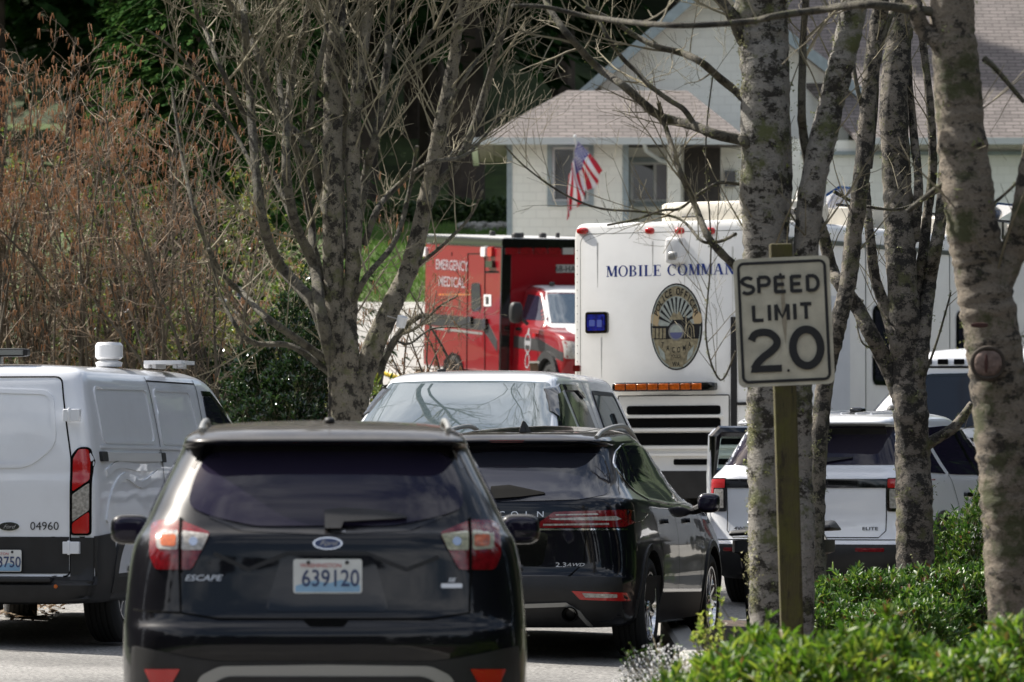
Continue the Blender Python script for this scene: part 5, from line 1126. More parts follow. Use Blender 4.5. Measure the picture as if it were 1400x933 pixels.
def wall_with_holes(name, x0, x1, z0, z1, y, holes, m, parent, th=.2):
    xs = sorted({x0, x1} | {h[0] for h in holes} | {h[2] for h in holes}); zs = sorted({z0, z1} | {h[1] for h in holes} | {h[3] for h in holes})
    mb = MB(); X_, Z_ = xs, zs
    for i in range(len(X_) - 1):
        for j in range(len(Z_) - 1):
            cx_, cz_ = (X_[i] + X_[i + 1]) / 2, (Z_[j] + Z_[j + 1]) / 2
            if any(h[0] < cx_ < h[2] and h[1] < cz_ < h[3] for h in holes): continue
            mb.add([(X_[i], y, Z_[j]), (X_[i + 1], y, Z_[j]), (X_[i + 1], y, Z_[j + 1]), (X_[i], y, Z_[j + 1])], [(0, 1, 2, 3)])
    for h in holes:
        a, b_, c, d = h; mb.add([(a, y, b_), (c, y, b_), (c, y, d), (a, y, d), (a, y + th, b_), (c, y + th, b_), (c, y + th, d), (a, y + th, d)], [(0, 1, 5, 4), (1, 2, 6, 5), (2, 3, 7, 6), (3, 0, 4, 7)])
    return mb.build(name, m, parent, smooth=False, fix=False)
def hwindow(x0, z0, x1, z1, y, split=None, blinds=None):
    k = MB(); k.b2(x0, x1, y + .1, y + .12, z0, z1); wo_ = k.build('window', M_hglass, house, smooth=False)
    k = MB()
    for a, c, d, f in ((x0 - .1, x0, z0 - .1, z1 + .1), (x1, x1 + .1, z0 - .1, z1 + .1), (x0, x1, z1, z1 + .1), (x0, x1, z0 - .1, z0)): k.b2(a, c, y - .03, y + .06, d, f)
    k.build('window_frame', M_trim, wo_, smooth=False)
    k = MB(); 
    for a, c, d, f in ((x0, x0 + .05, z0, z1), (x1 - .05, x1, z0, z1), (x0 + .05, x1 - .05, z1 - .05, z1), (x0 + .05, x1 - .05, z0, z0 + .05)): k.b2(a, c, y + .02, y + .08, d, f)
    if split: xm = lerp(x0, x1, split); k.b2(xm - .03, xm + .03, y + .03, y + .09, z0 + .05, z1 - .05)
    k.build('window_sash', M_wtrim, wo_, smooth=False)
    if blinds: k = MB(); k.b2(*blinds, y + .085, y + .098, z0 + .06, z1 - .06); k.build('blind', mat('grey_blind', (.30, .29, .32), .7), wo_, smooth=False)
win1 = (w1a[0], w1a[1], w1b[0], w1b[1])
xw = H(858, 190)[0]
wall_with_holes('front_wall', 0, xw, 0, ez + .02, 0, [win1], M_side, house)
hwindow(*win1, 0, .62)
k = MB(); k.b2(0, .01, .001, 6, 0, ez); k.build('side_wall', M_side, house, smooth=False)
k = MB(); k.b2(-.06, .05, -.03, .08, 0, ez); k.b2(xw - .1, xw + .02, -.03, .12, 0, ez); k.build('corner_board', M_trim, house, smooth=False)
# recessed entrance
ry = 1.6; a2, b2_ = H(862, 276, ry), H(922, 222, ry)
d1, d2 = H(935, 300, ry), H(985, 196, ry)
wall_with_holes('porch_wall', xw, H(1100, 190)[0], 0, ez + .1, ry, [(a2[0], a2[1], b2_[0], b2_[1])], M_side, house)
hwindow(a2[0], a2[1], b2_[0], b2_[1], ry, .56, (lerp(a2[0], b2_[0], .58), b2_[0] - .06))
k = MB(); k.b2(d1[0], d2[0], ry - .02, ry + .04, .2, d2[1]); dd = k.build('front_door', mat('dark_door', (.035, .028, .022), .5, var=.3), house, smooth=False)
k = MB(); 
for q in (0, 1): k.b2(d1[0] + .1 + q * .36, d1[0] + .38 + q * .36, ry - .035, ry - .02, .5, 1.1)
k.build('door_panel', M_dark, dd, smooth=False)
k = MB(); k.b2(H(912, 190, .3)[0], H(930, 190, .3)[0], .2, .42, 0, ez); k.build('porch_post', M_side, house, smooth=False)
p_ = H(998, 246, ry); k = MB(); k.b2(p_[0] - .12, p_[0] + .12, ry - .14, ry - .02, p_[1] - .15, p_[1] + .17); k.build('porch_lantern', M_gloss, house, smooth=False)
# hip roof over the front wing
el = H(652, 190, -.5); er = H(1003, 187, -.5); r1 = H(775, 137, 3.2); r2 = H(940, 124, 3.2)
zE = el[1]; zr = (r1[1] + r2[1]) / 2 + .1
V = [(el[0], -.5, zE), (er[0] + .3, -.5, zE), (er[0] + .3, 6.9, zE), (el[0], 6.9, zE), (r1[0], 3.2, zr), (r2[0], 3.2, zr)]
Vb = [(x, y, z - .05) for x, y, z in V[:4]]
k = MB(); k.add(V + Vb, [(0, 1, 5, 4), (1, 2, 5), (2, 3, 4, 5), (3, 0, 4), (6, 7, 1, 0), (7, 8, 2, 1), (9, 6, 0, 3), (8, 9, 3, 2), (9, 8, 7, 6)]); k.build('wing_roof', M_roof, house, smooth=False)
k = MB(); k.b2(el[0] - .02, er[0] + .32, -.62, -.5, zE - .12, zE + .02); k.b2(el[0] - .12, el[0] - .0, -.62, 6.9, zE - .12, zE + .02); k.build('gutter', M_gut, house, smooth=False)
k = MB(); q = H(880, 196, -.4); k.tube([(q[0], -.5, q[1]), (q[0] + .05, -.4, q[1] - .15), (q[0] + .35, .1, q[1] - .32), (q[0] + .55, .3, q[1] - .36)], .045, 8); k.build('downspout', M_gut, house)
# main gable behind
gy = 5.0
G = lambda px, py: H(px, py, gy)
ga, gb = G(974, -31), G(760, 157); gc = G(1215, 155)
xl_, xr_ = G(822, 190)[0], G(1160, 190)[0]
slo = (ga[1] - gb[1]) / (ga[0] - gb[0]); slr = (ga[1] - gc[1]) / (gc[0] - ga[0])
k = MB(); poly = [(xl_, 0), (xl_, ga[1] - slo * (ga[0] - xl_) - .15), (ga[0], ga[1] - .15), (xr_, ga[1] - slr * (xr_ - ga[0]) - .15), (xr_, 0)]
k.prism(poly, gy, gy + .25); k.build('gable_wall', M_pale, house, smooth=False)
def slab(p, q, y0, y1, th, m, name):
    k = MB(); k.prism([p, q, (q[0], q[1] - th), (p[0], p[1] - th)], y0, y1); return k.build(name, m, house, smooth=False)
slab(gb, ga, gy - .6, gy + 11, .12, M_roof, 'gable_roof'); slab(ga, gc, gy - .6, gy + 11, .12, M_roof, 'gable_roof')
def board(p, q, name='barge_board'):
    k = MB(); k.prism([(p[0], p[1] + .04), (q[0], q[1] + .04), (q[0], q[1] - .24), (p[0], p[1] - .24)], gy - .66, gy - .602); return k.build(name, M_trim, house, smooth=False)
board(gb, ga); board(ga, gc)
slab((gb[0] + .1, gb[1] - .14), (ga[0], ga[1] - .13), gy - .58, gy - .01, .03, M_soff, 'soffit'); slab((ga[0], ga[1] - .13), (gc[0] - .1, gc[1] - .14), gy - .58, gy - .01, .03, M_soff, 'soffit')
k = MB(); k.b2(xl_, xl_ + .01, gy + .25, gy + 10, 0, G(822, 110)[1]); k.build('side_wall', M_pale, house, smooth=False)
# right wing: wall, broad roof
gx0, ez2 = H(1150, 191, 3)[0], H(1300, 192, 3)[1]; gx1 = gx0 + 9
wall_with_holes('garage_wall', H(1085, 190, 3)[0], gx1, 0, ez2, 3.0, [], M_pale, house)
zt_ = ez2 + 4.2
k = MB(); V = [(gx0 + .3, 2.4, ez2), (gx1 + .6, 2.4, ez2), (gx1 + .6, 10.5, zt_), (gx0 - 2.6, 10.5, zt_)]
k.add(V + [(x, y, z - .1) for x, y, z in V], [(0, 1, 2, 3), (4, 7, 6, 5), (0, 4, 5, 1), (1, 5, 6, 2), (2, 6, 7, 3), (3, 7, 4, 0)]); k.build('main_roof', M_roof, house, smooth=False)
k = MB(); k.b2(gx0 + .3, gx1 + .6, 2.26, 2.39, ez2 - .13, ez2 + .01); k.build('gutter', M_gut, house, smooth=False)
k = MB(); k.b2(gx0 + 1.0, gx0 + 3.8, 2.95, 2.99, .1, 2.3); k.build('garage_door', M_wtrim, house, smooth=False)
k = MB(); k.b2(H(1085, 208, 2.9)[0], gx1, 2.9, 2.98, H(1200, 212, 2.9)[1], H(1200, 207, 2.9)[1]); k.build('wall_band', M_trim, house, smooth=False)
# flag
pa = P(780, 172, D - .9); pb = P(786, 196, D - .1)
fp0 = P(787, 192, D - 1.0)
fl_ = empty('flag', (fp0.x, fp0.y, fp0.z)); tag(fl_, 'American flag hanging from a slanted pole on the cream house wall', 'flag')
k = MB(); k.tube([(.08, .95, -.45), (-.02, -.1, .05)], .016, 8); k.lathe([(.05, .001), (.055, .03), (.09, .03), (.11, .001)], (-.02, -.1, 0), 'z', 10); k.build('flag_pole', M_wplast, fl_)
# cloth: hoist edge runs up the pole; it droops down and left in folds
def FP(px, py, dy): p = P(px, py, D - 1.0 + dy); return p - fp0
top = [FP(787, 194, 0), FP(800, 207, .1), FP(812, 219, .2), FP(821, 232, .3)]
bot = [FP(776, 243, 0), FP(771, 262, .05), FP(773, 288, .1), FP(770, 302, .15)]
NU, NV = 40, 26
Mred = mat('flag_red', (.50, .012, .03), .8); Mwh = mat('flag_white', (.78, .74, .76), .8); Mbl = mat('flag_blue', (.05, .04, .22), .8)
E = [  # corners: canton top (hoist top), hoist bottom, fly bottom, fly top
 FP(790, 193, 0), FP(779, 240, .0), FP(772, 302, .1), FP(826, 236, .35)]
def cloth(u, v):   # u along the fly 0..1, v down the hoist 0..1
    a = E[0].lerp(E[3], u); b_ = E[1].lerp(E[2], u); p = a.lerp(b_, v)
    p = p + Vector((.035 * math.sin(v * 17 + u * 4) * (.3 + u), .13 * math.sin(v * 12 + u * 5) * (.35 + u), .03 * math.sin(v * 15 + 1) * u)); return p
k = MB(); k.v = [tuple(cloth(i / NU, j / NV)) for j in range(NV + 1) for i in range(NU + 1)]
for j in range(NV):
    for i in range(NU):
        k.f.append((j * (NU + 1) + i, j * (NU + 1) + i + 1, (j + 1) * (NU + 1) + i + 1, (j + 1) * (NU + 1) + i)); k.mi.append(2 if (i < NU * .4 and j < 14) else (j // 2) % 2)
co = k.build('flag_cloth', [Mred, Mwh, Mbl], fl_); md = co.modifiers.new('s', 'SOLIDIFY'); md.thickness = .004
k = MB()
for a in range(9):
    for c in range(6 if a % 2 == 0 else 5):
        u = (.035 + .066 * c + (.033 if a % 2 else 0)); v = .04 + .053 * a
        ctr = cloth(u, v); tu = (cloth(u + .01, v) - ctr).normalized(); tv = (cloth(u, v + .01) - ctr).normalized(); nr = tu.cross(tv).normalized()
        if nr.y > 0: nr = -nr
        pts = []
        for q in range(10):
            r_ = .028 if q % 2 == 0 else .012; aa = 2 * PI * q / 10; pts.append(ctr + nr * .006 + tu * r_ * math.cos(aa) - tv * r_ * math.sin(aa))
        k.add(pts, [tuple(range(10))])
k.build('flag_stars', Mwh, fl_, smooth=False)

# ---- speed limit sign
DS = 29.5
p1, p2, p3, p4 = [P(a, c, DS) for a, c in ((1003, 354), (1135, 347), (1141, 525), (1013, 530))]
cen = (p1 + p2 + p3 + p4) / 4
sg = empty('speed_limit_sign', (P(1086, 860, DS + .1).x, DS + .1, ground(1.5, DS) + .1)); tag(sg, 'weathered white SPEED LIMIT 20 sign on a mossy wooden post', 'road sign')
M_sign = mat('sign_sheeting', (.50, .47, .37), .5, var=.16, vs=9, bump=.15, bs=90)
W_, H_ = (p2 - p1).length, (p1 - p4).length
tilt = math.radians(2.6)
srt = empty('t', (0, 0, 0)); bpy.data.objects.remove(srt)
def signpart(name, polys, m, off, th=0, parent=None):
    Mx = Matrix.Rotation(tilt, 3, 'Y').inverted(); mb = MB(); base = cen - sg.location
    for q, p in enumerate(polys):
        n_ = len(p)
        pr = [Mx @ Vector((a, 0, c)) + base for a, c in p]
        if th: mb.add([v + Vector((0, -off, 0)) for v in pr] + [v + Vector((0, -off + th, 0)) for v in pr], [tuple(range(n_)), tuple(reversed(range(n_, 2 * n_)))] + [(i, (i + 1) % n_, (i + 1) % n_ + n_, i + n_) for i in range(n_)])
        else: mb.add([v + Vector((0, -off - q * .00012, 0)) for v in pr], [tuple(range(n_))])
    return mb.build(name, m, parent or sg, smooth=False)
pn = signpart('sign_panel', [rrect(-W_ / 2, W_ / 2, -H_ / 2, H_ / 2, .035)], M_sign, .0, .003)
u = W_ / 135.0
signpart('border', ribbon(rrect(-W_ / 2 + 7 * u, W_ / 2 - 7 * u, -H_ / 2 + 7 * u, H_ / 2 - 7 * u, .03), 4 * u, True), M_text, .003, parent=pn)
def st(pts, w, closed=False): return ribbon(pts, w, closed)
def arcp(cx, cz, rx, rz, a0, a1, n_=12): return [(cx + rx * math.cos(math.radians(lerp(a0, a1, i / n_))), cz + rz * math.sin(math.radians(lerp(a0, a1, i / n_)))) for i in range(n_ + 1)]
def hwy(s, x0, x1, zc, h, w):
    """road-sign capitals drawn as even strokes"""
    A = {'S': [arcp(.0, .27, .36, .23, 30, 210, 12) + [(.0, 0)] + arcp(.0, -.25, .38, .25, 90 - 40, -150, 14)],
         'P': [[(-.34, -.5), (-.34, .5)], [(-.34, .5), (.1, .5)] + arcp(.1, .24, .26, .26, 90, -90, 10) + [(-.34, -.02)]],
         'E': [[(-.32, -.5), (-.32, .5)], [(-.36, .46), (.34, .46)], [(-.32, .0), (.26, .0)], [(-.36, -.46), (.36, -.46)]],
         'D': [[(-.34, -.5), (-.34, .5)], [(-.34, .46), (-.02, .46)] + arcp(-.02, 0, .38, .46, 80, -80, 14) + [(-.02, -.46), (-.34, -.46)]],
         'L': [[(-.3, .5), (-.3, -.5)], [(-.34, -.46), (.34, -.46)]], 'I': [[(0, -.5), (0, .5)]],
         'M': [[(-.4, -.5), (-.4, .5)], [(-.4, .5), (0, -.32), (.4, .5)], [(.4, .5), (.4, -.5)]], 'T': [[(0, -.5), (0, .5)], [(-.38, .46), (.38, .46)]]}
    out = []; n_ = len(s)
    wid = {'I': .12, 'M': 1.0}
    tot = sum(wid.get(c, .8) for c in s) + .28 * (n_ - 1); k_ = (x1 - x0) / tot; x = x0
    for c in s:
        wc = wid.get(c, .8)
        for l in A[c]: out += ribbon([(x + (wc / 2 + a * (1 if c != 'I' else 0)) * k_, zc + b_ * h) for a, b_ in l], w)
        x += (wc + .28) * k_
    return out
zz = lambda y: (439 - y) * u + 0
xx = lambda x: (x - 1072) * u
for wrd, xa_, xb_, zc_ in (('SPEED', 1015, 1123, 387), ('LIMIT', 1028, 1112, 426)): signpart('sign_word', hwy(wrd, xx(xa_), xx(xb_), zz(zc_), 22 * u, 5 * u), M_text, .0035, parent=pn)
two = [(xx(1025), zz(464))] + [(xx(a), zz(c)) for a, c in ((1030, 456), (1040, 453), (1052, 455), (1060, 463), (1060, 472), (1052, 480), (1042, 487), (1033, 495), (1027, 504))]
two = curve(two, 4)
zero = ell(xx(1102), zz(477), 19.5 * u, 25.5 * u, 36)
signpart('sign_number', ribbon(two, 10.5 * u) + [[(xx(1022), zz(509)), (xx(1066), zz(509)), (xx(1066), zz(499.5)), (xx(1025), zz(499.5))]] + ribbon(zero, 11 * u, True) , M_text, .0045, parent=pn)
signpart('sign_bolt', [ell(xx(1075), zz(508), 2 * u, 2 * u, 12), ell(xx(1070), zz(373), 2 * u, 2 * u, 12)], M_plast, .008, .005, parent=pn)
signpart('water_stain', [[(xx(1070), zz(375)), (xx(1073), zz(375)), (xx(1076), zz(440)), (xx(1073), zz(470)), (xx(1069), zz(440))]], mat('rust_stain', (.30, .26, .19), .6, var=.2, vs=20), .0032, parent=pn)
M_post = barkmat('mossy_post', (.10, .085, .03), (.04, .03, .014), (.095, .09, .018), 5, .52, .48, .15)
ptop = P(1068, 333, DS + .1) - sg.location; pbot = P(1087, 900, DS + .1) - sg.location
k = MB(); hw_ = 15.5 * DS / FPX; 
V = []
for c_, ex in ((pbot, -.35), (ptop, 0)):
    for a, d_ in ((-hw_, 0), (hw_, 0), (hw_, .12), (-hw_, .12)): V.append((c_.x + a, d_ + .0, c_.z + (ex if ex else 0)))
k.add(V, [(0, 1, 5, 4), (1, 2, 6, 5), (2, 3, 7, 6), (3, 0, 4, 7), (4, 5, 6, 7), (0, 3, 2, 1)]); k.build('post', M_post, sg, bevel=.008)
# shift panel to sit on the post's face
for o in sg.children:
    if o.name.startswith('sign_panel'): o.location.y = .094

# ---- wheeled bin
DB = 41.5; bp0 = P(1072, 850, DB)
wb = empty('wheeled_bin', (bp0.x, DB, ground(bp0.x, DB) + 0.0), math.radians(10)); tag(wb, 'black wheeled bin with a loose lid standing behind the sign post and birch', 'bin')
s_ = FPX / DB; hb_ = (850 - 735) / s_ ; hb_ = CZ + (665 - 733) / s_ - wb.location.z
k = MB(); wt, wbm = .315, .25
def ringz(z, wx, wy): return [(x, y, z) for x, y in roundpoly([(-wx, -wy), (wx, -wy), (wx, wy), (-wx, wy)], .05)]
rs = [ringz(.06, wbm, .24), ringz(.5, .275, .28), ringz(hb_ - .14, .30, .33), ringz(hb_ - .12, .35, .37), ringz(hb_ - .03, .35, .37), ringz(hb_ - .03, .31, .33), ringz(.12, .24, .22)]
V = sum(rs, []); n_ = len(rs[0]); k.add(V, [(j * n_ + i, j * n_ + (i + 1) % n_, (j + 1) * n_ + (i + 1) % n_, (j + 1) * n_ + i) for j in range(len(rs) - 1) for i in range(n_)] + [tuple(reversed(range(n_))), tuple(range((len(rs) - 1) * n_, len(rs) * n_))]); k.build('bin_body', M_plast, wb, ang=50)
k = MB(); k.add([(-.37, -.40, hb_), (.40, -.38, hb_ + .05), (.40, .40, hb_ + .04), (-.37, .40, hb_), (-.37, -.40, hb_ + .04), (.40, -.38, hb_ + .09), (.34, .38, hb_ + .12), (-.33, .38, hb_ + .06)], [(0, 3, 2, 1), (4, 5, 6, 7), (0, 1, 5, 4), (1, 2, 6, 5), (2, 3, 7, 6), (3, 0, 4, 7)]); k.build('lid', M_plast, wb, bevel=.02)
k = MB(); k.add([(-.10, -.3, hb_ + .09), (.12, -.3, hb_ + .10), (.14, .1, hb_ + .17), (.0, .2, hb_ + .16), (-.15, .1, hb_ + .10)], [(0, 1, 2, 3, 4)]); bg_ = k.build('paper', M_wplast, None, smooth=False)
bg_.matrix_world = Matrix.Translation(wb.location) @ Matrix.Rotation(-math.radians(10), 4, 'Z') @ Matrix.Translation((-.14, 0, 0)); md = bg_.modifiers.new('s', 'SOLIDIFY'); md.thickness = .01; tag(bg_, 'crumpled white paper lying on the lid of the black wheeled bin', 'litter')
for sx in (-1, 1):
    k = MB(); k.lathe([(-.03, .03), (-.03, .12), (.03, .12), (.03, .03)], (sx * .27, .30, .12), 'x', 20, True); k.build('bin_wheel', M_rubber, wb)
k = MB(); k.tube([(-.28, .40, hb_ - .05), (-.25, .46, hb_ + .0), (.25, .46, hb_ + .0), (.28, .40, hb_ - .05)], .017, 8); k.build('handle', M_plast, wb)

# ---- caution tape, marker posts, hydrant-side bits near the ambulance
def stake(px, d, py_top, label):
    p = P(px, py_top, d); g = ground(p.x, d); e = empty('wooden_stake', (p.x, d, g)); tag(e, label, 'stake')
    k = MB(); k.b2(-.06, .06, -.06, .06, -.2, p.z - g); k.build('stake_post', mat('stake_wood', (.13, .08, .045), .8, var=.3), e, bevel=.01); k = MB(); k.b2(-.075, .075, -.075, .075, p.z - g, p.z - g + .03); k.build('stake_cap', M_cream, e); return p
stake(574, 75, 505, 'short brown wooden post at the end of the yellow tape, left of the ambulance wheel')
stake(730, 80, 497, 'short pale wooden post in front of the ambulance cab')
a_, b_ = P(507, 500, 76), P(572, 514, 75)
k = MB(); k.v = []; 
pts = [a_.lerp(b_, t / 12) + Vector((0, 0, -.08 * math.sin(PI * t / 12))) for t in range(13)]
for i, p in enumerate(pts): k.v += [tuple(p + Vector((0, .03 * math.sin(i), .035))), tuple(p + Vector((0, -.03 * math.sin(i * 1.7), -.035)))]
k.f = [(2 * i, 2 * i + 2, 2 * i + 3, 2 * i + 1) for i in range(12)]; k.mi = [0] * 12
tp = k.build('caution_tape', mat('tape_yellow', (.65, .46, .03), .5), None); tag(tp, 'yellow caution tape stretched from the big bare tree to a short post', 'tape'); md = tp.modifiers.new('s', 'SOLIDIFY'); md.thickness = .002
# ================================================================ VEGETATION
M_birch = barkmat('birch_bark', (.37, .345, .305), (.028, .024, .018), (.12, .13, .05), 6.5, .50, .53, 1.4)
M_birch2 = barkmat('stained_bark', (.30, .25, .19), (.03, .025, .018), (.08, .085, .035), 6, .52, .50, 1.6)
M_olive = barkmat('olive_lichen_bark', (.25, .22, .165), (.022, .018, .012), (.13, .13, .06), 8, .50, .54, .9)
M_birch3 = barkmat('pale_lichen_bark', (.27, .235, .19), (.022, .019, .015), (.12, .12, .055), 8, .475, .54, 1.2)
M_birch4 = barkmat('grey_branch_bark', (.15, .135, .10), (.035, .03, .022), (.11, .11, .055), 9, .50, .55, .8)
M_twig = mat('twig_bark', (.20, .175, .115), .8, var=.4, vs=5)
M_twig2 = mat('reddish_twig', (.13, .085, .06), .8, var=.4, vs=4)
M_moss = leafmat('moss_tuft', (.12, .14, .04), (.22, .24, .10), (.35, .36, .2), .9, .2, .1)
def wob(r, a): return Vector((r.uniform(-a, a), r.uniform(-a, a), r.uniform(-a, a)))
def limb(mb, pts, r0, r1, n=8, knob=.0, rr=R, sub=6, tail=0):
    if r0 > .04: sub = 12
    c = curve([tuple(p) for p in pts], sub); m = len(c) - 1
    mt = m - tail * sub
    rad = [(lerp(r0, r1, i / mt) if i <= mt else lerp(r1, r1 * .3, (i - mt) / max(1, m - mt))) * (1 + knob * rr.uniform(-1, 1)) for i in range(m + 1)]
    k0 = len(mb.v); mb.tube(c, rad, n if r0 < .04 else 20)
    if r0 > .03:
        from mathutils import noise
        cc = [Vector(p) for p in c]; nn = n if r0 < .04 else 20
        for i in range(k0, len(mb.v)):
            v = Vector(mb.v[i]); q = cc[min((i - k0) // nn, len(cc) - 1)]; o_ = v - q
            if o_.length > 1e-6: f_ = noise.noise(Vector((v.x * 7, v.y * 7, v.z * 4))) * (.10 if r0 < .12 else .05) + noise.noise(v * 22) * (.07 if r0 < .12 else .03); mb.v[i] = tuple(q + o_ * (1 + f_))
    return [Vector(p) for p in c], rad
def twigs(mb, c, rad, rr, dens, L, lev, up=.35, t0=.15, side=1.0, droop=0, n=4, curvy=.12, bias=Vector((0, 0, 0)), tips=None, flatten=1.0):
    """grow side shoots along path c"""
    tot = sum((c[i + 1] - c[i]).length for i in range(len(c) - 1)); k = max(1, int(tot * dens))
    for q in range(k):
        t = rr.uniform(t0, 1); i = min(int(t * (len(c) - 1)), len(c) - 2); p = c[i].lerp(c[i + 1], rr.random()); d = (c[i + 1] - c[i]).normalized()
        a = Vector((rr.gauss(0, 1), rr.gauss(0, 1) * flatten, rr.gauss(0, 1))); a = (a - d * a.dot(d)).normalized()
        dr = (d * rr.uniform(.35, .9) + a * side * rr.uniform(.5, 1) + Vector((0, 0, up)) + bias).normalized()
        ln = L * rr.uniform(.45, 1.15) * (1 - .45 * t); r0 = min(rad[i] * .6, ln * .011 + .0016); pts = [p]; m = 5 if lev > 0 else 3
        for s in range(m):
            dr = (dr + wob(rr, curvy) + Vector((0, 0, up * .12 - droop * .1))).normalized(); pts.append(pts[-1] + dr * ln / m)
        rd = [lerp(r0, max(r0 * .3, .0012), s / m) for s in range(m + 1)]
        mb.tube(pts, rd, n if lev > 0 else 3, cap=False)
        if lev > 0: twigs(mb, pts, rd, rr, dens * 1.9, L * .42, lev - 1, up, .2, side, droop, 3, curvy * 1.2, bias, tips, flatten)
        elif tips is not None: tips.append((pts[-1], dr)); 
def tufts(parent, c, rad, rr, n, m, sz=.035, name='moss'):
    k = MB()
    for q in range(n):
        i = rr.randrange(len(c) - 1); p = c[i].lerp(c[i + 1], rr.random()); a = rr.uniform(0, 2 * PI)
        o = p + Vector((math.cos(a), math.sin(a), 0)) * rad[i] * 1.0
        for s in range(14):
            v = o + wob(rr, sz * .8); w_ = wob(rr, sz * .5); u_ = wob(rr, sz * .5); k.add([v, v + w_, v + u_], [(0, 1, 2)])
    return k.build(name, m, parent, smooth=False, fix=False)
def px_path(pp, d, jit=0, rr=R, dd=None):
    out = []
    for i, p in enumerate(pp): out.append(P(p[0], p[1], d + (dd * i if dd else 0) + (rr.uniform(-jit, jit) if i else 0)))
    return out
def extend(pts, rr, ln, n=4, up=.6):
    """carry a traced stem on above the frame"""
    d = (pts[-1] - pts[-2]).normalized(); out = list(pts)
    for i in range(n): d = (d + wob(rr, .18) + Vector((0, 0, up * .15))).normalized(); out.append(out[-1] + d * ln / n)
    return out
W = lambda px, d: px * d / FPX / 2

def traced_tree(name, label, cat_, d, base_px, stems, trunkmat, group=None, seed=1, dens=4.2, tw=1.5, lev=2, mossn=30, twmat=None, tt=.25, sides=10, ext=5.0, up=.35, flat_=.6, crown=0):
    rr = random.Random(seed); b = P(base_px[0], base_px[1], d); g = ground(b.x, d)
    e = empty(name, (b.x, d, g)); tag(e, label, cat_, group); o = Vector((b.x, d, g))
    tk = MB(); br = MB(); tg = MB(); paths = []
    for st_ in stems:
        pts, w0, w1 = st_[0], st_[1], st_[2]; big = st_[3] if len(st_) > 3 else 0; jit = st_[4] if len(st_) > 4 else .35
        path = [p - o for p in px_path(pts, d, jit, rr)]
        if big == 2: path = [Vector((path[0].x, path[0].y, -.3))] + path
        r0, r1 = W(w0, d), W(w1, d)
        tail = 0
        if pts[-1][1] <= 2: path = extend(path, rr, ext * rr.uniform(.6, 1.1)); tail = 4
        c, rad = limb(tk if big else br, path, r0, r1, sides if big else 8, .05, rr, tail=tail); paths.append((c, rad, big))
        if crown and tail: twigs(tg, c[-30:], rad[-30:], rr, crown, 1.9, 2, up, .05)
        twigs(tg, c, rad, rr, dens * (.6 if big else 1), tw, lev, up, tt if not big else max(tt, .35), flatten=flat_)
    if tk.v: tk.build('trunk', trunkmat, e, ang=70)
    if br.v: br.build('branches', M_birch4, e, ang=70)
    if tg.v: tg.build('twigs', twmat or M_twig, e, ang=80, fix=False)
    if mossn:
        allc = [p for p in paths]
        k = MB(); 
        for q, (c, rad, big) in enumerate(allc):
            n_ = int(mossn * (1.5 if big else .6))
            for _ in range(n_):
                i = rr.randrange(len(c) - 1); p = c[i].lerp(c[i + 1], rr.random()); a = rr.uniform(0, 2 * PI); v0 = p + Vector((math.cos(a), math.sin(a), 0)) * rad[i]; sz = .02 + .2 * rad[i]
                for s in range(12):
                    v = v0 + wob(rr, sz * .6); k.add([v, v + wob(rr, sz * .35), v + wob(rr, sz * .35)], [(0, 1, 2)])
        k.build('moss', M_moss, e, smooth=False, fix=False)
    return e
# tree behind the sign
traced_tree('birch_tree', 'mossy pale birch whose trunk rises directly behind the speed limit sign and forks above it', 'tree', 33.5, (1071, 870), [
 ([(1052, 880), (1050, 760), (1051, 640), (1049, 540), (1047, 440), (1046, 340), (1045, 230), (1047, 120), (1042, 40), (1040, 0)], 50, 72, 2, .03),
 ([(1094, 880), (1095, 760), (1093, 640), (1092, 540), (1096, 440), (1100, 350), (1114, 240), (1136, 146), (1154, 73), (1170, 0)], 38, 36, 2, .04),
 ([(1071, 560), (1069, 460), (1066, 400), (1060, 330)], 60, 50, 1, .01),
 ([(1066, 340), (1072, 240), (1070, 140), (1068, 40), (1066, 0)], 24, 18, 1, .04),
 ([(1052, 215), (1020, 195), (1009, 191), (975, 183), (948, 172), (920, 165), (895, 154), (852, 117), (817, 92), (781, 53), (757, 21), (746, 0)], 17, 8, 0, .2),
 ([(1040, 160), (1012, 130), (985, 108), (958, 85), (930, 72), (902, 65), (870, 50), (840, 30), (800, 10)], 13, 6, 0, .2),
 ([(950, 172), (935, 150), (915, 137), (888, 117), (870, 98), (852, 81), (830, 50), (815, 20)], 8, 5, 0, .2),
 ([(1046, 420), (1015, 375), (985, 345), (966, 320), (948, 276), (930, 235), (912, 180), (900, 140)], 13, 6, 0, .2),
 ([(1006, 480), (985, 520), (965, 460), (972, 340), (965, 200), (975, 100)], 3, 2, 0, .2),
 ([(1006, 320), (985, 330), (960, 330), (930, 300), (880, 290), (820, 285), (770, 265), (720, 230), (690, 200)], 5, 2, 0, .3),
 ([(1010, 252), (985, 250), (960, 262), (930, 285), (905, 288), (870, 300), (830, 308)], 5, 3, 0, .2),
 ([(1050, 90), (1020, 60), (1000, 20), (985, 0)], 22, 14, 0, .1),
 ([(1110, 250), (1098, 182), (1096, 146), (1098, 60), (1102, 0)], 14, 9, 0, .1),
], M_birch, seed=3, dens=4.2, tw=.9, mossn=60, ext=3, lev=2)
k = MB()
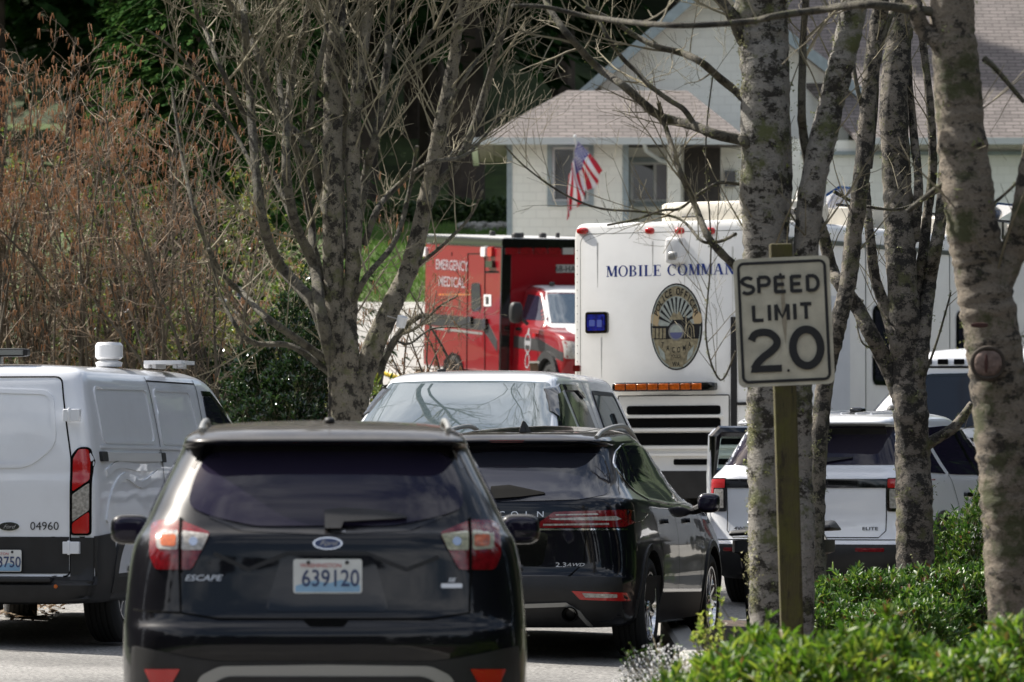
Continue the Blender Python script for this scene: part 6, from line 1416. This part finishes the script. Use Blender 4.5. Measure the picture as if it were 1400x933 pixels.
# foreground trunk on the right
traced_tree('birch_tree', 'thick leaning birch trunk at the right edge of the picture with an eye-shaped knot', 'tree', 28.5, (1395, 880), [
 ([(1396, 900), (1389, 790), (1382, 690), (1374, 600), (1362, 500), (1352, 430), (1338, 360), (1327, 290), (1318, 220), (1312, 150), (1305, 70), (1301, 0)], 92, 60, 2, .02),
 ([(1362, 395), (1385, 345), (1400, 290), (1415, 200), (1440, 100), (1450, 0)], 40, 26, 1, .04),
 ([(1300, 70), (1283, 58), (1262, 40), (1252, 15), (1245, 0)], 26, 18, 1, .05),
 ([(1240, 290), (1275, 262), (1300, 245), (1320, 232)], 7, 9, 0, .05),
 ([(1300, 20), (1240, 12), (1180, 6), (1120, 14), (1060, 22), (1020, 30), (923, 35), (817, 25), (746, 10), (700, 8)], 14, 5, 0, .5),
 ([(1345, 80), (1362, 95), (1400, 140)], 9, 6, 0, .1),
 ([(1345, 290), (1390, 250), (1430, 200)], 5, 3, 0, .1),
], M_birch2, seed=5, dens=2.4, tw=.85, mossn=20, ext=3, sides=14, lev=1)
TA = [o for o in bpy.data.objects if o.name == 'birch_tree'][0]; rr = random.Random(2); k = MB()
for (px, py, sz) in ((1027, 558, .03), (1028, 590, .035), (1026, 612, .025), (1030, 655, .02), (1027, 690, .03), (1029, 735, .025), (1026, 768, .045), (1028, 790, .04), (1030, 822, .03), (1114, 615, .03), (1113, 680, .02), (1115, 560, .02), (1014, 300, .03), (1012, 240, .03), (1013, 120, .035), (1016, 60, .04), (1045, 20, .05), (1030, 35, .05), (1085, 200, .03)):
    ctr = P(px, py, 33.4) - TA.location
    for s in range(90):
        v = ctr + Vector((rr.gauss(0, sz * .55), rr.gauss(0, sz * .5), rr.gauss(0, sz * .9))); k.add([v, v + wob(rr, sz * .35), v + wob(rr, sz * .35)], [(0, 1, 2)])
k.build('lichen', leafmat('pale_lichen', (.22, .22, .11), (.34, .33, .18), (.46, .44, .28), .9, .2, .1), TA, smooth=False, fix=False)
TC = [o for o in bpy.data.objects if o.name.startswith('birch_tree') and o.parent is None][-1]; kp = P(1351, 497, 28.5 - .185) - TC.location; u_ = 28.4 / FPX
kn = MB(); kn.tube([(kp.x + 21 * u_ * math.cos(q * PI / 12), kp.y + .025 * abs(math.cos(q * PI / 12)), kp.z + 21 * u_ * math.sin(q * PI / 12)) for q in range(25)], 3.5 * u_, 8); kn.build('knot_ring', mat('dark_knot', (.045, .035, .026), .9), TC)
kn = MB(); kn.sup((kp.x, kp.y + .01, kp.z), (38 * u_, .05, 38 * u_), 2.2); kn.build('knot', mat('knot_face', (.17, .12, .10), .9, var=.4, vs=30, bump=.5), TC)
kn = MB(); kn.sup((kp.x - 3 * u_, kp.y - .016, kp.z), (5 * u_, .01, 26 * u_), 2.2); kn.sup((kp.x - 12 * u_, kp.y - .012, kp.z + 52 * u_), (24 * u_, .012, 7 * u_), 2.5); kn.build('knot_slit', mat('knot_red', (.06, .025, .02), .9), TC)
# middle birch, sharp, further back
traced_tree('birch_tree', 'dark-streaked birch between the white SUV and the right-hand trunk, several stems from low down', 'tree', 42.5, (1250, 780), [
 ([(1252, 800), (1250, 700), (1248, 620), (1245, 560), (1240, 500), (1236, 430), (1231, 340), (1227, 256), (1222, 150), (1228, 60), (1235, 0)], 54, 36, 2, .04),
 ([(1236, 560), (1224, 525), (1208, 490), (1190, 455), (1172, 420), (1150, 390), (1136, 366), (1125, 320), (1112, 290)], 26, 15, 1, .08),
 ([(1236, 500), (1224, 470), (1211, 424), (1196, 378), (1190, 330), (1186, 290), (1183, 250)], 18, 12, 1, .1),
 ([(1248, 560), (1258, 500), (1264, 440), (1271, 384), (1279, 340), (1286, 300), (1292, 230), (1300, 150), (1304, 60), (1306, 0)], 22, 14, 1, .1),
 ([(1240, 470), (1252, 402), (1262, 347), (1268, 293), (1275, 230), (1272, 150), (1262, 60), (1256, 0)], 16, 10, 1, .1),
 ([(1250, 330), (1256, 255), (1250, 190), (1243, 120), (1240, 50), (1236, 0)], 14, 9, 1, .1),
 ([(1262, 612), (1280, 600), (1300, 588), (1315, 572), (1330, 552)], 17, 11, 1, .05),
 ([(1262, 520), (1280, 470), (1292, 430), (1300, 400)], 4, 2, 0, .1),
 ([(1205, 480), (1180, 470), (1172, 440), (1180, 410)], 3, 2, 0, .1),
], M_birch3, seed=8, dens=3.0, tw=.8, mossn=40, ext=4)
# stems joining low behind the sign
traced_tree('birch_tree', 'slim lichen-spotted birch stem curving up just right of the speed limit sign', 'tree', 38.5, (1120, 720), [
 ([(1116, 800), (1115, 700), (1120, 600), (1130, 510), (1143, 455), (1158, 395), (1166, 330), (1174, 270), (1182, 200), (1190, 110), (1200, 30), (1204, 0)], 26, 22, 2, .05),
 ([(1188, 230), (1196, 150), (1200, 80), (1215, 30), (1225, 0)], 10, 7, 0, .1),
 ([(1176, 255), (1184, 182), (1170, 110), (1160, 40)], 8, 5, 0, .1),
 ([(1140, 262), (1170, 278), (1200, 285), (1230, 286), (1260, 275), (1290, 258)], 5, 3, 0, .1),
], M_birch3, seed=11, dens=3.0, tw=.8, mossn=40, ext=4)
# big multi-stemmed tree on the left
LT = traced_tree('bare_tree', 'big bare many-stemmed tree covered in lichen at the left of the street behind the vehicles', 'tree', 53.5, (475, 640), [
 ([(475, 700), (474, 620), (474, 560), (470, 520), (464, 480)], 62, 40, 2, .03),
 ([(468, 545), (462, 480), (456, 380), (455, 268), (455, 134), (456, 60), (457, 0)], 32, 23, 1, .1),
 ([(476, 560), (478, 480), (477, 429), (485, 321), (482, 214), (490, 107), (503, 0)], 27, 16, 1, .2),
 ([(486, 560), (505, 490), (536, 418), (562, 359), (584, 268), (605, 161), (621, 80), (635, 0)], 33, 14, 1, .2),
 ([(584, 280), (600, 250), (621, 230), (643, 187), (665, 120), (685, 50), (700, 0)], 15, 8, 0, .4),
 ([(498, 335), (514, 290), (530, 268), (560, 240), (590, 222), (640, 210), (690, 150)], 10, 4, 0, .5),
 ([(490, 300), (503, 225), (514, 188), (530, 80), (536, 0)], 14, 9, 0, .4),
 ([(505, 215), (520, 180), (552, 107), (585, 50), (611, 0)], 10, 6, 0, .5),
 ([(455, 500), (439, 429), (429, 364), (402, 300), (391, 214), (399, 107), (423, 0)], 18, 9, 0, .5),
 ([(450, 480), (429, 418), (380, 359), (359, 300), (348, 214), (340, 107), (334, 27), (330, 0)], 18, 8, 0, .6),
 ([(450, 300), (439, 263), (423, 204), (380, 155), (354, 80), (330, 30), (310, 0)], 15, 8, 0, .4),
 ([(452, 420), (429, 343), (425, 300), (407, 214), (388, 161), (380, 80), (375, 0)], 13, 7, 0, .5),
 ([(456, 500), (418, 472), (364, 434), (330, 400), (300, 370), (270, 300), (250, 220), (235, 120)], 12, 4, 0, .7),
 ([(456, 515), (400, 474), (350, 470), (325, 450), (300, 400), (285, 340)], 10, 4, 0, .7),
 ([(480, 420), (500, 380), (540, 330), (560, 260), (570, 200)], 10, 5, 0, .5),
 ([(540, 410), (552, 380), (600, 340), (640, 300), (660, 260)], 8, 3, 0, .5),
 ([(470, 350), (466, 250), (472, 150), (468, 60), (470, 0)], 12, 7, 0, .5),
 ([(400, 300), (370, 230), (330, 150), (300, 90), (280, 40), (265, 0)], 9, 5, 0, .6),
 ([(350, 240), (320, 180), (280, 120), (240, 70), (200, 40)], 7, 3, 0, .6),
 ([(420, 200), (430, 120), (445, 50), (450, 0)], 9, 6, 0, .4),
 ([(530, 80), (550, 40), (570, 0)], 6, 4, 0, .4), ([(610, 150), (640, 100), (668, 60), (690, 10)], 6, 3, 0, .4),
 ([(495, 120), (520, 70), (540, 20)], 7, 4, 0, .4),
], M_olive, crown=3.6, seed=21, dens=3.1, tw=1.25, mossn=45, ext=9, lev=2, tt=.22, up=.4, flat_=1)
# white meter box strapped to its limb
bxp = P(549, 440, 53.1); lb = empty('white_box', bxp); tag(lb, 'small white container strapped to a limb of the big bare tree', 'container')
k = MB(); k.lathe([(-.055, .001), (-.055, .045), (.05, .052), (.055, .045), (.05, .001)], (0, 0, 0), 'z', 16); o = k.build('container_body', M_wplast, lb); o.rotation_euler = (.2, .25, 0)
k = MB(); k.tube([(-.05, .05, .03), (-.14, .2, .06)], .006, 5); k.build('strap', M_alu, lb)

# ---- hazel thicket with catkins
M_cat = leafmat('catkin', (.38, .20, .10), (.50, .28, .15), (.58, .38, .24), .8, .3, .2)
M_haz = mat('hazel_bark', (.11, .09, .065), .85, var=.45, vs=3)
M_hazl = mat('hazel_twig', (.30, .23, .165), .8, var=.6, vs=3)
def hazel(px, base_py, d, top_py, spread, nst, seed, label, catk=1.0, L=1.2, dens=2.6, z0=None):
    rr = random.Random(seed); b = P(px, base_py, d); g = ground(b.x, d); e = empty('hazel_bush', (b.x, d, g)); tag(e, label, 'bush', 'hazel bushes of the thicket')
    H_ = P(px, top_py, d).z - g; st_, tg, tips = MB(), MB(), []
    for s in range(nst):
        a = rr.uniform(0, 2 * PI); r_ = spread * rr.uniform(.1, 1); ht = H_ * rr.uniform(.6, 1.0)
        p0 = Vector((rr.uniform(-.6, .6), rr.uniform(-.5, .5), -.1)); tp_ = Vector((math.cos(a) * r_, math.sin(a) * r_ * .6, ht)); mid = p0.lerp(tp_, .5) + Vector((-math.cos(a) * r_ * .22, 0, ht * .08)) + wob(rr, .2)
        c, rad = limb(st_, [p0, p0.lerp(mid, .5) + wob(rr, .1), mid, mid.lerp(tp_, .5) + wob(rr, .15), tp_], rr.uniform(.018, .035), .005, 6, .05, rr, 4)
        twigs(tg, c, rad, rr, dens, L, 2, .08, .12, side=1.5, tips=tips, curvy=.26)
    st_.build('stems', M_haz, e, ang=80, fix=False); tg.build('twigs', M_hazl, e, ang=80, fix=False)
    k = MB()
    for p, d_ in tips:
        hh = min(1, max(0, p.z / H_)); 
        if rr.random() > catk * (.05 + .95 * hh ** 2.0): continue
        for q in range(rr.choice((1, 2, 2, 3))):
            ln = rr.uniform(.05, .10); o = p + wob(rr, .025); sw = Vector((rr.uniform(-.012, .012), rr.uniform(-.012, .012), 0)); r_ = rr.uniform(.005, .008)
            k.tube([o, o + sw + Vector((0, 0, -ln * .5)), o + sw * 1.6 + Vector((0, 0, -ln))], [r_, r_, r_ * .5], 4, cap=False)
    c_ = k.build('catkins', M_cat, e, smooth=False, fix=False); c_['kind'] = 'stuff'
    return e
hazel(30, 640, 61, 45, 1.9, 34, 31, 'leftmost hazel bush, tallest and densest with orange catkins against the dark hill', 1.5)
hazel(150, 640, 60, 85, 1.7, 30, 32, 'hazel bush with orange catkins, rising behind the white dome on the cargo van', 1.4)
hazel(255, 640, 59, 150, 1.7, 22, 33, 'hazel bush in the middle of the thicket, left of the big bare tree', .45)
hazel(375, 640, 63, 270, 1.6, 16, 34, 'low hazel bush tangled behind the stems of the big bare tree', .55)
hazel(90, 640, 66, 200, 2.2, 22, 35, 'hazel bush deep at the back of the thicket on the left', .6)
hazel(585, 560, 60, 345, .9, 9, 36, 'small hazel bush with pale hanging catkins overlapping the rear of the ambulance', 1.6, .9, 2.6)
hazel(300, 660, 72, 270, 1.8, 14, 37, 'thin hazel bush in front of the half hidden white cars', .4)

# ---- leafy shrubs
def leaf(k, p, d, n, ln, wd, rr, cup=.25):
    s = d.cross(n); s = s.normalized() if s.length > 1e-6 else d.orthogonal(); n = s.cross(d).normalized()
    a = p + d * ln * .35 + s * wd / 2 + n * wd * cup; b_ = p + d * ln * .35 - s * wd / 2 + n * wd * cup; m = p + d * ln * .4; a2 = p + d * ln * .75 + s * wd * .34 + n * wd * cup * .6; b2 = p + d * ln * .75 - s * wd * .34 + n * wd * cup * .6; m2 = p + d * ln * .8; t = p + d * ln - n * wd * .1
    k.add([p, a, m, b_, a2, m2, b2, t], [(0, 1, 2), (0, 2, 3), (1, 4, 5, 2), (2, 5, 6, 3), (4, 7, 5), (5, 7, 6)])
def shrub(label, x, y, rx, ry, h, n, ll, lw, m, seed, group=None, name='leafy_shrub', zbase=None, per=9, updir=.8, stemm=None, lump=.25):
    rr = random.Random(seed); g = ground(x, y) if zbase is None else zbase; e = empty(name, (x, y, g)); tag(e, label, 'shrub', group)
    k = MB(); sm = MB(); lumps = [(rr.uniform(-1, 1), rr.uniform(-1, 1), rr.uniform(-lump, lump)) for _ in range(9)]
    for q in range(n):
        while True:
            u, v = rr.uniform(-1, 1), rr.uniform(-1, 1)
            if u * u + v * v < 1: break
        hh = math.sqrt(max(.0, 1 - (u * u + v * v) ** 1.3)) 
        hh *= 1 + sum(a * math.exp(-((u - s) ** 2 + (v - t) ** 2) * 7) for s, t, a in lumps)
        f = rr.choice((1, 1, .97, .9, .75, .55)) * rr.uniform(.88, 1.04)
        tip = Vector((u * rx * (.6 + .4 * f), v * ry * (.6 + .4 * f), h * hh * f + .05)); out = Vector((u, v, .0)) * .6 + Vector((0, 0, updir)) + wob(rr, .35); out.normalize()
        L_ = ll * rr.uniform(1.6, 3)
        base = tip - out * L_; sm.tube([base - Vector((u * .1, v * .1, .06)), base, tip], [.003, .0025, .0015], 3, cap=False)
        for s in range(per):
            t = rr.uniform(.15, 1) if s > 3 else 1; a = s * 2.4 + rr.random(); sd_ = out.orthogonal().normalized(); sd_ = Matrix.Rotation(a, 3, out) @ sd_
            d_ = (out * rr.uniform(.4, 1.2) + sd_ * rr.uniform(.5, .9)).normalized(); leaf(k, base.lerp(tip, t), d_, out, ll * rr.uniform(.7, 1.15), lw * rr.uniform(.8, 1.15), rr)
    f_ = k.build('foliage', m, e, smooth=False, fix=False); st_ = sm.build('stems', M_twig, e, fix=False)
    # woody base
    w_ = MB()
    for q in range(8): a = rr.uniform(0, 2 * PI); w_.tube([(rr.uniform(-.05, .05), rr.uniform(-.05, .05), -.1), (math.cos(a) * rx * .25, math.sin(a) * ry * .25, h * .35), (math.cos(a) * rx * .6, math.sin(a) * ry * .6, h * .65)], [.014, .010, .005], 5)
    w_.build('wood', M_twig2, e, fix=False)
    return e
L_fg = leafmat('foreground_leaf', (.045, .12, .010), (.11, .21, .015), (.26, .32, .04), .45, .5, .5, (.16, .09, .03))
L_mid = leafmat('shrub_leaf', (.025, .075, .010), (.06, .14, .016), (.16, .24, .03), .42, .42, .5, (.14, .07, .03))
L_yel = leafmat('yellow_green_leaf', (.16, .26, .03), (.28, .36, .06), (.42, .42, .10), .35, .5)
L_dk = leafmat('laurel_leaf', (.010, .028, .010), (.02, .05, .014), (.05, .085, .02), .12, .2, .8)
L_hedge = leafmat('hedge_leaf', (.02, .045, .012), (.035, .07, .016), (.06, .10, .025), .5, .25)
L_ivy = leafmat('mixed_leaf', (.05, .11, .02), (.12, .18, .03), (.26, .24, .04), .4, .45)
def zt(py, d): return CZ + (665 - py) * d / FPX
def at_px(px, d): return (px - 700) / FPX * d
dfg = 23.0
fgs = [(940, 905, .42, 'low bright green shrub at the bottom, left end of the foreground row'), (1035, 872, .42, 'bright green foreground shrub at the foot of the speed limit post'), (1130, 866, .42, 'bright green foreground shrub just right of the speed limit post'), (1225, 884, .42, 'bright green foreground shrub under the middle shrubs, near the right'), (1320, 884, .42, 'bright green foreground shrub below the leaning birch trunk'), (1410, 868, .40, 'bright green foreground shrub cut by the right edge of the picture')]
for i, (px, top, rx, lb_) in enumerate(fgs):
    d = dfg + (.5 if i % 2 else -.2); x = at_px(px, d); g = ground(x, d) + (.08 if x > 1.34 else 0); shrub(lb_, x, d, rx, .5, zt(top + 24, d) - g, 420, .075, .024, L_fg, 60 + i, 'foreground shrubs along the bottom edge', zbase=g, per=10)
for (px, top, d, rx, n, lb_, m) in (
  (1180, 782, 37.5, .62, 1000, 'mid-green shrub behind the bin, left one of the shrubs before the white SUV', L_mid), (1285, 770, 38.5, .62, 1100, 'mid-green shrub at the foot of the dark-streaked birch', L_mid),
  (1318, 692, 45.5, .5, 900, 'taller rounded shrub right of the dark-streaked birch', L_mid), (1120, 812, 35, .4, 420, 'small green shrub low beside the two-stemmed birch', L_mid), (1235, 830, 34.5, .5, 520, 'low dark green shrub between the foreground row and the middle shrubs', L_mid),
  (1390, 745, 43, .5, 500, 'green shrub partly hidden behind the leaning trunk at the right edge', L_mid)):
    x = at_px(px, d); g = ground(x, d) + .08; shrub(lb_, x, d, rx, .55, zt(top + 10, d) - g, int(n * .75), .065, .022, m, int(px), 'shrubs in the planting bed', zbase=g)
d = 27; x = at_px(965, d); g = ground(x, d); shrub('sprig of yellow-green leaves sticking up beside the black SUV wheel', x, d, .13, .15, zt(843, d) - g, 60, .035, .022, L_yel, 90, zbase=g, per=7)
d = 26.4; x = at_px(1000, d); g = ground(x, d); shrub('yellow-green young shoot right of the yellow sprig', x, d, .16, .15, zt(868, d) - g, 50, .035, .022, L_yel, 91, zbase=g, per=7)
# white-flowering ground shrub
d = 27.0; x = at_px(905, d); g = ground(x, d); rr = random.Random(5)
fs_ = shrub('low shrub covered in tiny white flowers beside the kerb', x, d, .30, .3, zt(897, d) - g, 200, .02, .006, L_mid, 92, zbase=g, per=6)
k = MB(); Hf = zt(897, d) - g
for q in range(1500):
    a, r_ = rr.uniform(0, 2 * PI), math.sqrt(rr.random()); u, v = r_ * math.cos(a), r_ * math.sin(a); z_ = Hf * math.sqrt(max(0, 1 - r_ ** 2.6)) * rr.uniform(.75, 1.06) + .03; c_ = Vector((u * .32, v * .32, z_)); s = rr.uniform(.003, .0065)
    k.add([c_ + Vector((s, 0, 0)), c_ + Vector((0, s, s * .3)), c_ + Vector((-s, 0, 0)), c_ + Vector((0, -s, -s * .3)), c_ + Vector((0, 0, s)), c_ - Vector((0, 0, s))], [(0, 1, 4), (1, 2, 4), (2, 3, 4), (3, 0, 4), (1, 0, 5), (2, 1, 5), (3, 2, 5), (0, 3, 5)])
fl2 = k.build('blossom', M_wplast, fs_, smooth=False, fix=False); fl2['kind'] = 'stuff'
# laurel & undergrowth at the foot of the thicket
for (px, top, d, rx, n, lb_, m, ll, lw) in (
  (395, 455, 57.5, .85, 1500, 'dark glossy laurel shrub at the foot of the big bare tree', L_dk, .08, .032), (455, 490, 58.5, .5, 500, 'small laurel shrub just behind the base of the big bare tree', L_dk, .08, .03),
  (300, 480, 60.0, 1.0, 1000, 'dark undergrowth shrub above the roof vent of the cargo van', L_dk, .07, .028), (170, 460, 62, 1.1, 900, 'leafy undergrowth shrub behind the white dome of the cargo van', L_ivy, .07, .035), (30, 450, 62, 1.1, 900, 'leafy undergrowth shrub at the left edge above the cargo van', L_dk, .07, .03),
  (60, 250, 65, 1.3, 420, 'thin green leafy climber showing through the leftmost catkin bushes', L_ivy, .06, .035), (180, 290, 65, 1.2, 420, 'thin green leafy climber in the heart of the thicket', L_ivy, .06, .035), (420, 400, 60, .7, 300, 'sparse leafy growth around the stems of the big bare tree', L_ivy, .06, .035),
  (265, 392, 64, .8, 260, 'yellowish leafy sprays hanging in the thicket', L_ivy, .07, .05), (345, 300, 66, .9, 300, 'light green leafy sprays behind the left stems of the big bare tree', L_ivy, .08, .05), (520, 470, 57, .25, 60, 'small leafy sprig between the bare tree and the pickup', L_ivy, .09, .022)):
    x = at_px(px, d); g = ground(x, d); shrub(lb_, x, d, rx, .8, zt(top, d) - g, n, ll, lw, m, int(px) + 3, 'undergrowth shrubs of the thicket', zbase=g)
# small bare trees beside the ambulance
traced_tree('bare_tree', 'small dark bare tree just right of the big one, in front of the ambulance tail', 'tree', 58, (515, 560), [
 ([(512, 600), (516, 540), (522, 500), (540, 465), (556, 445), (575, 432)], 16, 7, 2, .1), ([(520, 505), (512, 470), (520, 440), (530, 420)], 9, 4, 0, .2), ([(545, 458), (570, 448), (600, 420), (625, 405)], 5, 2, 0, .3), ([(540, 465), (560, 470), (590, 450), (630, 447)], 4, 2, 0, .3)], M_birch4, seed=41, dens=9, tw=.7, mossn=10, lev=2)

# ---- hedge, bank of stones, far trees
rr = random.Random(77)
def hedge(px0, px1, top, bot, d, label, n):
    x0_, x1_ = at_px(px0, d), at_px(px1, d); z1_, z0_ = zt(top, d), zt(bot, d); xm = (x0_ + x1_) / 2; g = ground(xm, d); e = empty('hedge', (xm, d, g)); tag(e, label, 'hedge')
    k = MB()
    for q in range(n):
        x, y, z = rr.uniform(x0_, x1_) - xm, rr.uniform(-.8, .8), rr.uniform(-.1, 1); z = (z0_ - g - .4) + (z1_ - z0_ + .4) * z * (1 + .06 * math.sin(x * 2) + .05 * math.sin(x * 5.3))
        d_ = (wob(rr, 1) + Vector((0, -.4, .5))).normalized(); leaf(k, Vector((x, y, z)), d_, wob(rr, 1), .16, .09, rr)
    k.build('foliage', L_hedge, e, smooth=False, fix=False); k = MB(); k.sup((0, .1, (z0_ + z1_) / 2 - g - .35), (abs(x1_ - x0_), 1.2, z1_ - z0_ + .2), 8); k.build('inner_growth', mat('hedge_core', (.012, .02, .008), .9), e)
hedge(500, 700, 279, 306, 128, 'clipped green hedge above the stone edge, left of the house', 7000)
ks = MB(); 
for q in range(110):
    px = rr.uniform(630, 700); d = 125.5; x = at_px(px, d); s = rr.uniform(.12, .3); ks.sup((x, d + rr.uniform(-.5, .5), zt(rr.uniform(307, 318), d)), (s, s, s * .7), 2.4, 8, 6)
rw_ = ks.build('stone_edging', mat('rock', (.28, .27, .25), .9, var=.3), None); tag(rw_, 'row of pale stones below the hedge beside the house', 'stones', kind='stuff')
# grass blades on the lawn
k = MB()
for q in range(9000):
    y = rr.uniform(112, 127); x = at_px(rr.uniform(470, 700), y); z = ground(x, y); h_ = rr.uniform(.06, .16); a = rr.uniform(0, PI); k.add([(x - .02 * math.cos(a), y, z), (x + .02 * math.cos(a), y, z), (x + rr.uniform(-.04, .04), y, z + h_)], [(0, 1, 2)])
tag(k.build('grass', leafmat('grass_blade', (.05, .12, .015), (.09, .18, .03), (.15, .24, .05), .6, .4), None, smooth=False, fix=False), 'bright green lawn grass on the slope above the ambulance', 'grass', kind='stuff')

M_fir = leafmat('fir_needles', (.010, .026, .008), (.018, .042, .012), (.025, .05, .016), 1, .1, .0)
M_cedar = leafmat('cedar_spray', (.018, .055, .014), (.035, .09, .02), (.075, .14, .03), .9, .3, .05)
M_trunkd = mat('conifer_bark', (.06, .045, .035), .9, var=.4, vs=2)
def conifer(k, kt, h, r, rr, n, z0=.1, sz=.5, dens=9):
    kt.tube([(0, 0, -.5), (0, 0, h * .5), (0, 0, h)], [.018 * h, .012 * h, .01], 8)
    for q in range(n):
        t = z0 + (1 - z0) * (q / n) ** .8; z = h * t; L_ = r * (1 - t) ** .75 * rr.uniform(.6, 1.1) + .1; a = rr.uniform(0, 2 * PI); dr = Vector((math.cos(a), math.sin(a), -.18)); p0 = Vector((0, 0, z))
        for s in range(dens):
            u = rr.uniform(.2, 1); p = p0 + dr * L_ * u + Vector((0, 0, -.12 * L_ * u * u)); dd = (dr + wob(rr, .5) + Vector((0, 0, -.25))).normalized(); w_ = dd.cross(Vector((0, 0, 1))).normalized() * sz * .22 * rr.uniform(.6, 1.3); e_ = dd * sz * rr.uniform(.6, 1.2)
            k.add([p, p + e_ * .5 + w_, p + e_, p + e_ * .5 - w_], [(0, 1, 2, 3)])
for i, (px, d, h, r, n) in enumerate(((265, 79, 9.5, 2.6, 900), (345, 84, 11, 2.8, 900), (195, 80, 8.6, 1.6, 600))):
    rr = random.Random(200 + i); x = at_px(px, d); g = ground(x, d); e = empty('conifer', (x, d, g)); tag(e, ('bright green conifer behind the middle of the catkin bushes', 'bright green conifer behind the left stems of the big bare tree', 'narrow green conifer poking above the catkin bushes')[i], 'tree')
    k, kt = MB(), MB(); conifer(k, kt, h, r, rr, n * 2, .05, .17, 22); k.build('foliage', M_cedar, e, smooth=False, fix=False); kt.build('trunk', M_trunkd, e)
# dark wood up the hill: shared meshes, each tree a thing
protos = []
for i in range(4):
    rr = random.Random(300 + i); k, kt = MB(), MB(); conifer(k, kt, 24, 4.2, rr, 1100, .18, .62, 14)
    e = empty('forest_tree', (0, 0, 0)); a = k.build('foliage', M_fir, e, smooth=False, fix=False); b_ = kt.build('trunk', M_trunkd, e); protos.append((e, a, b_))
rr = random.Random(9); cnt = 0
GRP = 'tall dark trees of the wooded hillside'
spots = []
for row, (d, st_) in enumerate(((133, 3.1), (140, 3.0), (148, 3.2), (157, 3.4), (168, 3.8), (182, 4.4))):
    x = -.5 - .115 * d
    while x < (.0 + .115 * d):
        if not (d < 150 and x > 1.5): spots.append((x + rr.uniform(-.8, .8), d + rr.uniform(-2, 2)))
        x += st_ * rr.uniform(.8, 1.2)
for x, d in spots:
    s = rr.uniform(.8, 1.2); i = rr.randrange(4); e0, a0, b0 = protos[i]
    e = e0.copy(); COL.objects.link(e); e.location = (x, d, ground(x, d) - .3); e.rotation_euler = (0, 0, rr.uniform(0, 6)); e.scale = (s, s, s * rr.uniform(.9, 1.2)); tag(e, 'tall dark conifer of the shadowed wood behind the thicket and the house', 'tree', GRP)
    for c_ in (a0, b0): q = c_.copy(); COL.objects.link(q); q.parent = e
for e0, a0, b0 in protos:
    for o in (a0, b0, e0): bpy.data.objects.remove(o)
# leaf litter at the left kerb
k = MB(); rr = random.Random(4)
for q in range(2600):
    y = rr.uniform(42, 50); x = rr.uniform(-6.6, -3.5) - (y - 42) * .05; z = ground(x, y) + rr.uniform(.0, .09) * max(0, min(1, (-x - 3.6))); d_ = wob(rr, 1); d_.z *= .4; leaf(k, Vector((x, y, z + .01)), d_.normalized(), Vector((0, 0, 1)), rr.uniform(.05, .1), rr.uniform(.03, .05), rr)
tag(k.build('leaf_litter', leafmat('dry_leaf', (.12, .08, .05), (.25, .18, .12), (.40, .33, .25), .8, .2, .2), None, smooth=False, fix=False), 'dry leaves drifted along the left side of the road', 'leaves', kind='stuff')

# unseen dark wood added behind and on both sides to darken the cars' reflections
rr = random.Random(12); k = MB(); kt_ = MB()
for q in range(150):
    if q < 60: x, y = rr.uniform(-50, 50), rr.uniform(-44, -24)
    elif q < 110: x, y = rr.uniform(17, 34), rr.uniform(-20, 95)
    else: x, y = rr.uniform(-42, -24), rr.uniform(-24, 75)
    s = MB(); conifer(s, s, rr.uniform(11, 16), 3.6, rr, 120, .04, 2.2, 9); z = ground(x, y)
    k.add([(v[0] + x, v[1] + y, v[2] + z) for v in s.v], s.f)
tag(k.build('unseen_woodland', M_fir, None, smooth=False, fix=False), 'unseen dark evergreen trees added around the street to darken reflections', 'unseen_woodland', kind='stuff')
